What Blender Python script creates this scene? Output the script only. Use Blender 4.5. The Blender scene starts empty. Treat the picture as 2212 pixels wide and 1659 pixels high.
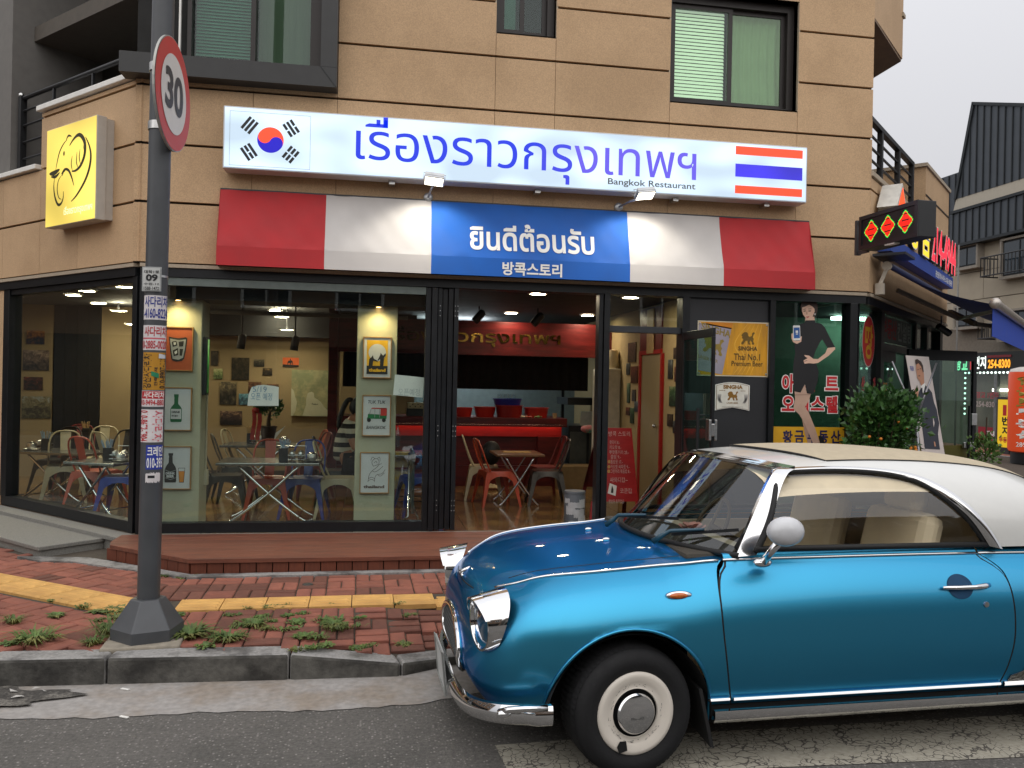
import bpy,bmesh,math,random
from mathutils import Vector,Matrix
random.seed(11)
sc=bpy.context.scene
col=sc.collection
R=math.radians
sin,cos,pi=math.sin,math.cos,math.pi

# ------------------------------------------------------------------ camera, sky, sun, exposure
EYE=1.6
YAW,ROLL=R(9.5),R(1.15)
cam_d=bpy.data.cameras.new('camera')
cam=bpy.data.objects.new('camera',cam_d)
col.objects.link(cam)
cam_d.sensor_fit='HORIZONTAL'
cam_d.sensor_width=36.0
cam_d.lens=36.0*1789/2212
cam_d.clip_start=0.05
cam_d.clip_end=600
_f=Vector((sin(YAW),cos(YAW),0))
_r0=Vector((cos(YAW),-sin(YAW),0))
_u0=Vector((0,0,1))
_u=_u0*cos(ROLL)-_r0*sin(ROLL)
_r=_r0*cos(ROLL)+_u0*sin(ROLL)
cam.matrix_world=Matrix(((_r.x,_u.x,-_f.x,0),(_r.y,_u.y,-_f.y,0),(_r.z,_u.z,-_f.z,EYE),(0,0,0,1)))
sc.camera=cam

wd=bpy.data.worlds.new('World')
sc.world=wd
wd.use_nodes=True
wn,wl=wd.node_tree.nodes,wd.node_tree.links
wn.clear()
w_out=wn.new('ShaderNodeOutputWorld')
w_bg=wn.new('ShaderNodeBackground')
w_sky=wn.new('ShaderNodeTexSky')
w_sky.sky_type='NISHITA'
w_sky.sun_disc=False
SUN_EL,SUN_ROT=R(34),R(196)
w_sky.sun_elevation=SUN_EL
w_sky.sun_rotation=SUN_ROT
w_hs=wn.new('ShaderNodeHueSaturation')
w_hs.inputs['Saturation'].default_value=0.12
w_mix=wn.new('ShaderNodeMix')
w_mix.data_type='RGBA'
w_mix.inputs[0].default_value=0.95
wl.new(w_sky.outputs[0],w_hs.inputs['Color'])
wl.new(w_hs.outputs[0],w_mix.inputs[6])
# overcast cover: a little brighter overhead than at the horizon (standard overcast sky)
w_tc=wn.new('ShaderNodeTexCoord')
w_sep=wn.new('ShaderNodeSeparateXYZ')
w_ramp=wn.new('ShaderNodeMapRange')
w_ramp.inputs[1].default_value=0.0
w_ramp.inputs[2].default_value=1.0
w_ramp.inputs[3].default_value=3.9
w_ramp.inputs[4].default_value=10.0
w_tint=wn.new('ShaderNodeMix')
w_tint.data_type='RGBA'
w_tint.blend_type='MULTIPLY'
w_tint.inputs[0].default_value=1.0
w_tint.inputs[7].default_value=(0.985,0.99,1.04,1)
wl.new(w_tc.outputs['Generated'],w_sep.inputs[0])
wl.new(w_sep.outputs['Z'],w_ramp.inputs[0])
wl.new(w_ramp.outputs[0],w_tint.inputs[6])
wl.new(w_tint.outputs[2],w_mix.inputs[7])
wl.new(w_mix.outputs[2],w_bg.inputs['Color'])
w_bg.inputs['Strength'].default_value=0.105
wl.new(w_bg.outputs[0],w_out.inputs[0])

sun_d=bpy.data.lights.new('sun','SUN')
sun_d.energy=1.45
sun_d.angle=R(120)
sun_d.color=(1.0,0.95,0.88)
sun=bpy.data.objects.new('sun',sun_d)
col.objects.link(sun)
# sun_rotation is measured from +Y towards +X
_sd=Vector((sin(SUN_ROT)*cos(SUN_EL),cos(SUN_ROT)*cos(SUN_EL),sin(SUN_EL)))
sun.rotation_euler=_sd.to_track_quat('Z','Y').to_euler()
sun.location=(0,-5,20)

sc.render.engine='CYCLES'
sc.cycles.use_denoising=True
sc.cycles.max_bounces=10
sc.cycles.diffuse_bounces=4
sc.cycles.glossy_bounces=4
sc.cycles.transmission_bounces=6
sc.cycles.transparent_max_bounces=16
sc.cycles.caustics_reflective=False
sc.cycles.caustics_refractive=False
sc.cycles.sample_clamp_indirect=6
sc.view_settings.view_transform='Standard'
sc.view_settings.look='None'
sc.view_settings.gamma=1
sc.view_settings.use_curve_mapping=False
sc.view_settings.exposure=0.32

# ------------------------------------------------------------------ measuring: where a sight line meets a real plane
def ray(vx,vy):
    dx,dy=(vx-1106)/1789,(829.5-vy)/1789
    tx=dx*cos(ROLL)-dy*sin(ROLL)
    ty=dx*sin(ROLL)+dy*cos(ROLL)
    return (sin(YAW)+tx*cos(YAW),cos(YAW)-tx*sin(YAW),ty)
def at_y(vx,vy,Y):
    r=ray(vx,vy);t=Y/r[1]
    return Vector((r[0]*t,Y,EYE+r[2]*t))
def at_x(vx,vy,X):
    r=ray(vx,vy);t=X/r[0]
    return Vector((X,r[1]*t,EYE+r[2]*t))
def at_z(vx,vy,z):
    r=ray(vx,vy);t=(z-EYE)/r[2]
    return Vector((r[0]*t,r[1]*t,z))
class Wall:
    """An upright plane: local x runs to the right along it, y goes into it (away from the street), z is up."""
    def __init__(self,ox,oy,ang):
        self.o=Vector((ox,oy,0));self.ang=ang
        self.dx=Vector((cos(ang),sin(ang),0));self.dn=Vector((-sin(ang),cos(ang),0))
        self.M=Matrix.Translation(self.o)@Matrix.Rotation(ang,4,'Z')
    def at(self,vx,vy,out=0.0):
        r=ray(vx,vy);p=self.o-self.dn*out
        t=(p.x*self.dn.x+p.y*self.dn.y)/(self.dn.x*r[0]+self.dn.y*r[1])
        w=Vector((r[0]*t,r[1]*t,EYE+r[2]*t))-self.o
        return (w.dot(self.dx),w.z)
FY=7.43
FRONT=Wall(0,FY,0)
LEFT=Wall(-1.99,FY,R(-45))
RIGHT=Wall(4.77,FY,R(44))

# ------------------------------------------------------------------ materials
def srgb(h):
    if isinstance(h,str):
        c=[int(h[i:i+2],16)/255 for i in (0,2,4)]
        return tuple(x/12.92 if x<=.04045 else ((x+.055)/1.055)**2.4 for x in c)
    return tuple(h)
_mats={}
def mat(name,c,rough=.6,metal=0.0,var=.12,scale=14.0,bump=0.0,bscale=None,coat=0.0,emit=0.0,ecol=None,spec=.5,rnd=0.0,
        c2=None,c2scale=2.0,c2lo=.45,c2hi=.62,detail=4,stretch=None,alpha=1.0,sheen=0,aniso=0):
    """A principled surface with procedural grain: noise in the colour and roughness, bump, optional blotches of a second colour and a
    per-piece random brightness."""
    if name in _mats: return _mats[name]
    m=bpy.data.materials.new(name);m.use_nodes=True
    n,l=m.node_tree.nodes,m.node_tree.links
    b=n['Principled BSDF']
    c=srgb(c)
    b.inputs['Roughness'].default_value=rough
    b.inputs['Metallic'].default_value=metal
    b.inputs['Specular IOR Level'].default_value=spec
    if coat:
        b.inputs['Coat Weight'].default_value=coat;b.inputs['Coat Roughness'].default_value=.03
    if sheen: b.inputs['Sheen Weight'].default_value=sheen
    b.inputs['Base Color'].default_value=(*c,1)
    tc=n.new('ShaderNodeTexCoord');src=tc.outputs['Object']
    if stretch:
        mp=n.new('ShaderNodeMapping');mp.inputs['Scale'].default_value=stretch
        l.new(src,mp.inputs[0]);src=mp.outputs[0]
    colsock=None
    if var or rnd or c2:
        nz=n.new('ShaderNodeTexNoise');nz.inputs['Scale'].default_value=scale;nz.inputs['Detail'].default_value=detail
        l.new(src,nz.inputs['Vector'])
        mr=n.new('ShaderNodeMapRange');mr.inputs[1].default_value=.3;mr.inputs[2].default_value=.7
        mr.inputs[3].default_value=1-var;mr.inputs[4].default_value=1+var
        l.new(nz.outputs['Fac'],mr.inputs[0])
        fac=mr.outputs[0]
        if rnd:
            oi=n.new('ShaderNodeObjectInfo')
            r2=n.new('ShaderNodeMapRange');r2.inputs[3].default_value=1-rnd;r2.inputs[4].default_value=1+rnd
            l.new(oi.outputs['Random'],r2.inputs[0])
            mu=n.new('ShaderNodeMath');mu.operation='MULTIPLY'
            l.new(fac,mu.inputs[0]);l.new(r2.outputs[0],mu.inputs[1]);fac=mu.outputs[0]
        base=None
        if c2 is not None:
            n2=n.new('ShaderNodeTexNoise');n2.inputs['Scale'].default_value=c2scale;n2.inputs['Detail'].default_value=6
            n2.inputs['Roughness'].default_value=.65
            l.new(src,n2.inputs['Vector'])
            m2=n.new('ShaderNodeMapRange');m2.inputs[1].default_value=c2lo;m2.inputs[2].default_value=c2hi
            l.new(n2.outputs['Fac'],m2.inputs[0])
            mx=n.new('ShaderNodeMix');mx.data_type='RGBA'
            mx.inputs[6].default_value=(*c,1);mx.inputs[7].default_value=(*srgb(c2),1)
            l.new(m2.outputs[0],mx.inputs[0]);base=mx.outputs[2]
        vm=n.new('ShaderNodeVectorMath');vm.operation='SCALE'
        if base is not None: l.new(base,vm.inputs[0])
        else: vm.inputs[0].default_value=c
        l.new(fac,vm.inputs['Scale']);colsock=vm.outputs[0]
        l.new(colsock,b.inputs['Base Color'])
        mr3=n.new('ShaderNodeMapRange');mr3.inputs[3].default_value=max(0,rough*.85);mr3.inputs[4].default_value=min(1,rough*1.15)
        l.new(nz.outputs['Fac'],mr3.inputs[0]);l.new(mr3.outputs[0],b.inputs['Roughness'])
    if bump:
        nb=n.new('ShaderNodeTexNoise');nb.inputs['Scale'].default_value=bscale or scale*3;nb.inputs['Detail'].default_value=5
        l.new(src,nb.inputs['Vector'])
        bp=n.new('ShaderNodeBump');bp.inputs['Strength'].default_value=bump;bp.inputs['Distance'].default_value=.01
        l.new(nb.outputs['Fac'],bp.inputs['Height']);l.new(bp.outputs[0],b.inputs['Normal'])
    if emit:
        b.inputs['Emission Strength'].default_value=emit
        b.inputs['Emission Color'].default_value=(*srgb(ecol if ecol is not None else c),1)
    if alpha<1: b.inputs['Alpha'].default_value=alpha
    _mats[name]=m
    return m

def glass(name,tint=(.9,.95,.93),refl=1.0,rough=0.0,dark=1.0):
    """A single sheet of glazing: clear, tinted, reflecting more at grazing angles."""
    if name in _mats: return _mats[name]
    m=bpy.data.materials.new(name);m.use_nodes=True
    n,l=m.node_tree.nodes,m.node_tree.links
    n.clear()
    out=n.new('ShaderNodeOutputMaterial');tr=n.new('ShaderNodeBsdfTransparent');gl=n.new('ShaderNodeBsdfGlossy')
    fr=n.new('ShaderNodeLayerWeight');fr.inputs['Blend'].default_value=.5
    pw=n.new('ShaderNodeMath');pw.operation='POWER';pw.inputs[1].default_value=5
    mu=n.new('ShaderNodeMath');mu.operation='MULTIPLY_ADD';mu.inputs[1].default_value=.95*refl;mu.inputs[2].default_value=.045*refl;mu.use_clamp=True
    mx=n.new('ShaderNodeMixShader')
    tr.inputs['Color'].default_value=(*[t*dark for t in tint],1)
    gl.inputs['Roughness'].default_value=rough
    gl.inputs['Color'].default_value=(.95,.97,1,1)
    l.new(fr.outputs['Facing'],pw.inputs[0]);l.new(pw.outputs[0],mu.inputs[0]);l.new(mu.outputs[0],mx.inputs[0]);l.new(tr.outputs[0],mx.inputs[1]);l.new(gl.outputs[0],mx.inputs[2])
    l.new(mx.outputs[0],out.inputs[0])
    _mats[name]=m
    return m

def glow(name,c,strength,blotch=0.0,scale=1.5,stretch=None):
    """A lit face: lamps behind it make it a little uneven."""
    if name in _mats: return _mats[name]
    m=bpy.data.materials.new(name);m.use_nodes=True
    n,l=m.node_tree.nodes,m.node_tree.links
    b=n['Principled BSDF'];c=srgb(c)
    b.inputs['Base Color'].default_value=(*[x*.3 for x in c],1)
    b.inputs['Roughness'].default_value=.35
    b.inputs['Emission Color'].default_value=(*c,1)
    b.inputs['Emission Strength'].default_value=strength
    if blotch:
        tc=n.new('ShaderNodeTexCoord');mp=n.new('ShaderNodeMapping')
        if stretch: mp.inputs['Scale'].default_value=stretch
        nz=n.new('ShaderNodeTexNoise');nz.inputs['Scale'].default_value=scale;nz.inputs['Detail'].default_value=0
        mr=n.new('ShaderNodeMapRange');mr.inputs[1].default_value=.3;mr.inputs[2].default_value=.7
        mr.inputs[3].default_value=strength*(1-blotch);mr.inputs[4].default_value=strength*(1+blotch)
        l.new(tc.outputs['Object'],mp.inputs[0]);l.new(mp.outputs[0],nz.inputs['Vector']);l.new(nz.outputs['Fac'],mr.inputs[0])
        l.new(mr.outputs[0],b.inputs['Emission Strength'])
    _mats[name]=m
    return m

# ------------------------------------------------------------------ mesh building
class MB:
    def __init__(self,M=None):
        self.v,self.f,self.mi,self.M,self.cur=[],[],[],M,0
    def add(self,vs,fs):
        o=len(self.v)
        if self.M is not None: vs=[self.M@Vector(p) for p in vs]
        self.v +=[tuple(p) for p in vs]
        for q in fs:
            self.f.append([i+o for i in q]);self.mi.append(self.cur)
        return self
    def box(self,x0,y0,z0,x1,y1,z1):
        x0,x1=min(x0,x1),max(x0,x1);y0,y1=min(y0,y1),max(y0,y1);z0,z1=min(z0,z1),max(z0,z1)
        return self.add([(x0,y0,z0),(x1,y0,z0),(x1,y1,z0),(x0,y1,z0),(x0,y0,z1),(x1,y0,z1),(x1,y1,z1),(x0,y1,z1)],
                        [(0,3,2,1),(4,5,6,7),(0,1,5,4),(1,2,6,5),(2,3,7,6),(3,0,4,7)])
    def bar(self,a,b,w,h,up=(0,0,1)):
        """A straight bar of w x h section from a to b."""
        a,b=Vector(a),Vector(b);d=(b-a).normalized();up=Vector(up)
        s=d.cross(up)
        if s.length<1e-4: s=d.cross(Vector((1,0,0)))
        s.normalize();t=s.cross(d).normalized()
        vs=[]
        for p in (a,b):
            for i,j in ((-1,-1),(1,-1),(1,1),(-1,1)):
                vs.append(p+s*(i*w/2)+t*(j*h/2))
        return self.add(vs,[(0,3,2,1),(4,5,6,7),(0,1,5,4),(1,2,6,5),(2,3,7,6),(3,0,4,7)])
    def prism(self,pts,fn,d0,d1):
        """A 2-D outline (counter-clockwise) given thickness: fn(u, v, d) places it."""
        n=len(pts)
        vs=[fn(u,v,d0) for u,v in pts]+[fn(u,v,d1) for u,v in pts]
        fs=[list(range(n)),list(range(2*n-1,n-1,-1))]
        fs +=[(i,i+n,(i+1)%n+n,(i+1)%n) for i in range(n)]
        return self.add(vs,fs)
    def poly(self,pts3):
        return self.add(pts3,[list(range(len(pts3)))])
    def tube(self,path,r,n=8,closed=False,caps=True):
        path=[Vector(p) for p in path];m=len(path);vs,fs=[],[]
        rs=r if isinstance(r,(list,tuple)) else [r]*m
        prev=None
        for i,p in enumerate(path):
            if closed: d=(path[(i+1)%m]-path[i-1])
            else: d=path[min(i+1,m-1)]-path[max(i-1,0)]
            d=d.normalized() if d.length>1e-9 else Vector((0,0,1))
            if prev is None:
                s=d.cross(Vector((0,0,1)))
                if s.length<.05: s=d.cross(Vector((0,1,0)))
            else:
                s=prev-d*prev.dot(d)
                if s.length<1e-6: s=d.cross(Vector((0,0,1)))
            s.normalize();prev=s;t=d.cross(s)
            for k in range(n):
                a=2*pi*k/n
                vs.append(p+(s*cos(a)+t*sin(a))*rs[i])
        for i in range(m if closed else m-1):
            j=(i+1)%m
            for k in range(n):
                fs.append((i*n+k,i*n+(k+1)%n,j*n+(k+1)%n,j*n+k))
        if caps and not closed:
            fs.append(list(range(n-1,-1,-1)));fs.append([(m-1)*n+k for k in range(n)])
        return self.add(vs,fs)
    def lathe(self,prof,M2=None,n=24,cap=True):
        """Profile of (radius, height) turned about z; M2 places it."""
        vs,fs=[],[]
        for r,z in prof:
            for k in range(n):
                a=2*pi*k/n
                vs.append(Vector((r*cos(a),r*sin(a),z)))
        for i in range(len(prof)-1):
            for k in range(n):
                fs.append((i*n+k,i*n+(k+1)%n,(i+1)*n+(k+1)%n,(i+1)*n+k))
        if cap:
            if prof[0][0]>1e-5: fs.append(list(range(n-1,-1,-1)))
            if prof[-1][0]>1e-5: fs.append([(len(prof)-1)*n+k for k in range(n)])
        if M2 is not None: vs=[M2@p for p in vs]
        return self.add(vs,fs)
    def grid(self,fn,nu,nv):
        vs=[fn(i/nu,j/nv) for j in range(nv+1) for i in range(nu+1)]
        fs=[(j*(nu+1)+i,j*(nu+1)+i+1,(j+1)*(nu+1)+i+1,(j+1)*(nu+1)+i) for j in range(nv) for i in range(nu)]
        return self.add(vs,fs)
    def ball(self,c,r,nu=14,nv=9):
        rx,ry,rz=r if isinstance(r,(list,tuple)) else (r,r,r)
        c=Vector(c)
        def fn(u,v):
            a,b=2*pi*u,pi*(v-.5)
            return c+Vector((rx*cos(b)*cos(a),ry*cos(b)*sin(a),rz*sin(b)))
        return self.grid(fn,nu,nv)
    def data(self,name,mats,smooth=False,merge=0.0):
        me=bpy.data.meshes.new(name)
        me.from_pydata(self.v,[],self.f)
        for m in (mats if isinstance(mats,(list,tuple)) else [mats]): me.materials.append(m)
        if any(self.mi):
            for p,i in zip(me.polygons,self.mi): p.material_index=i
        if merge or smooth:
            bm=bmesh.new();bm.from_mesh(me)
            bmesh.ops.remove_doubles(bm,verts=bm.verts,dist=merge or 1e-5)
            if smooth: bmesh.ops.recalc_face_normals(bm,faces=bm.faces)
            bm.to_mesh(me);bm.free()
        if smooth:
            for p in me.polygons: p.use_smooth=True
            if smooth is not True:
                try: me.set_sharp_from_angle(angle=R(smooth))
                except Exception: pass
        me.update()
        return me

def link(name,me):
    o=bpy.data.objects.new(name,me);col.objects.link(o);return o
def keep(o,parent):
    o.parent=parent
    o.matrix_parent_inverse=world(parent).inverted()
def world(o):
    m=o.matrix_basis
    return (world(o.parent)@o.matrix_parent_inverse@m) if o.parent else m
def tag(o,label,cat,group=None):
    o['label']=label;o['category']=cat
    if group: o['group']=group
    return o
def thing(name,label,cat,loc=(0,0,0),rz=0.0,group=None):
    o=bpy.data.objects.new(name,None);col.objects.link(o)
    o.empty_display_size=.1
    o.location=loc;o.rotation_euler=(0,0,rz)
    return tag(o,label,cat,group)
def bev(o,w,seg=2):
    md=o.modifiers.new('edge','BEVEL');md.width=w;md.segments=seg;md.limit_method='ANGLE';md.angle_limit=R(40)
    return o
def part(name,mb,m,parent,smooth=False,bevel=0.0,label=None,local=False,kind=None,merge=0.0):
    """A part: its own mesh under its thing (geometry given in world space unless local)."""
    o=link(name,mb.data(name,m,smooth,merge) if isinstance(mb,MB) else mb)
    if local: o.parent=parent
    else: keep(o,parent)
    if bevel: bev(o,bevel)
    if label: o['label']=label
    if kind: o['kind']=kind
    return o
def solo(name,mb,m,label,cat,group=None,smooth=False,bevel=0.0,loc=None,rz=0):
    o=link(name,mb.data(name,m,smooth) if isinstance(mb,MB) else mb)
    if loc is not None: o.location=loc;o.rotation_euler=(0,0,rz)
    if bevel: bev(o,bevel)
    return tag(o,label,cat,group)
def struct(name,mb,m,smooth=False,kind='structure'):
    o=link(name,mb.data(name,m,smooth));o['kind']=kind
    return o
def dup(root,loc,rz,label=None,group=None,mats=None):
    """A copy of a thing with copies of its parts and sub-parts."""
    def one(o,par):
        c=o.copy();col.objects.link(c)
        if par is not None:
            c.parent=par;c.matrix_parent_inverse=o.matrix_parent_inverse.copy()
        if mats and c.type=='MESH':
            for i,s in enumerate(c.data.materials):
                if s is not None and s.name in mats:
                    if c.data.users>1 and (o.data.name,mats[s.name].name) in _swap: c.data=_swap[(o.data.name,mats[s.name].name)];break
                    d=c.data.copy();d.materials[i]=mats[s.name];_swap[(o.data.name,mats[s.name].name)]=d;c.data=d;break
        for ch in [k for k in kids.get(o.name,())]: one(ch,c)
        return c
    kids={}
    for ob in bpy.data.objects:
        if ob.parent: kids.setdefault(ob.parent.name,[]).append(ob)
    c=one(root,None)
    c.location=loc;c.rotation_euler=(0,0,rz)
    if label: c['label']=label
    if group: c['group']=group
    return c
_swap={}

# ------------------------------------------------------------------ lettering
_txt={}
def glyphs(s,bold=0.0,res=3):
    k=(s,bold,res)
    if k not in _txt:
        c=bpy.data.curves.new('lettering','FONT');c.body=s;c.size=1;c.resolution_u=res;c.offset=bold
        o=bpy.data.objects.new('lettering',c)
        me=o.to_mesh()
        vs=[(v.co.x,v.co.y) for v in me.vertices];fs=[list(p.vertices) for p in me.polygons]
        o.to_mesh_clear();bpy.data.objects.remove(o);bpy.data.curves.remove(c)
        xs=[a for a,_ in vs];ys=[b for _,b in vs]
        x0,x1,y0,y1=min(xs),max(xs),min(ys),max(ys)
        _txt[k]=([((a-x0)/(x1-x0),(b-y0)/(y1-y0)) for a,b in vs],fs,(x1-x0)/(y1-y0))
    return _txt[k]
def letters(mb,s,fn,u0,v0,u1,v1,bold=0.0,res=3,rot=0):
    """Writes s stretched into the box u0..u1, v0..v1 of the surface fn(u, v); rot in quarter turns."""
    vs,fs,_=glyphs(s,bold,res)
    out=[]
    for a,b in vs:
        if rot==1: a,b=1-b,a
        elif rot==3: a,b=b,1-a
        elif rot==2: a,b=1-a,1-b
        out.append(fn(u0+(u1-u0)*a,v0+(v1-v0)*b))
    return mb.add(out,fs)
def wide(s,h,bold=0.0,res=3):
    return glyphs(s,bold,res)[2]*h
def on_wall(W,out):
    """Surface function for a wall: (u, v) -> a point standing proud of it by out."""
    def fn(u,v,d=0.0): return W.M@Vector((u,-(out+d),v))
    return fn

# colours in use all over
BLACK=mat('black powder coat','1c1d1f',.45,var=.15,scale=30)
DARKG=mat('dark grey aluminium','3a3c40',.42,.3,var=.1,scale=10)
CHROME=mat('chrome',(.78,.78,.78),.07,1,var=.04,scale=3)
STEEL=mat('brushed steel',(.55,.55,.54),.3,1,var=.12,scale=60)
WHITE=mat('white paint','e6e4de',.5,var=.05)
PAPER=mat('white paper','dcdcd8',.8,var=.04)
INK=mat('black ink','17171a',.6,var=.0)
REDP=mat('red print','c4262c',.55,var=.05)
BLUEP=mat('blue print','1b3a94',.55,var=.05)
WHITEP=mat('white print','ecebe6',.55,var=.03)
YELP=mat('yellow print','d9a520',.5,var=.05)
# ================================================================== ground, kerb, pavement
def asphalt():
    m=mat('asphalt','5f5c58',.9,var=.3,scale=55,bump=.8,bscale=110,c2='52504c',c2scale=1.1,detail=7)
    n,l=m.node_tree.nodes,m.node_tree.links;b=n['Principled BSDF'];src=b.inputs['Base Color'].links[0].from_socket
    tc=n.new('ShaderNodeTexCoord');vo=n.new('ShaderNodeTexVoronoi');vo.inputs['Scale'].default_value=75;l.new(tc.outputs['Object'],vo.inputs['Vector'])
    sp=n.new('ShaderNodeSeparateColor');l.new(vo.outputs['Color'],sp.inputs[0])
    gt=n.new('ShaderNodeMapRange');gt.inputs[1].default_value=.72;gt.inputs[2].default_value=1.0;l.new(sp.outputs[0],gt.inputs[0])
    ds=n.new('ShaderNodeMapRange');ds.inputs[1].default_value=.25;ds.inputs[2].default_value=.5;ds.inputs[3].default_value=1;ds.inputs[4].default_value=0;l.new(vo.outputs['Distance'],ds.inputs[0])
    mu=n.new('ShaderNodeMath');mu.operation='MULTIPLY';l.new(gt.outputs[0],mu.inputs[0]);l.new(ds.outputs[0],mu.inputs[1])
    mx=n.new('ShaderNodeMix');mx.data_type='RGBA';l.new(mu.outputs[0],mx.inputs[0]);l.new(src,mx.inputs[6]);mx.inputs[7].default_value=(.30,.28,.26,1);l.new(mx.outputs[2],b.inputs['Base Color'])
    return m
ASPHALT=asphalt()
GUTTER=mat('gutter concrete','97938f',.85,var=.16,scale=30,bump=.2,bscale=90,c2='8b8176',c2scale=2.2)
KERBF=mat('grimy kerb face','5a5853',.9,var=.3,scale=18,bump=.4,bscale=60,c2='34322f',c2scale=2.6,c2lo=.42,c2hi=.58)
KERBM=mat('kerb granite','8f8d8a',.8,var=.2,scale=60,bump=.3,bscale=80,c2='575553',c2scale=3.2,c2lo=.46,c2hi=.6)
MORTAR=mat('sand joint','4a4238',.95,var=.25,scale=60,bump=.4,bscale=120)
BRICK_R=mat('red clay brick','8c5545',.85,var=.16,scale=22,rnd=.16,bump=.3,bscale=60,c2='7a4a3e',c2scale=3)
BRICK_B=mat('brown clay brick','6a4236',.85,var=.16,scale=22,rnd=.16,bump=.3,bscale=60)
TACT=mat('yellow tactile paving','cfa15c',.8,var=.14,scale=16,rnd=.07,bump=.3,bscale=50,c2='b98d50',c2scale=4)
PAINTW=None

def road_paint():
    m=bpy.data.materials.new('worn road paint');m.use_nodes=True
    n,l=m.node_tree.nodes,m.node_tree.links;b=n['Principled BSDF']
    tc=n.new('ShaderNodeTexCoord')
    nz0=n.new('ShaderNodeTexNoise');nz0.inputs['Scale'].default_value=5;nz0.inputs['Detail'].default_value=5
    add=n.new('ShaderNodeMixRGB');add.blend_type='ADD';add.inputs[0].default_value=.22
    l.new(tc.outputs['Object'],nz0.inputs['Vector']);l.new(tc.outputs['Object'],add.inputs[1]);l.new(nz0.outputs['Color'],add.inputs[2])
    vo=n.new('ShaderNodeTexVoronoi');vo.feature='DISTANCE_TO_EDGE';vo.inputs['Scale'].default_value=24
    l.new(add.outputs[0],vo.inputs['Vector'])
    nz=n.new('ShaderNodeTexNoise');nz.inputs['Scale'].default_value=7;nz.inputs['Detail'].default_value=6
    l.new(tc.outputs['Object'],nz.inputs['Vector'])
    mr=n.new('ShaderNodeMapRange');mr.inputs[1].default_value=.35;mr.inputs[2].default_value=.72;mr.inputs[3].default_value=.0;mr.inputs[4].default_value=.11
    l.new(nz.outputs['Fac'],mr.inputs[0])
    gt=n.new('ShaderNodeMath');gt.operation='GREATER_THAN'
    l.new(vo.outputs['Distance'],gt.inputs[0]);l.new(mr.outputs[0],gt.inputs[1])
    mx=n.new('ShaderNodeMix');mx.data_type='RGBA'
    mx.inputs[6].default_value=(*srgb('57534d'),1)
    n3=n.new('ShaderNodeTexNoise');n3.inputs['Scale'].default_value=40
    l.new(tc.outputs['Object'],n3.inputs['Vector'])
    m3=n.new('ShaderNodeMix');m3.data_type='RGBA';m3.inputs[6].default_value=(*srgb('8f8a7b'),1);m3.inputs[7].default_value=(*srgb('b9b4a6'),1)
    l.new(n3.outputs['Fac'],m3.inputs[0]);l.new(m3.outputs[2],mx.inputs[7]);l.new(gt.outputs[0],mx.inputs[0])
    l.new(mx.outputs[2],b.inputs['Base Color']);b.inputs['Roughness'].default_value=.85
    bp=n.new('ShaderNodeBump');bp.inputs['Strength'].default_value=.4;bp.inputs['Distance'].default_value=.004
    l.new(gt.outputs[0],bp.inputs['Height']);l.new(bp.outputs[0],b.inputs['Normal'])
    return m
PAINTW=road_paint()

b=MB();b.poly([(-150,-150,-.008),(150,-150,-.008),(150,250,-.008),(-150,250,-.008)])
struct('ground',b,mat('ground','605c57',.9,var=.2,scale=3))
b=MB();b.poly([(-60,-9,0),(60,-9,0),(60,40,0),(-60,40,0)])
road=struct('road',b,ASPHALT)

# kerb line: straight past the lamp post, dropping for the crossing, then round the corner into the side street
KERB=[(-14,5.9),(-6,4.95),(-3.2,4.66),(-2.25,4.58),(-1.33,4.545),(-.41,4.51),(.18,4.50),(.62,4.72),(1.15,5.1),(2.0,5.35),(3.0,5.5),(4.2,5.7),(5.6,6.4),(7.2,7.9),(9.5,10.4),(13.4,14.7),(19,21)]
KTOP=[.15,.15,.15,.15,.15,.148,.085,.05,.05,.05,.06,.12,.15,.15,.15,.15,.15]
def kd(i):
    a=Vector(KERB[max(i-1,0)]);c=Vector(KERB[min(i+1,len(KERB)-1)]);d=(c-a).normalized()
    return Vector((-d.y,d.x))
kerb=MB();kerb_root=None
inner=[Vector(KERB[i])+kd(i)*.155 for i in range(len(KERB))]
stones=[]
for i in range(len(KERB)-1):
    a,c=Vector(KERB[i]),Vector(KERB[i+1]);ai,ci=inner[i],inner[i+1]
    L=(c-a).length;k=max(1,round(L/1.0))
    for j in range(k):
        s0,s1=j/k+.004/L,(j+1)/k-.004/L
        P=lambda q,s: (q[0]+(q[1]-q[0])*s)
        m=MB()
        z0,z1=KTOP[i]+(KTOP[i+1]-KTOP[i])*s0,KTOP[i]+(KTOP[i+1]-KTOP[i])*s1
        A0,A1,B0,B1=P((a,c),s0),P((a,c),s1),P((ai,ci),s0),P((ai,ci),s1)
        m.add([(A0.x,A0.y,-.1),(A1.x,A1.y,-.1),(B1.x,B1.y,-.1),(B0.x,B0.y,-.1),(A0.x,A0.y,z0),(A1.x,A1.y,z1),(B1.x,B1.y,z1),(B0.x,B0.y,z0)],
              [(0,3,2,1),(4,5,6,7),(0,1,5,4),(1,2,6,5),(2,3,7,6),(3,0,4,7)])
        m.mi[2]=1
        stones.append(m)
kerb_base=MB()
for i in range(len(KERB)-1):
    a,c,ci,ai=KERB[i],KERB[i+1],inner[i+1],inner[i]
    kerb_base.poly([(a[0],a[1],.004),(c[0],c[1],.004),(ci.x,ci.y,.004),(ai.x,ai.y,.004)])
kroot=struct('kerb',kerb_base,MORTAR)
for m in stones:
    part('kerb_stone',m,[KERBM,KERBF],kroot,bevel=.018)

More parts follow.
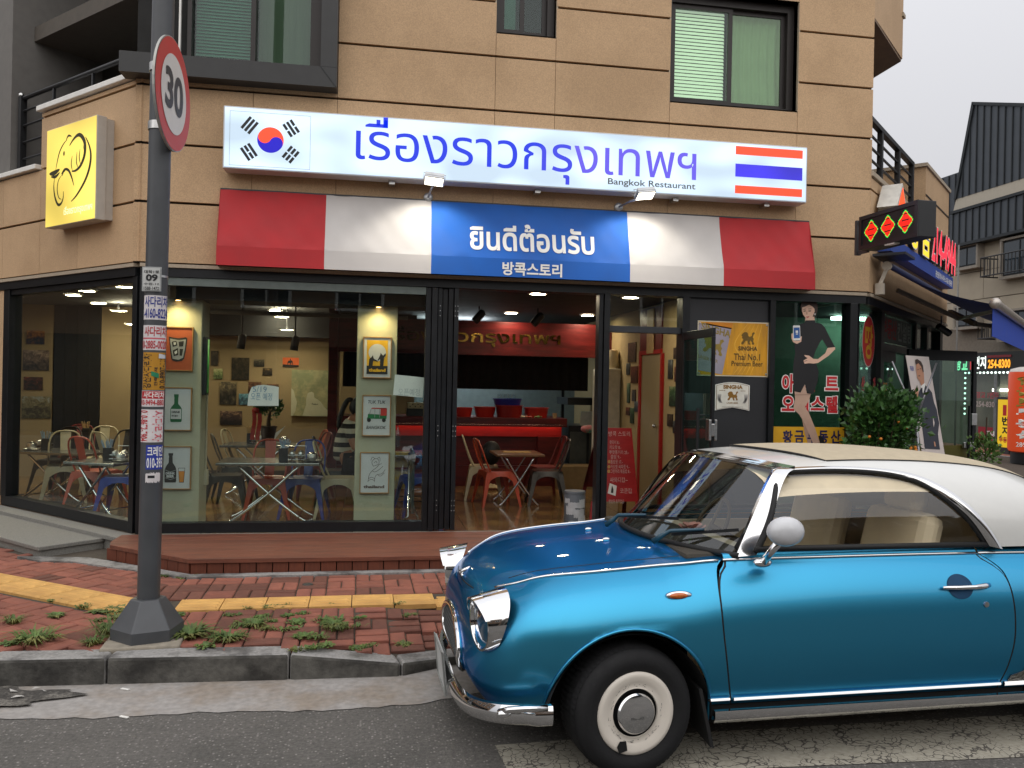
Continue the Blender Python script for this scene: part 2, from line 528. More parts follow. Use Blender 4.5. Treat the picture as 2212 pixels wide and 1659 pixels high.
# the concrete gutter along it, a little ragged at its outer edge
g=MB()
for i in range(len(KERB)-1):
    n_=10
    for j in range(n_):
        def pt(t,w):
            p=Vector(KERB[i])*(1-t)+Vector(KERB[i+1])*t
            d=kd(i)*(1-t)+kd(i+1)*t
            return p-d*w
        t0,t1=j/n_,(j+1)/n_
        wob=lambda t: .40+.014*sin(5*(i+t))+.008*sin(31*(i+t))+.005*sin(83*(i+t))+(-.06 if KERB[i][0]<-1.8 else 0)*0
        a0,a1,o0,o1=pt(t0,-.01),pt(t1,-.01),pt(t0,wob(t0)),pt(t1,wob(t1))
        g.poly([(o0.x,o0.y,.004),(o1.x,o1.y,.004),(a1.x,a1.y,.012),(a0.x,a0.y,.012)])
struct('gutter',g,GUTTER)
# old drain patch of broken asphalt in the gutter, with litter pressed into it
def blob(cx,cy,rx,ry,z,n=40,wob=.18,seed=1,tilt=0):
    rr=random.Random(seed);ph=[rr.uniform(0,6.28) for _ in range(4)]
    pts=[]
    for k in range(n):
        a=2*pi*k/n
        w=1+wob*(.5*sin(3*a+ph[0])+.35*sin(5*a+ph[1])+.3*sin(9*a+ph[2])+.2*sin(14*a+ph[3]))
        pts.append((cx+rx*w*cos(a)+tilt*ry*w*sin(a),cy+ry*w*sin(a),z))
    return pts
b=MB();b.poly(blob(-1.86,4.40,.38,.15,.018,wob=.3,seed=4))
struct('drain_patch',b,mat('broken asphalt','45423e',.95,var=.5,scale=60,bump=1,bscale=70,c2='6f6b64',c2scale=14))
b=MB();rr=random.Random(5)
for k in range(9):
    x,y=rr.uniform(-1.98,-1.55),rr.uniform(4.36,4.5);a=rr.uniform(0,3);s_=rr.uniform(.012,.035)
    b.add([(x,y,.022),(x+s_*2*cos(a),y+s_*sin(a),.03),(x+s_*cos(a+1),y+s_*sin(a+1),.026)],[(0,1,2)])
struct('litter',b,mat('litter paper','b9b6b0',.9),kind='stuff')
for lx,ly,lab in ((-1.21,4.46,'small white paper scrap in the gutter below the lamp post'),(-1.12,4.12,'tiny white stick on the asphalt edge beyond the gutter')):
    b=MB();b.box(-.024,-.007,0,.024,.007,.004)
    solo('paper_scrap',b,mat('litter white','e2e0da',.8),lab,'litter',loc=(lx,ly,.012 if ly>4.2 else .003),rz=-.5)

# white crossing band under the car, and lines in the side street
b=MB();b.poly([(.56,3.615,.004),(.585,3.30,.004),(3.4,3.20,.004),(4.4,3.2,.004),(4.4,3.66,.004),(.9,3.63,.004)])
struct('road_marking',b,PAINTW)
b=MB()
b.poly([(9,12.2,.004),(9.12,12.1,.004),(20,14.1,.004),(20,14.25,.004)])
b.poly([(8.2,14.2,.004),(8.3,14.1,.004),(16,19.4,.004),(15.9,19.55,.004)])
struct('road_marking',b,mat('road line white','b9b8b3',.8,var=.2,scale=30))

# ---- pavement
SW=.15
b=MB()
pts=[(p.x,p.y) for p in inner]
outl=pts+[(19,40),(-20,40)]
zz_=[KTOP[i]-.028 for i in range(len(pts))]+[SW-.006]*2
# one sheet: strip from the kerb to a line at the building, then behind it
mid=[]
for i,p in enumerate(pts):
    mid.append(Vector(p)+kd(i)*(.75 if KTOP[i]<.14 else .35))
for i in range(len(pts)-1):
    b.poly([(pts[i][0],pts[i][1],zz_[i]),(pts[i+1][0],pts[i+1][1],zz_[i+1]),(mid[i+1].x,mid[i+1].y,SW-.012),(mid[i].x,mid[i].y,SW-.012)])
b.poly([(m.x,m.y,SW-.012) for m in mid]+[(19,40,SW-.012),(-20,40,SW-.012)])
sidewalk=struct('sidewalk',b,MORTAR)

def inside(p,poly):
    x,y=p;c=False
    for i in range(len(poly)):
        (x1,y1),(x2,y2)=poly[i-1],poly[i]
        if (y1>y) != (y2>y) and x<(x2-x1)*(y-y1)/(y2-y1)+x1: c=not c
    return c
walk_poly=[tuple(p) for p in pts[:]]+[(19,30),(5.5,8.3),(4.77,7.3),(4.77,6.44),(-1.31,6.30),(-1.5,6.43),(-2.25,6.93),(-2.6,7.05),(-6,10.4),(-14,14)]
BR_L,BR_W,BR_J=.198,.098,.006
brick_me=[]
for k in range(5):
    m=MB();rr=random.Random(k)
    l,w=BR_L/2-BR_J/2,BR_W/2-BR_J/2;c=.006
    jit=lambda: rr.uniform(-.0025,.0025)
    top=[(-l+c,-w+c,jit()),(l-c,-w+c,jit()),(l-c,w-c,jit()),(-l+c,w-c,jit())]
    mid_=[(-l,-w,-.006),(l,-w,-.006),(l,w,-.006),(-l,w,-.006)]
    bot=[(x,y,-.03) for x,y,_ in mid_]
    m.add(top+mid_+bot,[(0,1,2,3)]+[(i+4,(i+1)%4+4,(i+1)%4,i) for i in range(4)]+[(i+8,(i+1)%4+8,(i+1)%4+4,i+4) for i in range(4)])
    brick_me.append((m,m.data('brick',BRICK_R),m.data('brick',BRICK_B)))
SA=R(-35.2)   # the pavement left of the lamp post is laid along the other wall
seam=lambda x,y: x+1.40+(y-5.0)*.06     # <0: left field
bricks=[]
rr=random.Random(3)
def strip_r(x,y): return 5.392+(x+1.2)*.02<y<5.672+(x+1.2)*.02
def to_l(x,y):
    dx,dy=x+1.44,y-5.50
    return (dx*cos(SA)+dy*sin(SA),-dx*sin(SA)+dy*cos(SA))
for field in (0,1):
    ang=R(1.2) if field else SA
    ox,oy=(-1.29,5.69) if field else (-1.44,5.66)
    for i in range(-60,40):
        for j in range(-14,30):
            for h in (0,1):
                chk=(i+j)%2
                if field:
                    # below the strip the courses restart on its front edge
                    oyy=5.69 if j>=0 else 5.385
                else: oyy=oy
                cx,cy=(i+.5)*.2,(j+.5)*.2
                if not field and j<0: cy -= .325
                if chk: bx,by,br=cx,cy+(h-.5)*.1,0
                else: bx,by,br=cx+(h-.5)*.1,cy,pi/2
                X=ox+bx*cos(ang)-by*sin(ang);Y=oyy+bx*sin(ang)+by*cos(ang)
                if X<-5.2 or X>7 or Y>11: continue
                if (seam(X,Y)>=0) != bool(field): continue
                if not inside((X,Y),walk_poly): continue
                if field and strip_r(X,Y): continue
                if not field and abs(to_l(X,Y)[1])<.1655 and X<-1.3: continue
                sq=random.Random(i*91+j*17+field).random()
                bricks.append((X,Y,ang+br,sq<(.32 if field else .12)))
def sight(X,Y):
    d=X*sin(YAW)+Y*cos(YAW);u=(X*cos(YAW)-Y*sin(YAW))/d*1789+1106
    return d,u
def walk_z(X,Y):
    best,zt,dist=9e9,SW,9
    for i in range(len(pts)-1):
        a,c=Vector(pts[i]),Vector(pts[i+1]);t=max(0,min(1,(Vector((X,Y))-a).dot(c-a)/(c-a).length_squared))
        q=a+(c-a)*t;e=(q-Vector((X,Y))).length
        if e<best: best,zt=e,KTOP[i]*(1-t)+KTOP[i+1]*t
    return SW+(zt-SW)*max(0,1-best/(.75 if zt<.14 else .35))
def brick_rank(q):
    d,u=sight(q[0],q[1])
    hid=0
    if u<-40 or u>960: hid=100
    return d+hid
bricks.sort(key=brick_rank)
rest=MB();rest2=MB()
for k,(X,Y,a,brown) in enumerate(bricks):
    z=walk_z(X,Y)+rr.uniform(-.002,.002)
    if k<296:
        o=link('brick',brick_me[k%5][2 if brown else 1]);o.parent=sidewalk
        o.location=(X,Y,z);o.rotation_euler=(rr.uniform(-.012,.012),rr.uniform(-.012,.012),a+rr.uniform(-.01,.01)+(pi if k%2 else 0))
    else:
        t=rest2 if brown else rest
        t.M=Matrix.Translation((X,Y,z))@Matrix.Rotation(a+rr.uniform(-.01,.01),4,'Z')
        t.add(brick_me[k%5][0].v,brick_me[k%5][0].f)
part('brick_paving',rest,BRICK_R,sidewalk,local=True,kind='stuff')
part('brick_paving',rest2,BRICK_B,sidewalk,local=True,kind='stuff')
# tactile strip: ribbed tiles, along the shop front and then along the left wall
tile=MB();T=.272
tile.box(-T/2+.003,-T/2+.003,-.03,T/2-.003,T/2-.003,0)
for k in range(4):
    y=-T/2+.036+k*.066
    tile.add([(-T/2+.02,y-.018,.0),(T/2-.02,y-.018,0),(T/2-.02,y+.018,0),(-T/2+.02,y+.018,0),
              (-T/2+.026,y-.01,.005),(T/2-.026,y-.01,.005),(T/2-.026,y+.01,.005),(-T/2+.026,y+.01,.005)],
             [(4,5,6,7),(0,1,5,4),(1,2,6,5),(2,3,7,6),(3,0,4,7)])
tme=tile.data('tactile_tile',TACT)
for k in range(18):
    x=-1.20+T*(k+.5)-T
    if k<1: continue
    o=link('tactile_tile',tme);o.parent=sidewalk
    y=5.532+(x+1.2)*.02
    o.location=(x,y,walk_z(x,y)+.004);o.rotation_euler=(0,0,R(1.2)+rr.uniform(-.01,.01))
for k in range(12):
    s=-T*(k+.5)+.11
    x,y=-1.44+s*cos(SA),5.50+s*sin(SA)
    o=link('tactile_tile',tme);o.parent=sidewalk
    o.location=(x,y,SW+.004);o.rotation_euler=(0,0,SA);o.scale=(1,1.15,1)
# grey stone edging before the deck and steps
b=MB();b.add([(-1.30,6.26,SW-.02),(4.4,6.40,SW-.02),(4.4,6.47,SW-.02),(-1.32,6.36,SW-.02),(-1.30,6.26,SW+.012),(4.4,6.40,SW+.012),(4.4,6.47,SW+.012),(-1.32,6.36,SW+.012)],
                [(0,3,2,1),(4,5,6,7),(0,1,5,4),(1,2,6,5),(2,3,7,6),(3,0,4,7)])
part('edging_stone',b,KERBM,sidewalk)
b=MB();b.add([(-1.31,6.265,SW-.02),(-1.30,6.37,SW-.02),(-2.2,7.02,SW-.02),(-2.75,7.1,SW-.02),(-2.55,6.93,SW-.02),(-2.25,6.86,SW-.02),
                 (-1.31,6.265,SW+.011),(-1.30,6.37,SW+.011),(-2.2,7.02,SW+.011),(-2.75,7.1,SW+.011),(-2.55,6.93,SW+.011),(-2.25,6.86,SW+.011)],
                [(6,7,8,9,10,11),(0,1,7,6),(1,2,8,7),(2,3,9,8),(3,4,10,9),(4,5,11,10),(5,0,6,11)])
part('edging_stone',b,KERBM,sidewalk)
b=MB();b.lathe([(0,SW+.006),(.035,SW+.006),(.038,SW+.002),(.038,SW-.01)],Matrix.Translation((-.43,6.02,0)),18)
solo('survey_marker',b,mat('dull bronze','4a4a48',.6,.6),'small round metal survey marker set in the red bricks','marker')

# weeds in the joints
WEED=mat('weed leaf','51692f',.6,var=.4,scale=30,c2='6b6a35',c2scale=5,rnd=.15)
def tuft(mb,x,y,z,r,n,h,seed):
    q=random.Random(seed)
    for _ in range(n):
        a=q.uniform(0,2*pi);d=q.uniform(0,r);px,py=x+d*cos(a)*.5,y+d*sin(a)*.5
        L=h*q.uniform(.5,1.2);lean=q.uniform(.9,2.0);w=q.uniform(.003,.0065)
        if seed%3==0: w *= .6;L *= 1.35;lean *= .7
        elif seed%3==1: w *= 1.9;L *= .75;lean *= 1.25
        a2=a+q.uniform(-.7,.7);ux,uy=cos(a2),sin(a2)
        sx,sy=-uy*w,ux*w
        p1=(px+ux*L*.45*lean,py+uy*L*.45*lean,z+L*.55);p2=(px+ux*L*lean,py+uy*L*lean,z+L*q.uniform(.1,.75))
        mb.add([(px-sx,py-sy,z-.004),(px+sx,py+sy,z-.004),(p1[0]+sx,p1[1]+sy,p1[2]),(p1[0]-sx,p1[1]-sy,p1[2]),p2],
               [(0,1,2,3),(3,2,4)])
small=[(540,1345,.1),(575,1358,.07),(515,1354,.07),(640,1345,.08),(700,1340,.09),(725,1360,.1),(770,1400,.06),(870,1392,.07),(785,1397,.05),
         (660,1375,.09),(610,1360,.07),(690,1378,.08),(620,1330,.05),(655,1325,.05),(745,1355,.08),(250,1318,.1),(275,1325,.1),(180,1312,.08),(205,1322,.07),
         (215,1340,.05),(228,1352,.06),(385,1328,.06),(110,1298,.04),(360,1245,.05),(395,1248,.06),(350,1243,.05),(880,1330,.05),(980,1303,.04),(580,1312,.05),(535,1315,.05),(605,1310,.05),
         (715,1306,.04),(860,1305,.04),(445,1395,.08),(640,1404,.06),(680,1400,.06),(560,1332,.05),(590,1342,.04),(495,1330,.05),(700,1395,.07),(770,1335,.04),(465,1376,.08),(20,1390,.07),(250,1335,.09),(235,1362,.09)]
b=MB()
for k,(vx,vy,s) in enumerate(small):
    p=at_z(vx,vy,SW)
    tuft(b,p.x,p.y,SW,s*1.3,int(26+s*300),s*.30,100+k)
    if k%2==0: tuft(b,p.x+s,p.y+.02,SW,s,16,s*.28,300+k)
struct('weeds',b,WEED,kind='stuff')
for k,(vx,vy,s,h,lab) in enumerate(((75,1385,.17,.12,'big spreading grass clump at the kerb on the left edge'),
                                 (240,1372,.13,.15,'tall grass clump against the left of the lamp post base'),
                                 (410,1374,.12,.13,'bright grass clump against the right of the lamp post base'),
                                 (495,1382,.13,.09,'wide low weed clump in the bricks near the kerb'),
                                 (30,1345,.07,.07,'small leafy weed in the bricks near the left edge'),
                                 (122,1332,.035,.06,'lone round dark weed among the red bricks'),
                                 (550,1352,.08,.07,'leafy weed clump right of the lamp post, mid pavement'),
                                 (200,1392,.08,.07,'low weed clump on the kerb left of the post footing'),
                                 (720,1350,.09,.07,'weed clump spreading over bricks near the car nose'))):
    p=at_z(vx,vy,SW);m=MB();tuft(m,0,0,0,s,int(70+420*s),h*.62,50+k)
    solo('weed_clump',m,WEED,lab,'weed',group='weeds growing through the pavement',loc=(p.x,p.y,SW))
# ================================================================== the corner building
STONE=mat('tan granite cladding','c0a07c',.75,var=.17,scale=120,rnd=.05,bump=.12,bscale=160,c2='b59673',c2scale=1.2,detail=6)
STONE_L=mat('tan granite coping','a89a86',.7,var=.12,scale=70,bump=.15)
GROOVE=mat('dark joint','2a2018',.9)
GRANITE=mat('grey granite','7c7a74',.75,var=.22,scale=80,bump=.2,bscale=120,rnd=.05)
FRAMEB=mat('black shop frame','16181b',.38,.2,var=.2,scale=12)
FRAMEBR=mat('brown window frame','2b2624',.45,.2,var=.1)
GLASS=glass('shop glazing',(.90,.95,.93),.85)
GLASSG=glass('green tinted glazing',(.62,.80,.72),1.0)
GLASSW=glass('upper window glazing',(.80,.90,.84),.7)
DARK=mat('dark interior','12110f',.8,var=.1)
bld=thing('corner_building','tan stone clad corner building with a restaurant on its ground floor','building',(1.4,7.6,.15))
COURSES=[2.565,3.085,3.58,4.075,4.565,5.06,5.555,6.05,6.55]
def cells(xs,openings,zs=COURSES):
    """Cladding cells of a wall, cut back where an opening (x0, z0, x1, z1) fills a column."""
    out=[]
    for i in range(len(xs)-1):
        for j in range(len(zs)-1):
            x0,x1,z0,z1=xs[i],xs[i+1],zs[j],zs[j+1]
            segs=[(z0,z1)]
            for ox0,oz0,ox1,oz1 in openings:
                if ox0<(x0+x1)/2<ox1:
                    ns=[]
                    for a,c in segs:
                        if oz1<=a or oz0>=c: ns.append((a,c));continue
                        if oz0>a: ns.append((a,oz0))
                        if oz1<c: ns.append((oz1,c))
                    segs=ns
            out +=[(x0,a,x1,c,z0,z1) for a,c in segs if c-a>.03]
    return out
def clad(W,xs,openings,zs=COURSES,th=.032,back=.22):
    base=MB(W.M)
    for x0,z0,x1,z1,zz0,zz1 in cells(xs,openings,zs):
        base.box(x0,th,z0,x1,back,z1)
        gap=.022
        a=z0+(gap/2 if abs(z0-zz0)<1e-4 else 0);c=z1-(gap/2 if abs(z1-zz1)<1e-4 else 0)
        m=MB(W.M);m.box(x0+.002,0,a,x1-.002,th+.004,c)
        part('stone_panel',m,STONE,bld)
    part('wall',base,GROOVE,bld)
BW=(2.69,4.285,3.98,5.34);SWN=(1.035,4.785,1.59,5.9)
clad(FRONT,[-2.03,-1.07,-.36,1.035,1.59,2.69,3.98,4.775],[BW,SWN,(-2.1,4.12,-.37,9)])
clad(LEFT,[-4.4,-3.4,-2.5,-1.72],[],[2.565,3.085,3.58])
clad(LEFT,[-1.72,-1.0,0.02],[],[2.565,3.085,3.58,4.075,4.13])
# right of the corner only the ground floor band and a balcony wall run back along the side street
clad(RIGHT,[-.005,1.0,2.1,3.3,4.42],[],[2.565,3.085,3.58,3.705])
m=MB(RIGHT.M);m.box(0,-.02,3.71,2.72,.2,3.76);part('coping',m,STONE_L,bld,bevel=.006)
m=MB(FRONT.M);m.box(4.72,.24,2.5,4.772,1.0,6.6);part('wall',m,STONE,bld)
# copings of the balcony walls
m=MB(LEFT.M);m.box(-1.75,-.045,4.135,.03,.24,4.185);part('coping',m,WHITE,bld,bevel=.006)
m=MB(LEFT.M);m.box(-4.4,-.045,3.585,-1.752,.24,3.632);part('coping',m,WHITE,bld,bevel=.006)
m=MB(LEFT.M);m.box(-1.75,.03,3.585,-1.722,.22,4.13);part('wall',m,STONE,bld)
# trim under the cladding and the black head of the shopfront
for W,a,c in ((FRONT,-1.965,4.745),(LEFT,-4.4,-.035),(RIGHT,.03,4.42)):
    m=MB(W.M);m.box(a,-.012,2.532,c,.2,2.562);part('soffit_trim',m,STONE_L,bld)
    m=MB(W.M);m.box(a,.005,2.455,c,.18,2.530);part('head_frame',m,FRAMEB,bld)
# roof slab so that the rooms behind stay dark, and the rear walls
FP=[(-1.9,7.62),(3.4,7.62),(3.4,17),(-11.3,17)]
m=MB();m.prism(FP,lambda u,v,d: Vector((u,v,d)),6.6,6.75);part('roof',m,STONE_L,bld)

# -- recessed balcony on the left
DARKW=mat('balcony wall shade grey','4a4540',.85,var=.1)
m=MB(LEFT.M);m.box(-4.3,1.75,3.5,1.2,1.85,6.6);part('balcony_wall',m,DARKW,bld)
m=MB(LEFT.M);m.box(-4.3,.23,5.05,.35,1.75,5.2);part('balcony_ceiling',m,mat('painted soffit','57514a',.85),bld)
m=MB(LEFT.M);m.box(-4.3,.24,3.45,-.25,1.75,3.54);part('balcony_floor',m,GRANITE,bld)
m=MB(LEFT.M);m.box(-3.05,.02,3.634,-2.42,.95,6.6);part('pier',m,mat('grey render pier','6f6c68',.8,var=.08),bld)
m=MB(LEFT.M);m.box(-2.0,1.70,3.54,-.6,1.748,4.75);d_=part('balcony_door',m,mat('dark balcony door','16191f',.4,var=.1),bld)
m=MB(LEFT.M);m.box(-1.92,1.66,4.2,-1.72,1.698,4.24);m.box(-1.92,1.66,4.12,-1.88,1.698,4.2);part('handle',m,STEEL,d_)
m=MB();m.lathe([(.1,0),(.1,-.03),(.07,-.06),(0,-.07)],LEFT.M@Matrix.Translation((-.75,.95,5.05)),20);part('ceiling_lamp',m,mat('lamp dome','b5b0a6',.5),bld,smooth=40)
rl=MB(LEFT.M)
rl.box(-2.36,.06,3.634,-2.30,.12,4.42);part('railing_post',rl,BLACK,bld)
rl=MB(LEFT.M);rl.ball((-2.36,.09,4.44),.03);part('railing_knob',rl,STEEL,bld,smooth=True)
rl=MB(LEFT.M);rl.tube([(-2.33,.09,4.40),(-.15,.09,4.40)],.022);part('handrail',rl,BLACK,bld,smooth=True)
for z in (3.78,3.95,4.12,4.27):
    rl=MB(LEFT.M);rl.tube([(-2.3,.09,z),(-1.74,.09,z)],.011,6);part('railing_bar',rl,BLACK,bld)
for x in (-1.68,-.95,-.4):
    rl=MB(LEFT.M);rl.box(x-.012,.078,4.187,x+.012,.102,4.38);part('railing_post',rl,BLACK,bld)
for z in (3.85,4.1):
    rl=MB(LEFT.M);rl.box(-2.06,.3,z,-2.0,.6,z+.05);part('rail_bracket',rl,BLACK,bld)

# -- dark metal bay window wrapping the left corner
BAYC=mat('charcoal metal cladding','383838',.5,.25,var=.1,scale=8)
bay=part('bay_window',MB(FRONT.M).box(-2.12,-.16,4.115,-.362,.03,4.285),BAYC,bld)
m=MB(FRONT.M);m.box(-.50,-.16,4.287,-.362,.03,6.4);part('bay_jamb',m,BAYC,bay)
m=MB(FRONT.M);m.bar((-.50,-.163,4.287),(-.364,-.163,4.118),.004,.006);part('mitre_joint',m,BLACK,bay)
m=MB(FRONT.M)
m.box(-1.62,-.02,4.287,-1.585,.1,6.4);m.box(-.60,-.02,4.287,-.502,.1,6.4);m.box(-1.10,-.02,4.32,-1.06,.1,6.4);m.box(-1.585,-.02,4.287,-.6,.1,4.325)
part('bay_frame',m,FRAMEBR,bay)
m=MB(FRONT.M);m.box(-1.68,-.06,4.287,-1.665,-.03,6.4);part('bay_pipe',m,WHITE,bay)
m=MB(FRONT.M);m.box(-1.585,.045,4.325,-1.10,.05,6.4);m.box(-1.06,.045,4.325,-.60,.05,6.4);part('pane',m,GLASSW,bay)
def slats(W,x0,x1,z0,z1,y,mt,par,pitch=.028):
    m=MB(W.M);n=int((z1-z0)/pitch)
    for k in range(n):
        z=z0+k*pitch
        m.add([(x0,y,z),(x1,y,z),(x1,y+.016,z+pitch*.95),(x0,y+.016,z+pitch*.95)],[(0,1,2,3)])
    return part('blind',m,mt,par)
slats(FRONT,-1.57,-1.11,4.33,6.2,.09,mat('green blind','47786a',.6,var=.06),bay)
m=MB(FRONT.M);m.box(-1.05,.12,4.33,-.6,.13,6.2);part('curtain',m,mat('drab green curtain','5d6253',.9,var=.15,scale=4,stretch=(14,1,.3)),bay)
m=MB(FRONT.M);m.box(-2.0,.6,4.1,-.3,.64,6.4);m.box(-2.03,.03,4.12,-1.63,.05,6.4);part('bay_back',m,DARK,bay)

# -- the two windows of the plain wall
def sash_window(name,x0,z0,x1,z1,split,lit):
    w=part(name,MB(FRONT.M).box(x0+.03,.16,z0+.03,x0+.032,.162,z0+.032),FRAMEBR,bld)
    rv=MB(FRONT.M)
    rv.box(x0,.0,z0-.012,x1,.22,z0);rv.box(x0-.012,.002,z0-.012,x0,.22,z1);rv.box(x1,.002,z0-.012,x1+.012,.22,z1);rv.box(x0,.002,z1,x1,.22,z1+.012)
    part('reveal',rv,STONE_L,w)
    fr=MB(FRONT.M);t=.045;yy=(.10,.19)
    fr.box(x0,yy[0],z0,x1,yy[1],z0+t);fr.box(x0,yy[0],z1-t*1.6,x1,yy[1],z1);fr.box(x0,yy[0],z0+t,x0+t,yy[1],z1-t*1.6);fr.box(x1-t*1.5,yy[0],z0+t,x1,yy[1],z1-t*1.6)
    part('frame',fr,FRAMEBR,w)
    sx=x0+(x1-x0)*split
    for a,c,y in ((x0+t,sx+.02,.125),(sx-.02,x1-t*1.5,.15)):
        s=MB(FRONT.M);q=.042
        s.box(a,y,z0+t,c,y+.022,z0+t+q);s.box(a,y,z1-t*1.6-q,c,y+.022,z1-t*1.6);s.box(a,y,z0+t+q,a+q,y+.022,z1-t*1.6-q);s.box(c-q,y,z0+t+q,c,y+.022,z1-t*1.6-q)
        part('sash',s,FRAMEBR,w)
        p=MB(FRONT.M);p.box(a+q,y+.008,z0+t+q,c-q,y+.013,z1-t*1.6-q);part('pane',p,GLASSW,w)
    k=MB(FRONT.M);k.box(x0-.2,.75,z0-.2,x1+.2,.8,z1+.2);k.box(x0-.2,.24,z0-.25,x1+.2,.8,z0-.2);k.box(x0-.2,.24,z1+.2,x1+.2,.8,z1+.25)
    part('room',k,DARK,w)
    return w,sx
BLIND=mat('pale green blind','d5dfc4',.7,var=.04,emit=.50,ecol='e2ead2')  # glow put into the slats in place of lamplight from the room
w,sx=sash_window('window',*BW,.5,True)
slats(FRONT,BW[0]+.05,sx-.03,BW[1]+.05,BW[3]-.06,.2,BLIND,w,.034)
m=MB(FRONT.M)
def curt(u,v):
    x=sx+.03+(BW[2]-.1-sx)*u;z=BW[1]+.05+(BW[3]-.1-BW[1])*v
    return (x,.23+.012*sin(u*40+2*sin(v*3)),z)
m.grid(curt,60,6);part('curtain',m,mat('sage curtain','93a07e',.9,var=.1,scale=3,emit=.16,ecol='b3bd96'),w,smooth=True)  # curtain given a faint glow of its own for room light
w,sx=sash_window('window',*SWN,.46,False)
m=MB(FRONT.M);m.box(SWN[0]+.1,.2,SWN[1]+.1,sx-.05,.205,SWN[3]);part('blind',m,mat('teal blind','3f6a5f',.7),w)

# -- balcony over the side street: upper box, railing, stair block
OVH=[(4.778,FY+.01),(5.681,8.309),(5.68,8.83),(4.778,8.83)]
m=MB();m.prism(OVH,lambda u,v,d: Vector((u,v,d)),5.27,6.5);part('balcony_box',m,STONE,bld)
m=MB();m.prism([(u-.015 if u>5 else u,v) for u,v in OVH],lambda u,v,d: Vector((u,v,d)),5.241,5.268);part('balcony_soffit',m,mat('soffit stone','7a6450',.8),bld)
m=MB(RIGHT.M);m.box(1.20,-.02,5.72,1.30,.3,5.76);part('balcony_trim',m,STONE_L,bld)
for x in (.457,1.255,1.99):
    m=MB(RIGHT.M);m.box(x-.033,.0,3.76,x+.033,.05,4.255);part('railing_post',m,BLACK,bld)
m=MB(RIGHT.M);m.box(.0,-.002,4.255,2.03,.055,4.30);part('handrail',m,BLACK,bld)
for z in (3.88,4.0,4.12):
    m=MB(RIGHT.M);m.box(.0,.015,z,1.96,.035,z+.018);part('railing_bar',m,BLACK,bld)
m=MB(RIGHT.M);m.box(2.73,.002,3.71,4.40,1.2,4.41);part('stair_block',m,STONE,bld)
m=MB(RIGHT.M);m.box(2.70,-.02,4.412,4.43,1.22,4.455);part('coping',m,STONE_L,bld)
m=MB(RIGHT.M);m.box(2.72,-.006,4.05,4.41,-.003,4.07);part('wall',m,GROOVE,bld)
part('wall_vent',MB().lathe([(.035,0),(.035,.05),(0,.06)],RIGHT.M@Matrix.Translation((2.69,.35,4.2))@Matrix.Rotation(pi/2,4,'X'),14),STEEL,bld)

# ------------------------------------------------------------------ shopfront of the restaurant
Z0,ZT=.265,2.455
sf=part('shopfront',MB(FRONT.M).box(-1.90,.03,Z0,.50,.13,Z0+.085),FRAMEB,bld)
def fr_box(W,x0,y0,z0,x1,y1,z1,name='frame_post',mt=FRAMEB,par=sf,bv=.003):
    return part(name,MB(W.M).box(x0,y0,z0,x1,y1,z1),mt,par,bevel=bv)
fr_box(FRONT,-1.965,.0,Z0,-1.90,.16,ZT)
fr_box(LEFT,-.10,.02,Z0,-.03,.16,ZT)
fr_box(FRONT,.452,.025,Z0,.50,.14,ZT)
for k,(x0,x1,y0) in enumerate(((.505,.555,.0),(.56,.60,.03),(.605,.65,.05),(.655,.70,.03),(.705,.745,.0))):   # folded door leaves
    f_=fr_box(FRONT,x0,y0,Z0+.01,x1,.75,ZT-.005,'folded_leaf')
    if k in (1,4):
        for zc in (.45,1.12,2.2):
            m=MB(FRONT.M)
            for q in range(3):
                for h in ((-.012,.012) if k==4 else (0,)): m.lathe([(.004,0),(.004,.004),(0,.005)],Matrix.Translation(((x0+x1)/2+h,y0,zc+q*.045))@Matrix.Rotation(pi/2,4,'X'),8)
            part('hinge_screws',m,STEEL,f_)
fr_box(FRONT,2.055,.02,Z0,2.095,.14,ZT);fr_box(FRONT,2.10,.0,Z0,2.155,.16,ZT)
fr_box(FRONT,2.157,.04,2.105,2.86,.13,2.165,'transom_bar',DARKG)
fr_box(FRONT,2.862,.0,Z0,2.935,.16,ZT)
fr_box(FRONT,3.745,.0,Z0,3.80,.16,ZT)
fr_box(FRONT,4.58,.0,Z0,4.66,.16,ZT)
m=MB(FRONT.M);m.box(2.937,.04,Z0,3.743,.10,ZT);part('black_panel',m,mat('dark grey panel','25262a',.5,var=.12,scale=3),sf)
pn=lambda W,x0,z0,x1,z1,y=.08,mt=None: part('pane',MB(W.M).box(x0,y,z0,x1,y+.006,z1),mt or GLASS,sf)
pn(FRONT,-1.90,Z0+.085,.452,ZT);pn(FRONT,2.157,2.165,2.86,ZT);pn(FRONT,3.80,1.24,4.58,ZT,.08,GLASSG)
m=MB(FRONT.M);m.box(-1.88,.02,2.385,.45,.05,2.452);part('shutter_track',m,mat('galvanised track','6d7672',.5,.6),sf)
# left return of the shopfront, on its granite ledge
fr_box(LEFT,-2.55,.03,Z0,-.10,.13,Z0+.095,'sill_frame')
fr_box(LEFT,-2.50,.02,Z0+.095,-2.38,.15,ZT);pn(LEFT,-2.38,Z0+.095,-.10,ZT)
m=MB(LEFT.M);m.box(-4.4,.02,.1,-2.50,.2,ZT);part('wall',m,STONE,sf)
fr_box(LEFT,-2.38,.035,2.40,-.10,.13,2.453,'top_frame')
st=thing('granite_step','grey granite steps and ledge under the left shop window','steps',tuple(LEFT.M@Vector((-1.2,-.3,.15))))
for k in range(3):
    m=MB(LEFT.M);m.box(-3.9+k*1.37,-.15,.225,-3.9+(k+1)*1.37-.006,.02,.262);part('ledge_slab',m,GRANITE,st,bevel=.004)
    m=MB(LEFT.M);m.box(-3.9+k*1.37,-.12,.10,-3.9+(k+1)*1.37-.006,.02,.224);part('riser',m,GRANITE,st)
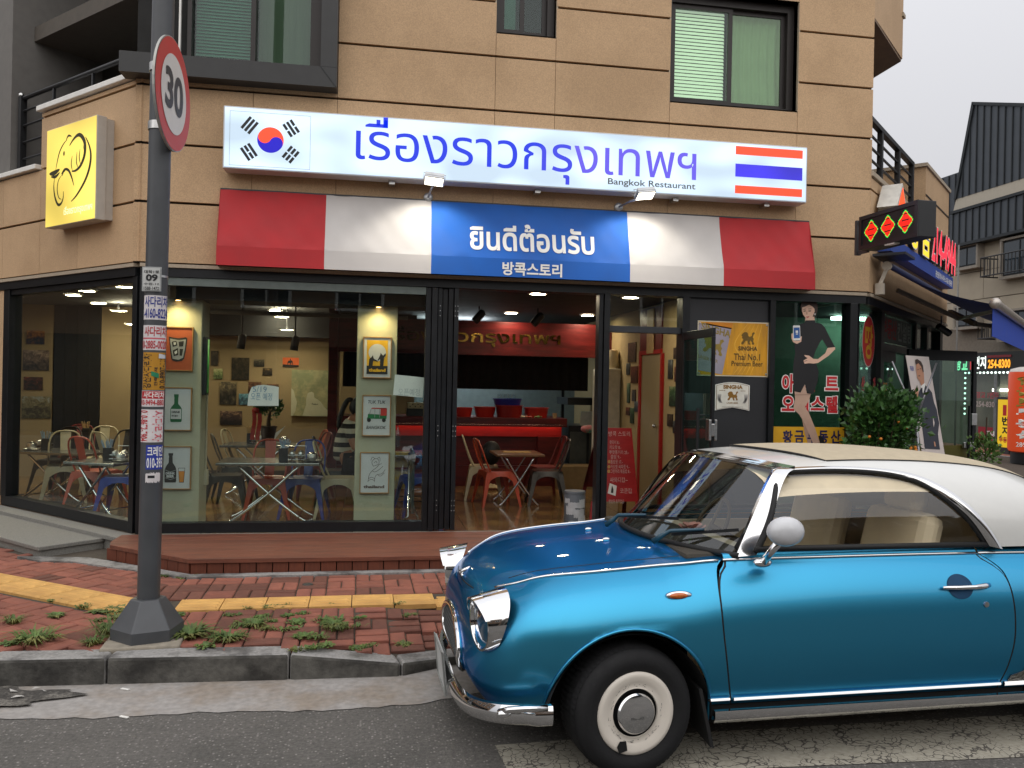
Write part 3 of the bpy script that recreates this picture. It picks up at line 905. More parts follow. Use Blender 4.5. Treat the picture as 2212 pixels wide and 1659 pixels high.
m=MB(LEFT.M);m.box(-3.2,-.66,.196,-.2,-.122,.228);part('step_slab',m,GRANITE,st,bevel=.005)
for k in range(3):
    m=MB(LEFT.M);m.box(-3.18+k*.99,-.64,.10,-3.18+(k+1)*.99-.005,-.124,.195);part('step_riser',m,GRANITE,st)

# timber deck before the shop
DECKM=mat('red stained deck board','70402e',.62,var=.2,scale=6,stretch=(1,12,12),bump=.12,bscale=14,rnd=.08,c2='5c3527',c2scale=2)
DECKV=mat('red stained fascia board','64321f',.62,var=.22,scale=6,stretch=(12,12,1),bump=.12,bscale=14,rnd=.14)
deck=thing('timber_deck','low red brown timber deck along the restaurant front','deck',(1.0,6.9,.15))
NP=7;y0d,y1d=6.375,7.40
for k in range(NP):
    a=y0d+(y1d-y0d)*k/NP;c=y0d+(y1d-y0d)*(k+1)/NP-.005
    lim=lambda y:-1.31-(y-6.375)*1.22 if y<6.99 else -2.06
    m=MB();m.add([(lim(a),a,.235),(4.3,a,.235),(4.3,c,.235),(lim(c),c,.235),(lim(a),a,.268),(4.3,a,.268),(4.3,c,.268),(lim(c),c,.268)],
                    [(0,3,2,1),(4,5,6,7),(0,1,5,4),(1,2,6,5),(2,3,7,6),(3,0,4,7)])
    part('plank',m,DECKM,deck,bevel=.003)
x=-1.30
while x<4.25:
    m=MB();m.box(x+.003,6.39,SW-.005,x+.112,6.41,.234);part('fascia_board',m,DECKV,deck);x +=.117
L_=math.hypot(.75,.615)
for k in range(8):
    t0,t1=k/8+.003,(k+1)/8-.003
    P=lambda t: Vector((-1.31-.75*t,6.39+.615*t,0))
    m=MB();a,c=P(t0),P(t1);nrm=Vector((.6,.75,0))*.02
    m.add([(a.x,a.y,SW-.005),(c.x,c.y,SW-.005),(c.x+nrm.x,c.y+nrm.y,SW-.005),(a.x+nrm.x,a.y+nrm.y,SW-.005),(a.x,a.y,.234),(c.x,c.y,.234),(c.x+nrm.x,c.y+nrm.y,.234),(a.x+nrm.x,a.y+nrm.y,.234)],
          [(0,1,2,3),(7,6,5,4),(0,4,5,1),(1,5,6,2),(2,6,7,3),(3,7,4,0)])
    part('fascia_board',m,DECKV,deck)
m=MB();m.box(-1.9,7.405,.18,4.3,7.455,.262);part('threshold',m,GRANITE,deck)

# glass door standing open towards the street
door=thing('glass_door','black framed glass door standing open at the restaurant entrance','door',(2.87,7.43,.27))
DH=2.117
m=MB();m.box(2.86,6.71,DH-.075,2.885,7.42,DH);m.box(2.86,6.71,.28,2.885,7.42,.36);m.box(2.86,6.71,.36,2.885,6.745,DH-.075);m.box(2.86,7.385,.36,2.885,7.42,DH-.075)
part('door_frame',m,FRAMEB,door,bevel=.003)
m=MB();m.box(2.869,6.745,.36,2.875,7.385,DH-.075);part('pane',m,GLASSG,door)
m=MB();m.tube([(2.80,6.86,.8),(2.80,6.86,1.42)],.016);m.tube([(2.80,6.86,.86),(2.86,6.86,.86)],.01);m.tube([(2.80,6.86,1.36),(2.86,6.86,1.36)],.01);part('handle',m,BLACK,door,smooth=40)
for zc,hh in ((1.24,.09),(1.0,.06)):
    m=MB();m.box(2.835,6.70,zc-hh,2.858,6.775,zc+hh);m.box(2.887,6.70,zc-hh,2.91,6.775,zc+hh);m.box(2.858,6.699,zc-hh*.6,2.887,6.709,zc+hh*.6);part('lock',m,STEEL,door,bevel=.008)
# ================================================================== signs, awning and lamps of the restaurant
def smooth_line(pts,n=6):
    out=[]
    for i in range(len(pts)-1):
        p0,p1,p2,p3=pts[max(i-1,0)],pts[i],pts[i+1],pts[min(i+2,len(pts)-1)]
        for k in range(n):
            t=k/n
            out.append(tuple(.5*(2*p1[a]+(p2[a]-p0[a])*t+(2*p0[a]-5*p1[a]+4*p2[a]-p3[a])*t*t+(3*p1[a]-p0[a]-3*p2[a]+p3[a])*t**3) for a in range(len(p1))))
    out.append(tuple(pts[-1]));return out
def ribbon(mb,pts,w,fn,taper=True,n=6):
    """A brush stroke on a surface: pts are (u, v), w its widest width."""
    q=smooth_line(pts,n);m=len(q);vs,fs=[],[]
    for i,p in enumerate(q):
        a,c=q[max(i-1,0)],q[min(i+1,m-1)]
        dx,dy=c[0]-a[0],c[1]-a[1];L=math.hypot(dx,dy) or 1
        t=i/(m-1);ww=w*(.25+.75*sin(pi*t))/2 if taper else w/2
        vs +=[fn(p[0]-dy/L*ww,p[1]+dx/L*ww),fn(p[0]+dy/L*ww,p[1]-dx/L*ww)]
    fs=[(2*i,2*i+1,2*i+3,2*i+2) for i in range(m-1)]
    return mb.add(vs,fs)
def flat(mb,pts,fn): return mb.add([fn(*p) for p in pts],[list(range(len(pts)))])
def rect(mb,u0,v0,u1,v1,fn): return flat(mb,[(u0,v0),(u1,v0),(u1,v1),(u0,v1)],fn)
def disc(mb,cu,cv,ru,rv,fn,n=28,a0=0,a1=2*pi): return flat(mb,[(cu+ru*cos(a0+(a1-a0)*k/n),cv+rv*sin(a0+(a1-a0)*k/n)) for k in range(n+(0 if a1-a0>6.2 else 1))],fn)

# ---- the long lit signboard
SO=.20
LITW=glow('lit sign white','d6ecff',.76,.22,2.4,(1,1,2.0))
sign=thing('signboard','long lit white shop sign with blue Thai lettering and two flags','sign',(1.35,FY-.1,3.6))
sx0,sx1,sz0,sz1=-1.28,3.985,3.358,3.882
m=MB(FRONT.M);m.box(sx0,-SO+.004,sz0,sx1,-.02,sz1);part('sign_box',m,mat('sign case white','c9ccd0',.4,.1,var=.04),sign,bevel=.006)
m=MB(FRONT.M);rect(m,sx0+.012,sz0+.012,sx1-.012,sz1-.012,lambda u,v: Vector((u,-SO,v)));part('sign_face',m,LITW,sign)
for x in (.1,1.4,2.7,3.6):
    m=MB(FRONT.M);m.box(x,-.12,sz0-.035,x+.05,-.02,sz0-.001);part('sign_bracket',m,STEEL,sign)
sfn=on_wall(FRONT,SO+.002)
S=lambda vx,vy: FRONT.at(vx,vy,SO)
z1=lambda x,y: (x/3,y/3)
z2=lambda x,y: (737.4+x/3,y/3)
z3=lambda x,y: (1474.7+x/3,y/3)
z4=lambda x,y: (x/3,553+y/3)
z5=lambda x,y: (737.4+x/3,553+y/3)
z6=lambda x,y: (1474.7+x/3,553+y/3)
zz=lambda x,y: ((3300+x/3.016)/1.8227,(700+y/3.016)/1.8227)
zb=lambda x,y: ((3300+x/3.016)/1.8227,(1250+y/3.016)/1.8227)
q3=lambda x,y: ((2700+x/2.37)/1.8227,(1100+y/2.37)/1.8227)
u0,_=S(769,300);u1,_=S(1504,350)
blues=[glow('lit blue letter','1238f0',.6),glow('lit blue violet letter','3a44ee',.62),glow('lit violet letter','6a5cf0',.66)]
m=MB();letters(m,'เรื่องราวกรุงเทพฯ',sfn,u0,3.392,u1,3.876,.0,6)
for i,f in enumerate(m.f):
    t=(sum(m.v[k][0] for k in f)/len(f)-u0)/(u1-u0);m.mi[i]=0 if t<.52 else (1 if t<.62 else 2)
part('lettering',m,blues,sign)
a=S(1313,402);c=S(1502,405)
m=MB();letters(m,'Bangkok Restaurant',sfn,a[0],3.402,c[0],3.475,.012);part('lettering',m,mat('sign grey letter','55585c',.5),sign)
# flags on the sign face
fa,fc=S(*z1(1487,905)),S(*z1(2010,905));fz0,fz1=3.385,3.838
flg=part('flag_border',MB().add([],[]),mat('thin grey line','9fb0bb',.5),sign)
m=MB()
for (a0_,b0_,a1_,b1_) in ((fa[0],fz0,fc[0],fz0+.003),(fa[0],fz1,fc[0],fz1+.003),(fa[0],fz0,fa[0]+.003,fz1),(fc[0],fz0,fc[0]+.003,fz1)): rect(m,a0_,b0_,a1_,b1_,sfn)
flg.data=m.data('flag_border',mat('thin grey line','9fb0bb',.5))
ccu,ccv=S(*z1(1753,908));rd=.108
LITR,LITB,LITK=glow('lit red orange','ff4a28',.95),glow('lit flag blue','1400c8',.7),mat('sign black','15161c',.4)
tilt=R(-28)
def rot(u,v,t=tilt): return (ccu+u*cos(t)-v*sin(t),ccv+u*sin(t)+v*cos(t))
def yin(sgn):
    p=[rot(rd*cos(pi*k/24),sgn*rd*sin(pi*k/24)) for k in range(25)]
    mid=[]
    for k in range(1,13): mid.append((-rd+rd/2-rd/2*cos(pi*k/12),-rd/2*sin(pi*k/12)))
    for k in range(1,12): mid.append((rd/2-rd/2*cos(pi*k/12),rd/2*sin(pi*k/12)))
    return p+[rot(*q) for q in mid]
for sgn,mt in ((1,LITR),(-1,LITB)):
    pl=yin(sgn);m=MB();flat(m,pl,sfn);part('flag_circle_half',m,mt,sign)
for (px_,py_,ang,pat) in ((1618,812,R(53),(1,1,1)),(1887,832,R(-55),(0,1,0)),(1613,985,R(-55),(1,0,1)),(1884,1002,R(53),(0,0,0))):
    cu,cv=S(*z1(px_,py_));m=MB()
    for r_,whole in zip((-1,0,1),pat):
        segs=((-.062,.062),) if whole else ((-.062,-.006),(.006,.062))
        for s0,s1 in segs:
            P=lambda l,w: (cu+l*cos(ang)-w*sin(ang),cv+l*sin(ang)+w*cos(ang))
            o_=r_*.035
            flat(m,[P(s0,o_-.0115),P(s1,o_-.0115),P(s1,o_+.0115),P(s0,o_+.0115)],sfn)
    part('flag_trigram',m,LITK,sign)
a,c=S(*z3(341,1100))[0],S(*z3(775,1130))[0]
for (y0_,y1_,mt) in ((945,1000,LITR),(1060,1144,glow('lit stripe blue','3a30e0',.72,.3,3)),(1200,1252,LITR)):
    za,zc=S(*z3(341,y0_))[1],S(*z3(341,y1_))[1]
    m=MB();rect(m,a,zc,c,za,sfn);part('flag_stripe',m,mt,sign)

# ---- striped awning
AO=.15
aw=thing('awning','red, white and blue striped fabric awning lettered in Thai and Korean','awning',(1.4,FY-.05,2.9))
AX=[-1.325,-.437,.478,2.29,3.195,4.115]
AR=mat('awning red','b3262b',.75,var=.08,scale=5,sheen=.2,bump=.15,bscale=4);AW=mat('awning white','c9c5c2',.75,var=.04,scale=5,bump=.15,bscale=4);AB=mat('awning blue','0d5bb4',.7,var=.08,scale=4,bump=.15,bscale=4)
zt,zf,zbm=3.218,2.715,2.553
def aw_y(x,z):
    t=(zt-z)/(zt-zf)
    sag=.012*sin(pi*min(1,max(0,t)))*(1+.6*sin(x*2.1))+.0035*sin(7*x+9*z)+.0025*sin(19*x-11*z+2*sin(3*x))+.0018*sin(31*x+23*z)
    return -(.02+(AO-.02)*min(1,t))+(sag if t<1 else 0)
for i,mt in enumerate((AR,AW,AB,AW,AR)):
    m=MB(FRONT.M);x0,x1=AX[i],AX[i+1]
    m.grid(lambda u,v: (x0+(x1-x0)*u,aw_y(x0+(x1-x0)*u,zt-(zt-zf)*v),zt-(zt-zf)*v),40,18)
    m.add([(x0,-AO,zf),(x1,-AO,zf),(x1,-AO-.004,zbm),(x0,-AO-.004,zbm),(x0,-AO+.02,zbm),(x1,-AO+.02,zbm)],[(0,1,2,3),(3,2,5,4)])
    part('fabric_panel',m,mt,aw,smooth=30)
for x in (AX[0],AX[-1]):
    m=MB(FRONT.M);m.add([(x,0,zt),(x,-.02,zt),(x,-AO,zf),(x,-AO-.004,zbm),(x,0,zbm)],[(0,1,2,3,4)]);part('fabric_side',m,AR,aw)
m=MB(FRONT.M);m.box(AX[0],-.02,zt,AX[-1],.0,zt+.012);m.tube([(AX[0],-AO+.012,zbm+.012),(AX[-1],-AO+.012,zbm+.012)],.011,8);part('awning_rail',m,DARKG,aw)
afn=lambda u,v: FRONT.M@Vector((u,aw_y(u,v)-.006,v))
a,c=FRONT.at(1015,520,.09),FRONT.at(1283,520,.09)
m=MB();letters(m,'ยินดีต้อนรับ',afn,a[0],FRONT.at(1150,546,.1)[1],c[0],FRONT.at(1150,488,.08)[1]+.012,.022,5);part('lettering',m,WHITEP,aw)
a,c=FRONT.at(1085,580,AO),FRONT.at(1214,582,AO)
vfn=lambda u,v: FRONT.M@Vector((u,-AO-.007,v))
m=MB();letters(m,'방콕스토리',vfn,a[0],FRONT.at(1150,597,AO)[1],c[0],FRONT.at(1150,568,AO)[1],.028,4);part('lettering',m,WHITEP,aw)

# ---- two floodlights over the awning
ALU=mat('cast aluminium','b4b6b8',.35,.7,var=.1)
LAMPW=glow('lamp lens','fff6dc',6.0)
for (bx,by,hx,hy,lab) in ((925,426,938,388,'silver floodlight over the awning at the blue panel left end'),(1337,447,1393,419,'silver floodlight over the awning under the small English lettering')):
    bu,bz=FRONT.at(bx,by,.02);hu,hz=FRONT.at(hx,hy,.40)
    fl=thing('floodlight',lab,'lamp',(bu,FY,bz),group='floodlights over the awning')
    m=MB(FRONT.M);m.lathe([(.042,0),(.042,.012),(.036,.02),(.02,.024),(0,.024)],Matrix.Translation((bu,-.001,bz))@Matrix.Rotation(pi/2,4,'X'),20);part('flange',m,ALU,fl,smooth=40)
    m=MB(FRONT.M);m.tube([(bu,-.02,bz),(bu+(hu-bu)*.5,-.2,bz+(hz-bz)*.55),(hu,-.36,hz-.035)],.009,8);part('arm',m,ALU,fl,smooth=True)
    A_=Matrix.Translation((hu,-.40,hz))@Matrix.Rotation(R(-24),4,'X')@Matrix.Rotation(R(6 if bx<1000 else -9),4,'Y')
    m=MB(FRONT.M@A_);m.box(-.085,-.06,-.022,.085,.06,.0)
    hd=part('head',m,ALU,fl,bevel=.005)
    for k in range(7):
        m=MB(FRONT.M@A_);y=-.054+k*.018;m.box(-.08,y-.003,.002,.08,y+.003,.03);part('fin',m,ALU,hd)
    m=MB(FRONT.M@A_);m.tube([(-.09,0,-.01),(-.094,-.01,.05),(.094,-.01,.05),(.09,0,-.01)],.004,6);part('yoke',m,ALU,hd)
    m=MB(FRONT.M@A_);rect(m,-.075,-.05,.075,.05,lambda u,v: Vector((u,v,-.0235)));part('lens',m,LAMPW,hd)
    ld=bpy.data.lights.new('floodlight_beam','SPOT');ld.energy=22;ld.spot_size=R(125);ld.spot_blend=.5;ld.color=(1,.94,.82);ld.shadow_soft_size=.07
    lo=bpy.data.objects.new('floodlight_beam',ld);col.objects.link(lo)
    lo.location=FRONT.M@A_@Vector((0,0,-.035));lo.rotation_euler=Vector((0,-.42,.9)).normalized().to_track_quat('Z','Y').to_euler()
    keep(lo,fl)

# ---- yellow elephant sign on the left return
EO=.16
es=thing('elephant_sign','lit square yellow sign with a line drawn elephant head','sign',tuple(LEFT.M@Vector((-1.15,-.08,3.4))))
E1=lambda x,y: LEFT.at(*z1(x,y),EO)
ex0,ex1=E1(300,1170)[0],E1(620,1080)[0];ez1,ez0=E1(310,850)[1],E1(290,1475)[1]
m=MB(LEFT.M);m.box(ex0-.006,-EO+.003,ez0-.006,ex1+.006,-.07,ez1+.006);part('sign_box',m,mat('sign case grey white','b9b4ac',.5,var=.05),es,bevel=.004)
m=MB(LEFT.M);m.box(ex0+.004,-.068,ez0+.004,ex1-.004,-.001,ez1-.004);part('sign_back',m,mat('sign case grey white','b9b4ac',.5),es)
m=MB(LEFT.M);rect(m,ex0,ez0,ex1,ez1,lambda u,v: Vector((u,-EO,v)));part('sign_face',m,glow('lit yellow','ffe26a',.84,.4,1.7),es)
efn=on_wall(LEFT,EO+.002)
INKE=mat('olive black ink','3a3618',.5)
m=MB()
for pts_,w_ in (([(362,1105),(372,1050),(388,985),(412,935),(436,905)],6),([(430,908),(445,880),(466,884)],7),([(452,944),(476,905),(505,876),(528,880),(548,915),(553,965),(545,1020),(522,1075),(492,1105),(466,1110)],15),
                  ([(556,888),(580,945),(590,1010),(580,1090),(550,1175),(500,1262),(462,1306)],12),([(470,1010),(463,1060),(470,1105)],5),([(500,985),(497,1050),(506,1085)],5),([(520,965),(515,1020),(522,1062)],5),
                  ([(322,1128),(352,1122),(388,1098)],16),([(332,1147),(362,1145),(388,1118)],10),([(355,1150),(350,1215),(358,1280),(376,1325),(396,1320),(410,1285),(412,1240)],9),
                  ([(400,1292),(382,1280),(372,1230),(380,1170),(402,1135)],5),([(398,1130),(420,1098),(446,1105),(466,1150),(480,1203)],9),([(404,1140),(412,1112),(425,1105)],9),([(540,940),(548,1000),(530,1050)],4)):
    ribbon(m,[E1(*p) for p in pts_],w_*.00285,efn)
cu,cv=E1(416,995);disc(m,cu,cv,.014,.022,efn,14)
part('elephant_drawing',m,INKE,es)
a,c=E1(414,1395),E1(598,1362)
m=MB();letters(m,'เรื่องราวกรุงเทพฯ',efn,a[0],a[1]-.02,c[0],a[1]+.075,.012);part('lettering',m,glow('lit cream letter','fff3c0',1.0),es)

# ================================================================== lamp post, speed sign, stickers
PB=at_z(313,1378,SW);PY=PB.y
PT=at_y(353.5,0,PY);PM=at_y(320,1320,PY)
pd=(PT-PM).normalized()
pole_at=lambda z: PM+pd*((z-PM.z)/pd.z)
POLEM=mat('dark grey pole paint','4b4d50',.45,.1,var=.1,scale=9,bump=.04)
PR=.0585
lp=thing('lamp_post','dark grey street pole with a pyramid base, papered with moving company flyers','pole',tuple(pole_at(SW)))
m=MB();m.tube([pole_at(.30),pole_at(3.0),pole_at(7.5)],[PR+.001,PR,PR-.003],32);part('pole',m,POLEM,lp,smooth=40)
p0=pole_at(SW)
m=MB(Matrix.Translation((p0.x,p0.y,SW))@Matrix.Rotation(R(8),4,'Z'))
h0,h1=.19,.075;hx=lambda r,z: [(r*cos(pi/3*k+.2),r*sin(pi/3*k+.2),z) for k in range(6)]
a_,b_,c_=hx(.19,.0),hx(.19,.075),hx(.09,.225)
m.add(a_+b_+c_,[(i,(i+1)%6,(i+1)%6+6,i+6) for i in range(6)]+[(i+6,(i+1)%6+6,(i+1)%6+12,i+12) for i in range(6)]+[tuple(range(12,18))])
part('base_cover',m,POLEM,lp,bevel=.006)
m=MB(Matrix.Translation((p0.x,p0.y-.02,SW))@Matrix.Rotation(R(4),4,'Z'));m.box(-.2,-.19,-.02,.2,.2,.014);part('footing',m,mat('footing concrete','8d8577',.9,var=.2,scale=20,bump=.3),lp,bevel=.01)

sg=thing('speed_limit_sign','round red rimmed 30 speed limit sign on the lamp post','sign',tuple(pole_at(3.27)))
cz=at_y(373,203,PY-.075);SR=.305
ang=R(-9.5)+R(95)     # the plate faces traffic from the left
d_=Vector((cos(ang),sin(ang),0));nn=Vector((sin(ang),-cos(ang),0))*-1
nn=Vector((-sin(ang),cos(ang),0))
if nn.dot(Vector((0,-1,0)))<0: nn=-nn
cz=Vector((cz.x,PY-.06,cz.z))
def sg_fn(off):
    return lambda u,v: cz+d_*u+Vector((0,0,v))+nn*off
m=MB();n_=40;vs=[]
for off in (-.012,0): vs +=[sg_fn(off)(SR*cos(2*pi*k/n_),SR*sin(2*pi*k/n_)) for k in range(n_)]
m.add(vs,[tuple(range(n_)),tuple(range(2*n_-1,n_-1,-1))]+[(k,(k+1)%n_,(k+1)%n_+n_,k+n_) for k in range(n_)])
part('plate',m,mat('sign plate aluminium','a9a9a4',.5,.4),sg)
m=MB();disc(m,0,0,SR-.006,SR-.006,sg_fn(.0025),44);part('red_ring',m,mat('sign red','c23a35',.5,var=.05),sg)
m=MB();disc(m,0,0,SR*.70,SR*.70,sg_fn(.005),44);part('white_disc',m,mat('sign white','d8d5d0',.5,var=.04),sg)
m=MB();letters(m,'30',sg_fn(.0075),-.15,-.10,.15,.12,.03,5);part('lettering',m,mat('sign numeral','2c2c30',.5),sg)
for z in (cz.z+.16,cz.z-.165):
    q=pole_at(z);m=MB();m.lathe([(PR+.002,-.022),(PR+.006,-.022),(PR+.006,.022),(PR+.002,.022)],Matrix.Translation(q),24,cap=False)
    s_=cz+Vector((0,0,z-cz.z));m.bar(q+(s_-q)*.3,s_-nn*.013-d_*.02,.03,.04)
    part('clamp',m,STEEL,sg)

# flyers wrapped round the post
VIEW=math.atan2(-PY,-p0.x)         # direction from the post to the street
def pole_fn(z_,off=.0018):
    """(angle right of the street-facing line in radians, height) on the post's skin"""
    def fn(a,z):
        c=pole_at(z);t=VIEW+a
        return c+Vector((cos(t),sin(t),0))*(PR+off)
    return fn
pf0,pf1=pole_fn(0,.0012),pole_fn(0,.0024)
def px_h(y): return at_y(340,y,PY).z
def flyer(ytop,ybot,a0,a1,paper,label,items,torn=0,catg='flyer'):
    """items: (text, u0, v0, u1, v1, material, quarter turns) in fractions of the sheet."""
    zt_,zb_=px_h(ytop),px_h(ybot)
    m=MB();n=18
    rr=random.Random(int(ytop))
    for k in range(n):
        A0,A1=a0+(a1-a0)*k/n,a0+(a1-a0)*(k+1)/n
        j=[rr.uniform(-torn,torn) for _ in range(4)]
        m.add([pf0(A0,zb_+j[0]),pf0(A1,zb_+j[1]),pf0(A1,zt_+j[2]),pf0(A0,zt_+j[3])],[(0,1,2,3)])
    f=solo('flyer',m,paper,label,catg,group='flyers pasted round the lamp post',smooth=True)
    for it in items:
        m=MB()
        W_=lambda a,z: pf1(a,z)
        ua,ub=a0+(a1-a0)*it[1],a0+(a1-a0)*it[3];va,vb=zb_+(zt_-zb_)*it[2],zb_+(zt_-zb_)*it[4]
        if it[0] is None:
            for k in range(12): m.add([pole_fn(0,.0018)(ua+(ub-ua)*k/12,va),pole_fn(0,.0018)(ua+(ub-ua)*(k+1)/12,va),pole_fn(0,.0018)(ua+(ub-ua)*(k+1)/12,vb),pole_fn(0,.0018)(ua+(ub-ua)*k/12,vb)],[(0,1,2,3)])
            part('print_block',m,it[5],f)
        else:
            letters(m,it[0],pole_fn(0,.0028),ua,va,ub,vb,.02,3,it[6] if len(it)>6 else 0);part('lettering',m,it[5],f)
    return f
Rg=1.42   # right-hand limb of the post as seen from the street
PKP=mat('faded flyer paper','d8d2d2',.8,var=.08,scale=30);FRED=mat('flyer red','b5252f',.6);FBLUE=mat('flyer blue','232f86',.6);FPINK=mat('faded flyer red','c75b66',.6);FYEL=mat('flyer yellow','b5811f',.7,var=.1)
flyer(640,692,-1.75,1.25,PKP,'white flyer with blue ladder truck lettering and numbers, topmost of the paper flyers',[('사다리차',.22,.52,.98,.96,FBLUE),('-4160-8224',.18,.06,.98,.46,FBLUE)])
flyer(704,757,-1.75,1.2,PKP,'white flyer with red lettering just above the yellow flyer',[('사다리차',.24,.56,.98,.95,FRED),('010-2885-0020',.02,.05,.98,.38,FRED),(None,.1,.44,.95,.5,FPINK)])
flyer(762,842,-1.25,1.15,FYEL,'yellow flyer with sideways black lettering and a green scrap',[('강산사다리차',.06,.04,.42,.96,INK,1),('010-8907-1124',.72,.04,.97,.96,INK,1),('건축자재',.52,.1,.64,.6,INK,1)])
flyer(844,878,-1.55,1.1,PKP,'white and red flyer under the yellow one, white lettering on a red band',[(None,.08,.5,1,.97,FRED),('사다리차',.22,.54,.98,.93,WHITEP),('010-9494-8801',.03,.08,.99,.44,FRED)])
flyer(884,954,-1.5,1.02,PKP,'white flyer with sideways faded red telephone number',[('010-8672-7904',.06,.03,.42,.97,FRED,3),('사다리차',.58,.03,.96,.97,FPINK,3)])
flyer(960,1012,-.55,1.05,mat('flyer deep blue','24389a',.6,var=.05),'blue flyer with white crane lettering and telephone number',[('크레인',.08,.54,.97,.95,WHITEP),('010-393',.06,.06,.97,.48,WHITEP)])
flyer(1020,1039,-.55,.8,PKP,'small torn white sticker, lowest on the lamp post',[(None,.15,.45,.6,.75,INK)],torn=.006)
# metal street plate strapped on above them
zt_,zb_=px_h(580),px_h(632)
pl=thing('street_plate','small silver street plate numbered 09 strapped to the lamp post','sign',tuple(pole_at(zb_)))
A0=VIEW+R(-22);fc=Vector((cos(A0),sin(A0),0));sd=Vector((-fc.y,fc.x,0));zc_=(zt_+zb_)/2;q0=pole_at(zc_)+fc*(PR+.004)
P_=lambda off: (lambda u,v: q0+sd*u+Vector((0,0,v))+fc*off)
hw,hh=.052,(zt_-zb_)/2
m=MB();m.prism([(-hw,-hh),(hw,-hh),(hw,hh),(-hw,hh)],lambda u,v,d: P_(d)(u,v),.004,0);part('plate',m,mat('silver plate','a5a7a6',.45,.3),pl)
m=MB();rect(m,-hw+.006,-hh+.006,hw-.006,hh-.006,P_(.006));part('plate_border',m,mat('plate pale','bfc0bd',.6),pl)
m=MB();letters(m,'대학1로',P_(.008),-.04,.03,.042,.048,.02);letters(m,'09',P_(.008),-.03,-.012,.034,.026,.04);letters(m,'수원-12',P_(.008),-.04,-.034,.042,-.02,.01);letters(m,'1588-1472',P_(.008),-.04,-.06,.042,-.042,.01);part('lettering',m,INK,pl)
m=MB();m.lathe([(PR+.001,-.006),(PR+.003,-.006),(PR+.003,.006),(PR+.001,.006)],Matrix.Translation(pole_at(zc_+.02)),24,cap=False);part('strap',m,STEEL,pl)
m=MB();
for k in range(6):
    a=.35+.12*k;m.add([pole_fn(0,.004)(a,px_h(775)),pole_fn(0,.004)(a+.12,px_h(774)),pole_fn(0,.004)(a+.12,px_h(764+k)),pole_fn(0,.004)(a,px_h(765))],[(0,1,2,3)])
solo('tape_scrap',m,mat('white tape','c9ccd0',.6),'crumpled scrap of pale tape over the yellow flyer','litter')
m=MB()
for k in range(5):
    a=-.25+.13*k;m.add([pole_fn(0,.004)(a,px_h(812+k)),pole_fn(0,.004)(a+.13,px_h(813+k)),pole_fn(0,.004)(a+.13,px_h(803+k)),pole_fn(0,.004)(a,px_h(802+k))],[(0,1,2,3)])
solo('tape_scrap',m,mat('green tape','1c7a52',.5),'small green tape scrap across the yellow flyer','litter')
# ================================================================== right end: posters, estate agent's window, side wall
# ---- beer poster and plate on the dark panel
GOLD=mat('gold print','8a6a1c',.5,var=.1);GOLDD=mat('dark gold print','6d5313',.5);CANG=mat('printed can silver','9a93a0',.55,var=.12,scale=5)
LION=[(0,.05),(.12,.02),(.2,.1),(.3,.3),(.45,.33),(.52,.08),(.6,.02),(.7,.06),(.62,.2),(.68,.36),(.8,.2),(.78,.06),(.92,.03),(.97,.12),(.88,.3),(.93,.48),(.85,.6),(.9,.78),(1.0,.9),(.93,1.0),(.8,.92),(.78,.7),(.6,.62),(.5,.72),
        (.48,.88),(.38,.98),(.22,.97),(.1,.88),(.0,.72),(.08,.62),(.03,.52),(.14,.45),(.12,.3),(.02,.2)]
def lion(mb,fn,u0,v0,u1,v1): return flat(mb,[(u0+(u1-u0)*a,v0+(v1-v0)*c) for a,c in LION],fn)
PO=-.035
pfn=lambda k: (lambda u,v: FRONT.M@Vector((u,-PO-.001*k-.0015,v)))
a,c=FRONT.at(*z6(95,590),-.035),FRONT.at(*z6(556,600),-.035);pz1,pz0=FRONT.at(*z6(330,425),-.035)[1],FRONT.at(*z6(320,780),-.035)[1]
px0,px1=a[0],c[0];pw,ph=px1-px0,pz1-pz0
po=thing('beer_poster','yellow beer poster with a silver can pinned to the dark panel','poster',(px0,FY,pz0))
m=MB(FRONT.M);m.box(px0,.0345,pz0,px1,.0395,pz1);part('sheet',m,mat('poster edge','cfc6b0',.6),po)
Pq=lambda u,v: (px0+pw*u,pz0+ph*v)
m=MB();flat(m,[Pq(.015,.02),Pq(.985,.02),Pq(.985,.98),Pq(.015,.98)],pfn(0));part('print',m,mat('poster yellow','d79a1e',.45,var=.12,scale=6,stretch=(3,1,.6),c2='c78f2c',c2scale=5),po)
m=MB();flat(m,[Pq(.015,.1),Pq(.35,.03),Pq(.47,.88),Pq(.08,.96),Pq(.015,.93)],pfn(1));part('can_print',m,CANG,po)
m=MB();flat(m,[Pq(.1,.93),Pq(.47,.86),Pq(.49,.975),Pq(.12,.98)],pfn(1));part('glow_print',m,mat('poster amber','d0821a',.45),po)
m=MB()
def slant(u,v): return pfn(2)(px0+pw*(u+.06*(v-.5)),pz0+ph*(v-.35*(u-.25)))
letters(m,'SINGHA',slant,.03,.76,.44,.89,.03);lion(m,slant,.08,.38,.36,.70);letters(m,'LAGER BEER',slant,.03,.25,.30,.31,.01)
part('can_lettering',m,mat('can gold','8f7a35',.5),po)
m=MB();lion(m,pfn(2),*Pq(.61,.58),*Pq(.80,.82));part('lion',m,GOLDD,po)
m=MB();letters(m,'SINGHA',pfn(2),*Pq(.57,.475),*Pq(.84,.555),.04);letters(m,'Thai No.1',pfn(2),*Pq(.51,.30),*Pq(.88,.42),.012);letters(m,'Premium Beer',pfn(2),*Pq(.48,.19),*Pq(.92,.285),.01);part('lettering',m,mat('poster brown ink','4d3a12',.5),po)
m=MB()
for k in range(5): ribbon(m,[Pq(.5+.06*k,.02),Pq(.62+.05*k,.3),Pq(.52+.08*k,.6),Pq(.7+.05*k,.97)],.012,pfn(1),n=8)
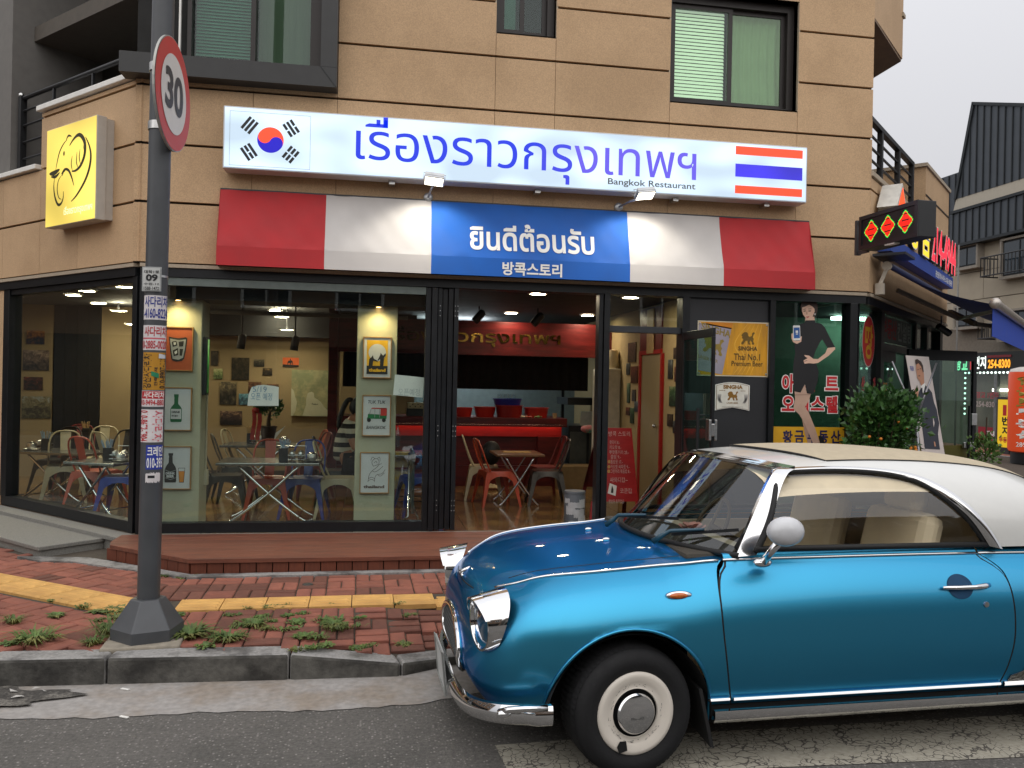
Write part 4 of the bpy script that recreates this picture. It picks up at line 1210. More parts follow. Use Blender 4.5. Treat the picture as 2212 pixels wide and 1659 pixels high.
part('swirl_print',m,mat('poster pale yellow','e0ab3c',.45),po)
for u,v in ((.03,.95),(.97,.95),(.03,.05),(.97,.05)):
    m=MB();p=Pq(u,v);m.lathe([(.011,0),(.009,.004),(0,.005)],Matrix.Translation((p[0],FY+.033,p[1]))@Matrix.Rotation(pi/2,4,'X'),12);part('eyelet',m,STEEL,po)
b0,b1=FRONT.at(*z6(208,1000),-.035),FRONT.at(*z6(433,820),-.035)
sp=thing('beer_plate','white shield shaped beer plate below the yellow poster','sign',(b0[0],FY,b0[1]))
def shield(s):
    cx,cz_=(b0[0]+b1[0])/2,(b0[1]+b1[1])/2;w,h=(b1[0]-b0[0])/2*s,(b1[1]-b0[1])/2*s
    p=[]
    for k in range(13): t=-1+k/6;p.append((cx+w*t,cz_-h*(.82+.18*(1-t*t)*-1+.0) if False else cz_-h*(1.0-.22*(1-abs(t))**.8)))
    for k in range(13): t=1-k/6;p.append((cx+w*t*(1.0),cz_+h*(.80+.2*cos(t*pi/2))))
    return p
m=MB();m.prism(shield(1),lambda u,v,d: FRONT.M@Vector((u,d,v)),.028,.038);part('plate',m,WHITEP,sp)
m=MB();flat(m,shield(.955),lambda u,v: FRONT.M@Vector((u,.0268,v)));part('border',m,mat('plate brown','7b5a34',.5),sp)
m=MB();flat(m,shield(.925),lambda u,v: FRONT.M@Vector((u,.0256,v)));part('field',m,mat('plate cream','dcd8ce',.5),sp)
pl_=lambda u,v: FRONT.M@Vector((u,.0244,v));W_,H_=b1[0]-b0[0],b1[1]-b0[1];B_=lambda u,v: (b0[0]+W_*u,b0[1]+H_*v)
m=MB();letters(m,'SINGHA',pl_,*B_(.22,.76),*B_(.79,.90),.05);letters(m,'LAGER BEER',pl_,*B_(.33,.245),*B_(.66,.295),.03);lion(m,pl_,*B_(.35,.35),*B_(.66,.68));letters(m,'PREMIUM',pl_,*B_(.1,.69),*B_(.28,.72),.02);letters(m,'IMPORT',pl_,*B_(.73,.68),*B_(.88,.71),.02)
part('lettering',m,mat('plate gold','8a611d',.5),sp)
m=MB()
for s_ in (-1,1):
    for k in range(4): ribbon(m,[B_(.5+s_*(.3+.02*k),.26),B_(.5+s_*(.36+.02*k),.4),B_(.5+s_*(.34+.03*k),.58)],.012,pl_)
letters(m,'BREWED SINCE 1933',pl_,*B_(.2,.12),*B_(.8,.15),0)
part('barley',m,mat('plate grey','a09c98',.5),sp)

# ---- estate agent's corner window: film lettering, yellow band, printed woman
G3=lambda x,y: FRONT.at(*q3(x,y),-.07)
gl=lambda k: (lambda u,v: FRONT.M@Vector((u,.076-.0012*k,v)))
m=MB(FRONT.M);m.box(3.80,.072,.9,4.58,.084,1.238);
bp=solo('window_band',m,YELP,'yellow band under the printed woman lettered in dark blue','sign')
def kor(mb,s,x0,y0,x1,y1,k,bold,fn=None):
    a,c=G3(x0,y1),G3(x1,y0);letters(mb,s,fn or gl(k),a[0],a[1],c[0],c[1],bold,3)
m=MB()
for s,x0,x1 in (('황',905,998),('금',1015,1105),('부',1135,1225),('동',1240,1330),('산',1352,1445)): kor(m,s,x0,1410,x1,1530,3.4,.03,lambda u,v: FRONT.M@Vector((u,.0705,v)))
part('lettering',m,mat('navy film','1c1f52',.5),bp)
wl_=thing('window_lettering','red Korean lettering with white outlines on the green glass','sign',(4.2,FY,1.5))
rows=((('아',900,1015,885,1055),('파',1110,1225,890,1055),('트',1303,1428,908,1035)),(('오',897,1018,1088,1228),('피',1040,1150,1085,1235),('스',1168,1295,1098,1222),('텔',1312,1420,1092,1246)))
mo,mi=MB(),MB()
for row in rows:
    for s,x0,x1,y0,y1 in row: kor(mo,s,x0-8,y0-8,x1+8,y1+8,1,.075);kor(mi,s,x0,y0,x1,y1,2,.035)
part('letter_outline',mo,WHITEP,wl_);part('letter',mi,REDP,wl_)
SKINP=mat('printed skin','e0b8a0',.5,var=.05);SKIN2=mat('printed leg','a98a78',.5,var=.06);DRESS=mat('printed black dress','1b1b1d',.5,var=.1);HAIRP=mat('printed dark hair','3a271e',.5,var=.1)
pw_=thing('printed_woman','life size printed woman in a black dress holding up a phone on the window','poster',(4.15,FY,1.0))
def shape(name,polys,mt,k,par,conv=G3,fn=None):
    m=MB()
    for p in polys: flat(m,[conv(*q) for q in p],(fn or gl)(k))
    return part(name,m,mt,par)
shape('leg',[[(1085,1300),(1115,1330),(1180,1440),(1215,1530),(1140,1530),(1112,1440)]],SKIN2,4,pw_)
shape('leg',[[(1015,1040),(1070,1055),(1110,975),(1130,1060),(1168,1066),(1150,1130),(1112,1192),(1150,1245),(1200,1370),(1252,1530),(1188,1530),(1105,1335),(1060,1262),(1012,1215),(1006,1190),(1020,1110)]],mat('printed leg light','c0a08c',.5,var=.06),5,pw_)
shape('stocking_band',[[(1018,1072),(1166,1068),(1164,1080),(1019,1084)]],SKIN2,5.5,pw_)
shape('shoe',[[(1236,1462),(1262,1455),(1290,1500),(1290,1530),(1252,1530)]],DRESS,6,pw_)
shape('neck',[[(1118,345),(1195,325),(1206,395),(1112,395)]],SKINP,6,pw_)
shape('arm',[[(1322,640),(1392,632),(1393,652),(1332,712),(1232,780),(1190,786),(1150,782),(1108,788),(1100,772),(1140,752),(1118,758),(1100,770),(1098,756),(1135,735),(1108,716),(1106,706),(1150,712),(1190,742),(1232,744),(1300,690)]],SKINP,8,pw_)
shape('dress',[[(1116,383),(1203,381),(1212,405),(1262,414),(1295,445),(1335,525),(1392,630),(1325,644),(1272,562),(1252,585),(1205,678),(1188,735),(1216,790),(1240,862),(1228,960),(1186,1070),(1130,1064),(1112,976),(1070,1056),(1013,1044),(1003,950),(1000,850),(1006,760),(1020,690),(1010,610),(1050,560),(1052,480),(1045,432),(1075,415),(1108,405)]],DRESS,7,pw_)
shape('hair',[[(1080,305),(1070,255),(1082,208),(1112,176),(1155,164),(1202,180),(1228,228),(1230,285),(1216,335),(1190,350),(1100,300)]],HAIRP,6.6,pw_)
shape('face',[[(1085,262),(1084,295),(1092,325),(1110,352),(1138,374),(1160,368),(1186,340),(1202,300),(1200,275),(1184,256),(1150,236),(1108,256)]],SKINP,7.4,pw_)
shape('features',[[(1096,294),(1118,291),(1116,299),(1098,301)],[(1142,292),(1168,290),(1166,299),(1144,300)],[(1094,279),(1120,274),(1120,278),(1096,283)],[(1140,275),(1172,273),(1172,278),(1142,279)]],HAIRP,8.2,pw_)
shape('lips',[[(1118,350),(1135,346),(1154,345),(1142,357),(1130,358)]],mat('printed lips','b23a3c',.5),8.2,pw_)
shape('nose',[[(1124,300),(1130,300),(1136,326),(1122,328)]],mat('printed skin shade','c0927a',.5),8.0,pw_)
shape('earring',[[(1200,318),(1208,318),(1208,332),(1200,332)]],WHITEP,8.2,pw_)
shape('hand',[[(984,508),(1000,500),(1004,572),(1060,572),(1066,535),(1082,532),(1076,582),(1035,602),(1000,585),(986,555)]],SKINP,8,pw_)
shape('phone',[[(998,436),(1004,430),(1060,430),(1064,436),(1068,562),(1062,568),(1006,570),(1000,564)]],WHITEP,9,pw_)
shape('phone_screen',[[(1004,450),(1059,448),(1062,548),(1007,550)]],mat('printed screen blue','2f62a8',.4),10,pw_)
shape('screen_icon',[[(1022,478),(1044,477),(1045,500),(1023,501)],[(1024,507),(1044,506),(1044,514),(1025,515)]],WHITEP,11,pw_)

# ---- side wall glazing of the estate agent, at an angle behind the corner
GY=.12
UP=[RIGHT.at(*zb(x,260),-GY)[0] for x in (455,492,868,886,1016,1036,1158,1187)]
ag=part('agency_front',MB(RIGHT.M).box(-.02,.06,.27,UP[7],.2,.36),FRAMEB,bld)
for x0,x1,y0 in ((-.03,.0,.08),(UP[0],UP[1],.07),(UP[2],UP[3],.07),(UP[4],UP[5],.08),(UP[6],UP[7],.06)):
    m=MB(RIGHT.M);m.box(x0,y0,.361,x1,.2,2.454);part('frame_post',m,FRAMEB,ag)
m=MB(RIGHT.M);m.box(UP[1]+.002,.08,2.05,UP[2]-.002,.18,2.13);part('transom_bar',m,FRAMEB,ag)
uc=RIGHT.at(*zb(655,360),-GY)[0]
m=MB(RIGHT.M);m.box(UP[1]+.002,.09,1.93,uc,.17,2.048);part('closer_box',m,FRAMEB,ag)
for x0,z0,x1,z1_ in ((.002,.362,UP[0]-.002,2.454),(UP[1]+.002,2.132,UP[2]-.002,2.452),(UP[1]+.002,.362,uc,1.928),(UP[3]+.002,.362,UP[4]-.002,2.454),(UP[5]+.002,.362,UP[6]-.002,2.454)):
    m=MB(RIGHT.M);m.box(x0,GY,z0,x1,GY+.006,z1_);part('pane',m,GLASSG,ag)
m=MB(RIGHT.M);m.box(UP[3]+.002,.08,.362,UP[6]-.002,.115,1.0);part('base_panel',m,mat('olive yellow panel','8c8420',.6),ag)
m=MB(RIGHT.M);m.box(UP[7],.15,.3,4.42,.3,2.5);part('wall',m,STONE,ag)
rfn=lambda k: (lambda u,v: RIGHT.M@Vector((u,GY-.003-.0015*k,v)))
def rk(mb,s,p0,p1,k=0,bold=.03,conv=zb,fn=None,out=-.117):
    a,c=RIGHT.at(*conv(*p0),out),RIGHT.at(*conv(*p1),out);letters(mb,s,fn or rfn(k),min(a[0],c[0]),min(a[1],c[1]),max(a[0],c[0]),max(a[1],c[1]),bold,3)
# oval sign
oc=RIGHT.at(*zb(358,285),-GY)
ov=thing('oval_sign','red oval window sticker with a big yellow Korean letter','sign',tuple(RIGHT.M@Vector((oc[0],0,oc[1]))))
oh=(RIGHT.at(*zb(358,-10),-GY)[1]-RIGHT.at(*zb(358,580),-GY)[1])/2;ow=(RIGHT.at(*zb(430,285),-GY)[0]-RIGHT.at(*zb(288,285),-GY)[0])/2
m=MB();disc(m,oc[0],oc[1],ow+.01,oh+.012,rfn(0));part('oval_rim',m,WHITEP,ov)
m=MB();disc(m,oc[0],oc[1],ow,oh,rfn(1));part('oval',m,REDP,ov)
m=MB();letters(m,'땅',rfn(2),oc[0]-ow*.62,oc[1]-oh*.72,oc[0]+ow*.66,oc[1]+oh*.68,.025);part('lettering',m,YELP,ov)
wf=thing('agency_lettering','grey film with red and grey Korean lettering over the agency door','sign',tuple(RIGHT.M@Vector((1.4,0,2.2))))
m=MB();a,c=RIGHT.at(*zb(500,260),-GY),RIGHT.at(*zb(862,350),-GY);flat(m,[(UP[1]+.01,2.15),(UP[2]-.01,2.15),(UP[2]-.01,2.44),(UP[1]+.01,2.44)],rfn(0));part('film',m,mat('grey window film','5d665f',.6),wf)
m=MB();letters(m,'부동산',rfn(2),RIGHT.at(*zb(515,100),-GY)[0],2.19,RIGHT.at(*zb(690,150),-GY)[0],2.42,.03);part('lettering',m,mat('dull red film','9a2f35',.6),wf)
m=MB();letters(m,'컨설팅',rfn(2),RIGHT.at(*zb(700,150),-GY)[0],2.19,UP[2]-.05,2.42,.02);part('lettering',m,mat('dull white film','9ba39d',.6),wf)
m=MB();letters(m,'상',rfn(1),*RIGHT.at(*zb(268,895),-GY),*RIGHT.at(*zb(312,700),-GY),.05);solo('window_letter',m,mat('red and white film','b83a40',.6),'red Korean letter low on the glass, left of its pair behind the shrub','sign');m=MB();letters(m,'가',rfn(1),*RIGHT.at(*zb(405,895),-GY),*RIGHT.at(*zb(440,710),-GY),.05)
solo('window_letter',m,mat('red and white film','b83a40',.6),'red Korean letter low on the glass, right of its pair behind the shrub','sign')
m=MB();letters(m,'광',rfn(1),*RIGHT.at(*zb(490,705),-GY),*RIGHT.at(*zb(528,560),-GY),.03);solo('window_letter',m,mat('dark film','26332f',.6),'dark Korean letter nearer the oval sign on the agency glass','sign');m=MB();letters(m,'교',rfn(1),*RIGHT.at(*zb(575,700),-GY),*RIGHT.at(*zb(608,575),-GY),.03)
solo('window_letter',m,mat('dark film','26332f',.6),'dark Korean letter nearer the poster stand on the agency glass','sign')
m=MB();letters(m,'황',rfn(1),*RIGHT.at(*zb(510,885),-GY),*RIGHT.at(*zb(585,775),-GY),.05);solo('window_letter',m,mat('orange film','b9781f',.6),'upper of two orange Korean letters on the agency glass above the shrub','sign');m=MB();letters(m,'금',rfn(1),*RIGHT.at(*zb(520,985),-GY),*RIGHT.at(*zb(580,895),-GY),.05)
solo('window_letter',m,mat('orange film','b9781f',.6),'lower of two orange Korean letters on the agency glass above the shrub','sign')
# room behind
m=MB();m.box(3.3,9.6,.2,6.7,9.7,2.5);m.box(3.72,7.6,.2,3.79,9.6,2.5);part('agency_wall',m,mat('agency wall','6a8574',.8,var=.1),bld)
m=MB(RIGHT.M);m.box(-.5,1.6,.2,5,1.66,2.5);part('agency_wall',m,mat('agency wall','3f5a4c',.8),bld)
m=MB();m.poly([(3.8,7.5,2.52),(4.7,7.5,2.52),(8.3,11.2,2.52),(7.2,12.4,2.52),(3.8,9.6,2.52)]);part('agency_ceiling',m,DARK,bld)
m=MB();m.poly([(3.8,7.5,.262),(4.7,7.5,.262),(8.3,11.2,.262),(7.2,12.4,.262),(3.8,9.6,.262)]);part('agency_floor',m,mat('agency floor','5b5f58',.4),bld)
LT=glow('agency light panel','eafff4',2.2)
a,c=RIGHT.at(*zb(655,740),-.9),RIGHT.at(*zb(770,500),-.9)
m=MB();m.box(5.5,9.2,2.46,6.3,9.35,2.5);solo('added_ceiling_tube',m,glow('added agency tube',(.86,1,.93),9),'unseen fluorescent tube added on the agency ceiling to brighten the room','lamp')  # tube added out of view to brighten the agency room
m=MB(RIGHT.M);m.box(a[0],.9,a[1],c[0],.93,c[1]);solo('light_panel',m,LT,'bright white light panel glowing inside the estate agency','lamp')
m=MB(RIGHT.M);m.box(2.4,.7,.95,3.9,1.3,1.0);m.box(2.45,.75,.27,2.5,1.25,.95);m.box(3.8,.75,.27,3.85,1.25,.95);solo('office_desk',m,mat('desk top','4f6a60',.4),'desk seen dimly through the agency glass','desk')
m=MB(RIGHT.M);m.box(.6,.4,.8,1.15,.42,1.9)
cal_=solo('wall_calendar',m,PAPER,'white calendar sheet hanging inside the agency door','calendar')
m=MB()
for r_ in range(5):
    for q in range(4): letters(m,str(5+r_*7+q)[-2:],lambda u,v: RIGHT.M@Vector((u,.398,v)),.64+q*.12,1.35-r_*.1,.70+q*.12,1.41-r_*.1,.01,1)
part('numbers',m,INK,cal_)
# agency glass door standing open
hd=Vector(RIGHT.M@Vector((1.86,0,0)));fe=at_z(*zb(1640,405),2.06)
fe=Vector((fe.x,fe.y,0));v_=fe-Vector((hd.x,hd.y,0))
fr_=ray(*zb(1630,800));k_=None
best=None
for i in range(400):        # where the sight line to the free edge lies one door width from the hinge
    t=5+i*.02;p=Vector((fr_[0]*t,fr_[1]*t,0));e=abs((p-Vector((hd.x,hd.y,0))).length-.98)
    if best is None or (e<best[0] and p.y<hd.y+.3): best=(e,p)
fe=best[1];dv=(fe-Vector((hd.x,hd.y,0)));DW=dv.length
DM=Matrix.Translation((hd.x,hd.y,0))@Matrix.Rotation(math.atan2(dv.y,dv.x),4,'Z')
ad=thing('agency_door','black framed glass door of the agency standing open behind the poster stand','door',(hd.x,hd.y,.27))
zt_=EYE+(at_y(*zb(1645,405),fe.y).z-EYE)
m=MB(DM);m.box(0,-.02,zt_-.12,DW,.02,zt_);m.box(0,-.02,.28,DW,.02,.38);m.box(0,-.02,.38,.05,.02,zt_-.12);m.box(DW-.05,-.02,.38,DW,.02,zt_-.12);part('door_frame',m,FRAMEB,ad)
m=MB(DM);m.box(.05,-.004,.38,DW-.05,.004,zt_-.12);part('pane',m,GLASSG,ad)
m=MB(DM);m.box(.05,-.006,.38,DW-.05,-.0045,.98);part('film_band',m,mat('olive film','5a5416',.5),ad)
m=MB(DM);m.tube([(DW-.14,-.06,.8),(DW-.14,-.06,1.45)],.016);part('handle',m,BLACK,ad,smooth=40)
m=MB(DM);m.box(DW-.09,-.05,1.22,DW-.01,-.021,1.36);m.box(DW-.2,-.05,.95,DW-.01,-.021,1.02);part('lock',m,STEEL,ad,bevel=.006)

# ---- blue fascia with channel letters along the side wall
BF=mat('blue fascia','24489a',.5,var=.08)
o_=.13
fl_=RIGHT.at(*zz(630,880),o_);fr2=RIGHT.at(*zz(1362,1310),o_);ftop=RIGHT.at(*zz(1362,1190),o_)
fas=thing('agency_fascia','deep blue fascia box with raised letters and a phone number on the side wall','sign',tuple(RIGHT.M@Vector((2.2,-.15,2.8))))
m=MB(RIGHT.M);fz0_,fz1_=(fl_[1]+fr2[1])/2,ftop[1];m.box(fl_[0],-o_,fz0_,fr2[0],-.002,fz1_);part('fascia_box',m,BF,fas)
ffn=lambda d: (lambda u,v: RIGHT.M@Vector((u,-o_+.02-d,v)))
def chan(s,u0,v0,u1,v1,face,edge):
    for fn_,mt,g_ in ((0,edge,.05),(.012,edge,.05),(.024,edge,.05),(.036,edge,.05),(.048,WHITEP,.05),(.050,face,.025)):
        m=MB();gg=.012 if g_>.03 else 0;letters(m,s,ffn(fn_),u0-gg,v0-gg,u1+gg,v1+gg,g_,3);part('channel_letter',m,mt,fas)
LY,LRD=glow('lit yellow letter','ffd83a',.9),glow('lit red letter','f0324a',.9)
U=lambda x: RIGHT.at(*zz(x,800),o_)[0]
lt_=RIGHT.at(*zz(1120,565),o_)[1]
chan('황',U(850)-.1,fz1_+.015,U(925),lt_,LY,mat('letter return','77716a',.5));chan('금',U(965),fz1_+.015,U(1060),lt_,LY,mat('letter return','77716a',.5))
chan('214-4944',U(1085),fz1_+.01,U(1372),lt_,LRD,mat('letter return','77716a',.5))
m=MB();letters(m,'공인중개사사무소 대표 방윤경',lambda u,v: RIGHT.M@Vector((u,-o_-.002,v)),RIGHT.at(*zz(1155,1200),o_)[0],fz0_+.02,RIGHT.at(*zz(1350,1270),o_)[0],fz0_+.10,.02);part('lettering',m,WHITEP,fas)
# small house shaped sign box
hs=thing('house_sign','small white house shaped sign box with an orange face above the display','sign',tuple(RIGHT.M@Vector((.6,-.3,3.5))))
ap=RIGHT.at(*zz(768,65),.22);hw_=.22
HP=[(ap[0]-hw_*.55,ap[1]-.5),(ap[0]+hw_*.55,ap[1]-.5),(ap[0]+hw_*.55,ap[1]-.26),(ap[0]+hw_,ap[1]-.26),(ap[0],ap[1]),(ap[0]-hw_,ap[1]-.26),(ap[0]-hw_*.55,ap[1]-.26)]
m=MB();m.prism(HP,lambda u,v,d: RIGHT.M@Vector((u,d,v)),-.22,-.03);part('box',m,mat('sign box ivory','c9c6be',.5),hs)
m=MB();cx_,cz2=ap[0],ap[1]-.27;flat(m,[(cx_+(u-cx_)*.84,cz2+(v-cz2)*.86) for u,v in HP],lambda u,v: RIGHT.M@Vector((u,-.223,v)));part('sign_face',m,glow('lit orange','ff5a2c',.95),hs)
m=MB();letters(m,'매',lambda u,v: RIGHT.M@Vector((u,-.226,v)),ap[0]-.09,ap[1]-.46,ap[0]+.09,ap[1]-.28,.04);part('lettering',m,WHITEP,hs)
m=MB(RIGHT.M);m.box(ap[0]-.03,-.03,ap[1]-.3,ap[0]+.03,0,ap[1]-.24);part('bracket',m,STEEL,hs)

# ---- LED display projecting from the corner
c0=at_y(*zz(262,470),7.0);c1=at_z(*zz(962,258),c0.z)
led=thing('led_display','projecting black LED display showing three red and green diamonds','sign',tuple(c0))
dd=Vector((c1.x-c0.x,c1.y-c0.y,0));LW=dd.length;LM=Matrix.Translation((c0.x,c0.y,0))@Matrix.Rotation(math.atan2(dd.y,dd.x),4,'Z')
lz1=c0.z;lz0=at_y(*zz(268,865),c0.y).z
m=MB(LM);m.box(0,0,lz0,LW,.17,lz1);part('case',m,BLACK,led,bevel=.006)
m=MB(LM)
for a4 in ((0,lz1-.035,LW,lz1),(0,lz0,LW,lz0+.035),(0,lz0+.035,.035,lz1-.035),(LW-.035,lz0+.035,LW,lz1-.035)): m.box(a4[0],-.012,a4[1],a4[2],-.001,a4[3])
part('bezel',m,BLACK,led)
LR_,LG_,LO_=glow('red LED','ff2a1c',1.0),glow('green LED','2cff5a',1.0),glow('amber LED','ff8a30',1.0);LOFF=mat('unlit LED','2a2520',.5)
dots={0: MB(LM),1: MB(LM),2: MB(LM),3: MB(LM)}
NX,NZ=64,24;gx,gz=(LW-.09)/NX,(lz1-lz0-.09)/NZ
for i in range(NX):
    for j in range(NZ):
        x,z=.045+(i+.5)*gx,lz0+.045+(j+.5)*gz
        k=3
        for c_ in (10.5,31.5,52.5):
            e=abs(i-c_)/9.4+abs(j-11.5)/11.4
            if e<.88: k=0 if (j%6) not in (1,) else (3 if abs(i-c_)<4 else 0)
            if .86<=e<1.02: k=1 if e>.93 else 2
        r_=(.42 if k != 3 else .3)
        dots[k].add([(x-gx*r_,-.002,z-gz*r_),(x+gx*r_,-.002,z-gz*r_),(x+gx*r_,-.002,z+gz*r_),(x-gx*r_,-.002,z+gz*r_)],[(0,1,2,3)])
for k,(nm,mt) in enumerate((('red_pixels',LR_),('green_pixels',LG_),('amber_pixels',LO_),('dark_pixels',LOFF))): part(nm,dots[k],mt,led,kind='stuff')
m=MB(LM);m.bar((-.14,.08,lz0-.02),(-.14,.08,lz1+.0),.05,.03);m.bar((-.14,.08,lz1-.02),(.02,.08,lz1-.02),.02,.03);m.bar((-.14,.08,lz0+.0),(.02,.08,lz0),.02,.03);m.bar((-.14,.08,(lz0+lz1)/2),(-.05,.5,(lz0+lz1)/2),.03,.03);part('bracket',m,mat('bracket grey','4a484a',.5,.3),led)
m=MB(LM);m.box(LW*.46,-.006,lz0-.012,LW*.62,.05,lz0-.001);part('maker_label',m,WHITEP,led)

# ---- retractable blue awning over the agency
def on_right(vx,vy,u):
    """point of the sight line at local x = u of the side wall's frame"""
    r=Vector(ray(vx,vy));q=RIGHT.o;t=(RIGHT.dx.dot(q)+u)/RIGHT.dx.dot(Vector((r.x,r.y,0)))
    return Vector((r.x*t,r.y*t,EYE+r.z*t))
ra=thing('retractable_awning','dark blue folding arm awning opened from the side wall over the agency','awning',tuple(RIGHT.M@Vector((2,-.4,2.6))))
r0=RIGHT.at(*zz(520,1085),.06);ul=r0[0]+.02
fl0=on_right(*z6(2008,312),ul);outv=-(fl0-RIGHT.o).dot(RIGHT.dn);zfr=fl0.z
ur=4.4
NAVY=mat('navy awning cloth','1a3078',.8,var=.1);NAVYV=mat('blue awning valance','2345a8',.75,var=.08)
zr=r0[1]
m=MB(RIGHT.M);m.grid(lambda u,v: (ul+(ur-ul)*u,-.12-(outv-.12)*v,zr+(zfr-zr)*v-.05*sin(pi*v)),4,10);part('cloth',m,NAVY,ra,smooth=True)
m=MB(RIGHT.M);m.box(ul,-outv-.005,zfr-.30,ur,-outv,zfr-.03);part('valance',m,NAVYV,ra)
m=MB(RIGHT.M);m.tube([(ul-.06,-outv-.03,zfr),(ur,-outv-.03,zfr)],.04,14);m.ball((ul-.06,-outv-.03,zfr),.052);part('front_bar',m,mat('silver bar','b3aca4',.35,.6),ra,smooth=40)
m=MB(RIGHT.M);m.tube([(ul-.05,-.10,zr+.05),(ur,-.10,zr+.05)],.03,12);part('roller',m,mat('navy roller cover','222b4a',.6),ra,smooth=40)
m=MB(RIGHT.M);m.box(ul-.25,-.32,zr+.10,ul+.2,-.02,zr+.125);part('rain_hood',m,mat('dark hood','24262c',.5),ra)
m=MB(RIGHT.M);m.bar((ul+.5,-.10,zr-.16),(ul+1.3,-outv*.55,(zr+zfr)/2-.22),.03,.04);m.bar((ul+1.3,-outv*.55,(zr+zfr)/2-.22),(ul+.35,-outv,zfr-.03),.028,.034);part('folding_arm',m,mat('ivory arm','7d766c',.5),ra)
m=MB(RIGHT.M);m.bar((ur-.4,-.10,zr-.12),(ur-1.2,-outv*.5,(zr+zfr)/2-.16),.05,.06);m.bar((ur-1.2,-outv*.5,(zr+zfr)/2-.16),(ur-.4,-outv,zfr-.02),.045,.05);part('folding_arm',m,mat('ivory arm','7d766c',.5),ra)
m=MB(RIGHT.M);m.lathe([(.045,-.02),(.045,.02)],Matrix.Translation((ul-.08,-.12,zr+.02))@Matrix.Rotation(pi/2,4,'Y'),16);m.bar((ul-.08,-.12,zr),(ul-.09,-.06,zr-.16),.02,.035);m.box(ul-.11,-.1,zr-.26,ul-.06,-.02,zr-.15);part('crank_box',m,mat('ivory plastic','c2b9aa',.5),ra,smooth=35)
# security camera under the soffit at the far end
cc=RIGHT.at(*zb(1245,160),.1)
sc_=thing('security_camera','small dark security camera under the far end of the agency soffit','camera',tuple(RIGHT.M@Vector((cc[0],-.1,cc[1]))))
m=MB(RIGHT.M);m.tube([(cc[0]-.05,-.05,cc[1]+.06),(cc[0]+.1,-.16,cc[1]-.03)],.045,12);part('body',m,BLACK,sc_,smooth=40)
m=MB(RIGHT.M);m.tube([(cc[0],-.08,cc[1]+.03),(cc[0],-.08,cc[1]+.2)],.012,6);part('bracket',m,STEEL,sc_)

# ---- shrub in a pot at the corner
LEAF=mat('glossy leaf','2d4f25',.42,var=.4,scale=14,c2='46702f',c2scale=6,rnd=.1);POTM=mat('terracotta pot','7a4634',.8,var=.1)
sb=at_y(1895,905,7.0)
shr=thing('potted_shrub','dense green potted shrub with orange fruit at the corner of the agency','plant',(sb.x,sb.y,SW))
q=random.Random(8)
m=MB();m.lathe([(.13,0),(.17,.26),(.18,.30),(.165,.30),(.155,.25),(0,.25)],None,24);part('pot',m,POTM,shr,local=True,smooth=40)
m=MB();zc0=sb.z-SW
for k in range(9):
    a=k*.7;m.tube([(.02*cos(a),.02*sin(a),.24),(.08*cos(a),.08*sin(a),zc0*.55),(.22*cos(a),.22*sin(a),zc0+.1*sin(k))],[.012,.009,.004],6)
part('stem',m,mat('shrub bark','4a3a2a',.9),shr,local=True)
def leafy(mb,cx,cy,cz,rx,ry,rz,n,L,seed,holes=.25):
    q=random.Random(seed);cl=[]
    for _ in range(26):
        a,t=q.uniform(0,2*pi),math.acos(q.uniform(-1,1));r=q.uniform(.6,1.0);cl.append((cx+rx*r*sin(t)*cos(a),cy+ry*r*sin(t)*sin(a),cz+rz*r*cos(t)))
    for _ in range(n):
        c=q.choice(cl);s=.30*min(rx,rz)
        x,y,z=c[0]+q.gauss(0,s),c[1]+q.gauss(0,s),c[2]+q.gauss(0,s)
        d=Vector((x-cx,y-cy,z-cz+.08));d=(d.normalized()+Vector((q.uniform(-.8,.8),q.uniform(-.8,.8),q.uniform(-.3,.9)))).normalized()
        s_=d.cross(Vector((q.uniform(-1,1),q.uniform(-1,1),q.uniform(-1,1)))).normalized();l=L*q.uniform(.6,1.2);w=l*.40;up=d.cross(s_)*l*.12
        p=Vector((x,y,z));mb.add([p,p+d*l*.4+s_*w+up,p+d*l,p+d*l*.4-s_*w+up,p+d*l*.45],[(0,1,4),(1,2,4),(2,3,4),(3,0,4)])
m=MB();leafy(m,.02,0,zc0-.02,.25,.24,.25,2600,.062,4);leafy(m,-.03,.0,zc0-.28,.2,.2,.2,700,.06,6);leafy(m,.2,-.05,zc0-.10,.08,.1,.08,200,.055,9);part('foliage',m,LEAF,shr,local=True)
for k in range(9):
    a=q.uniform(0,2*pi);m=MB();m.ball((.23*cos(a),-.24+.05*sin(a),zc0+q.uniform(-.35,.05)),.014,8,6);part('fruit',m,mat('orange fruit','c9781f',.5),shr,local=True,smooth=True)
g0=at_y(*zb(1740,1500),8.4)
gp=thing('garden_plant','feathery light green plant at the foot of the open agency door','plant',(g0.x,g0.y,SW))
m=MB();leafy(m,0,0,g0.z-SW-.08,.12,.12,.16,420,.05,17);part('foliage',m,mat('light leaf','5d7d3c',.6,var=.3,scale=12),gp,local=True)
m=MB();m.tube([(0,0,0),(.02,0,g0.z-SW+.3)],.008,6);part('stem',m,mat('shrub bark','4a3a2a',.9),gp,local=True)

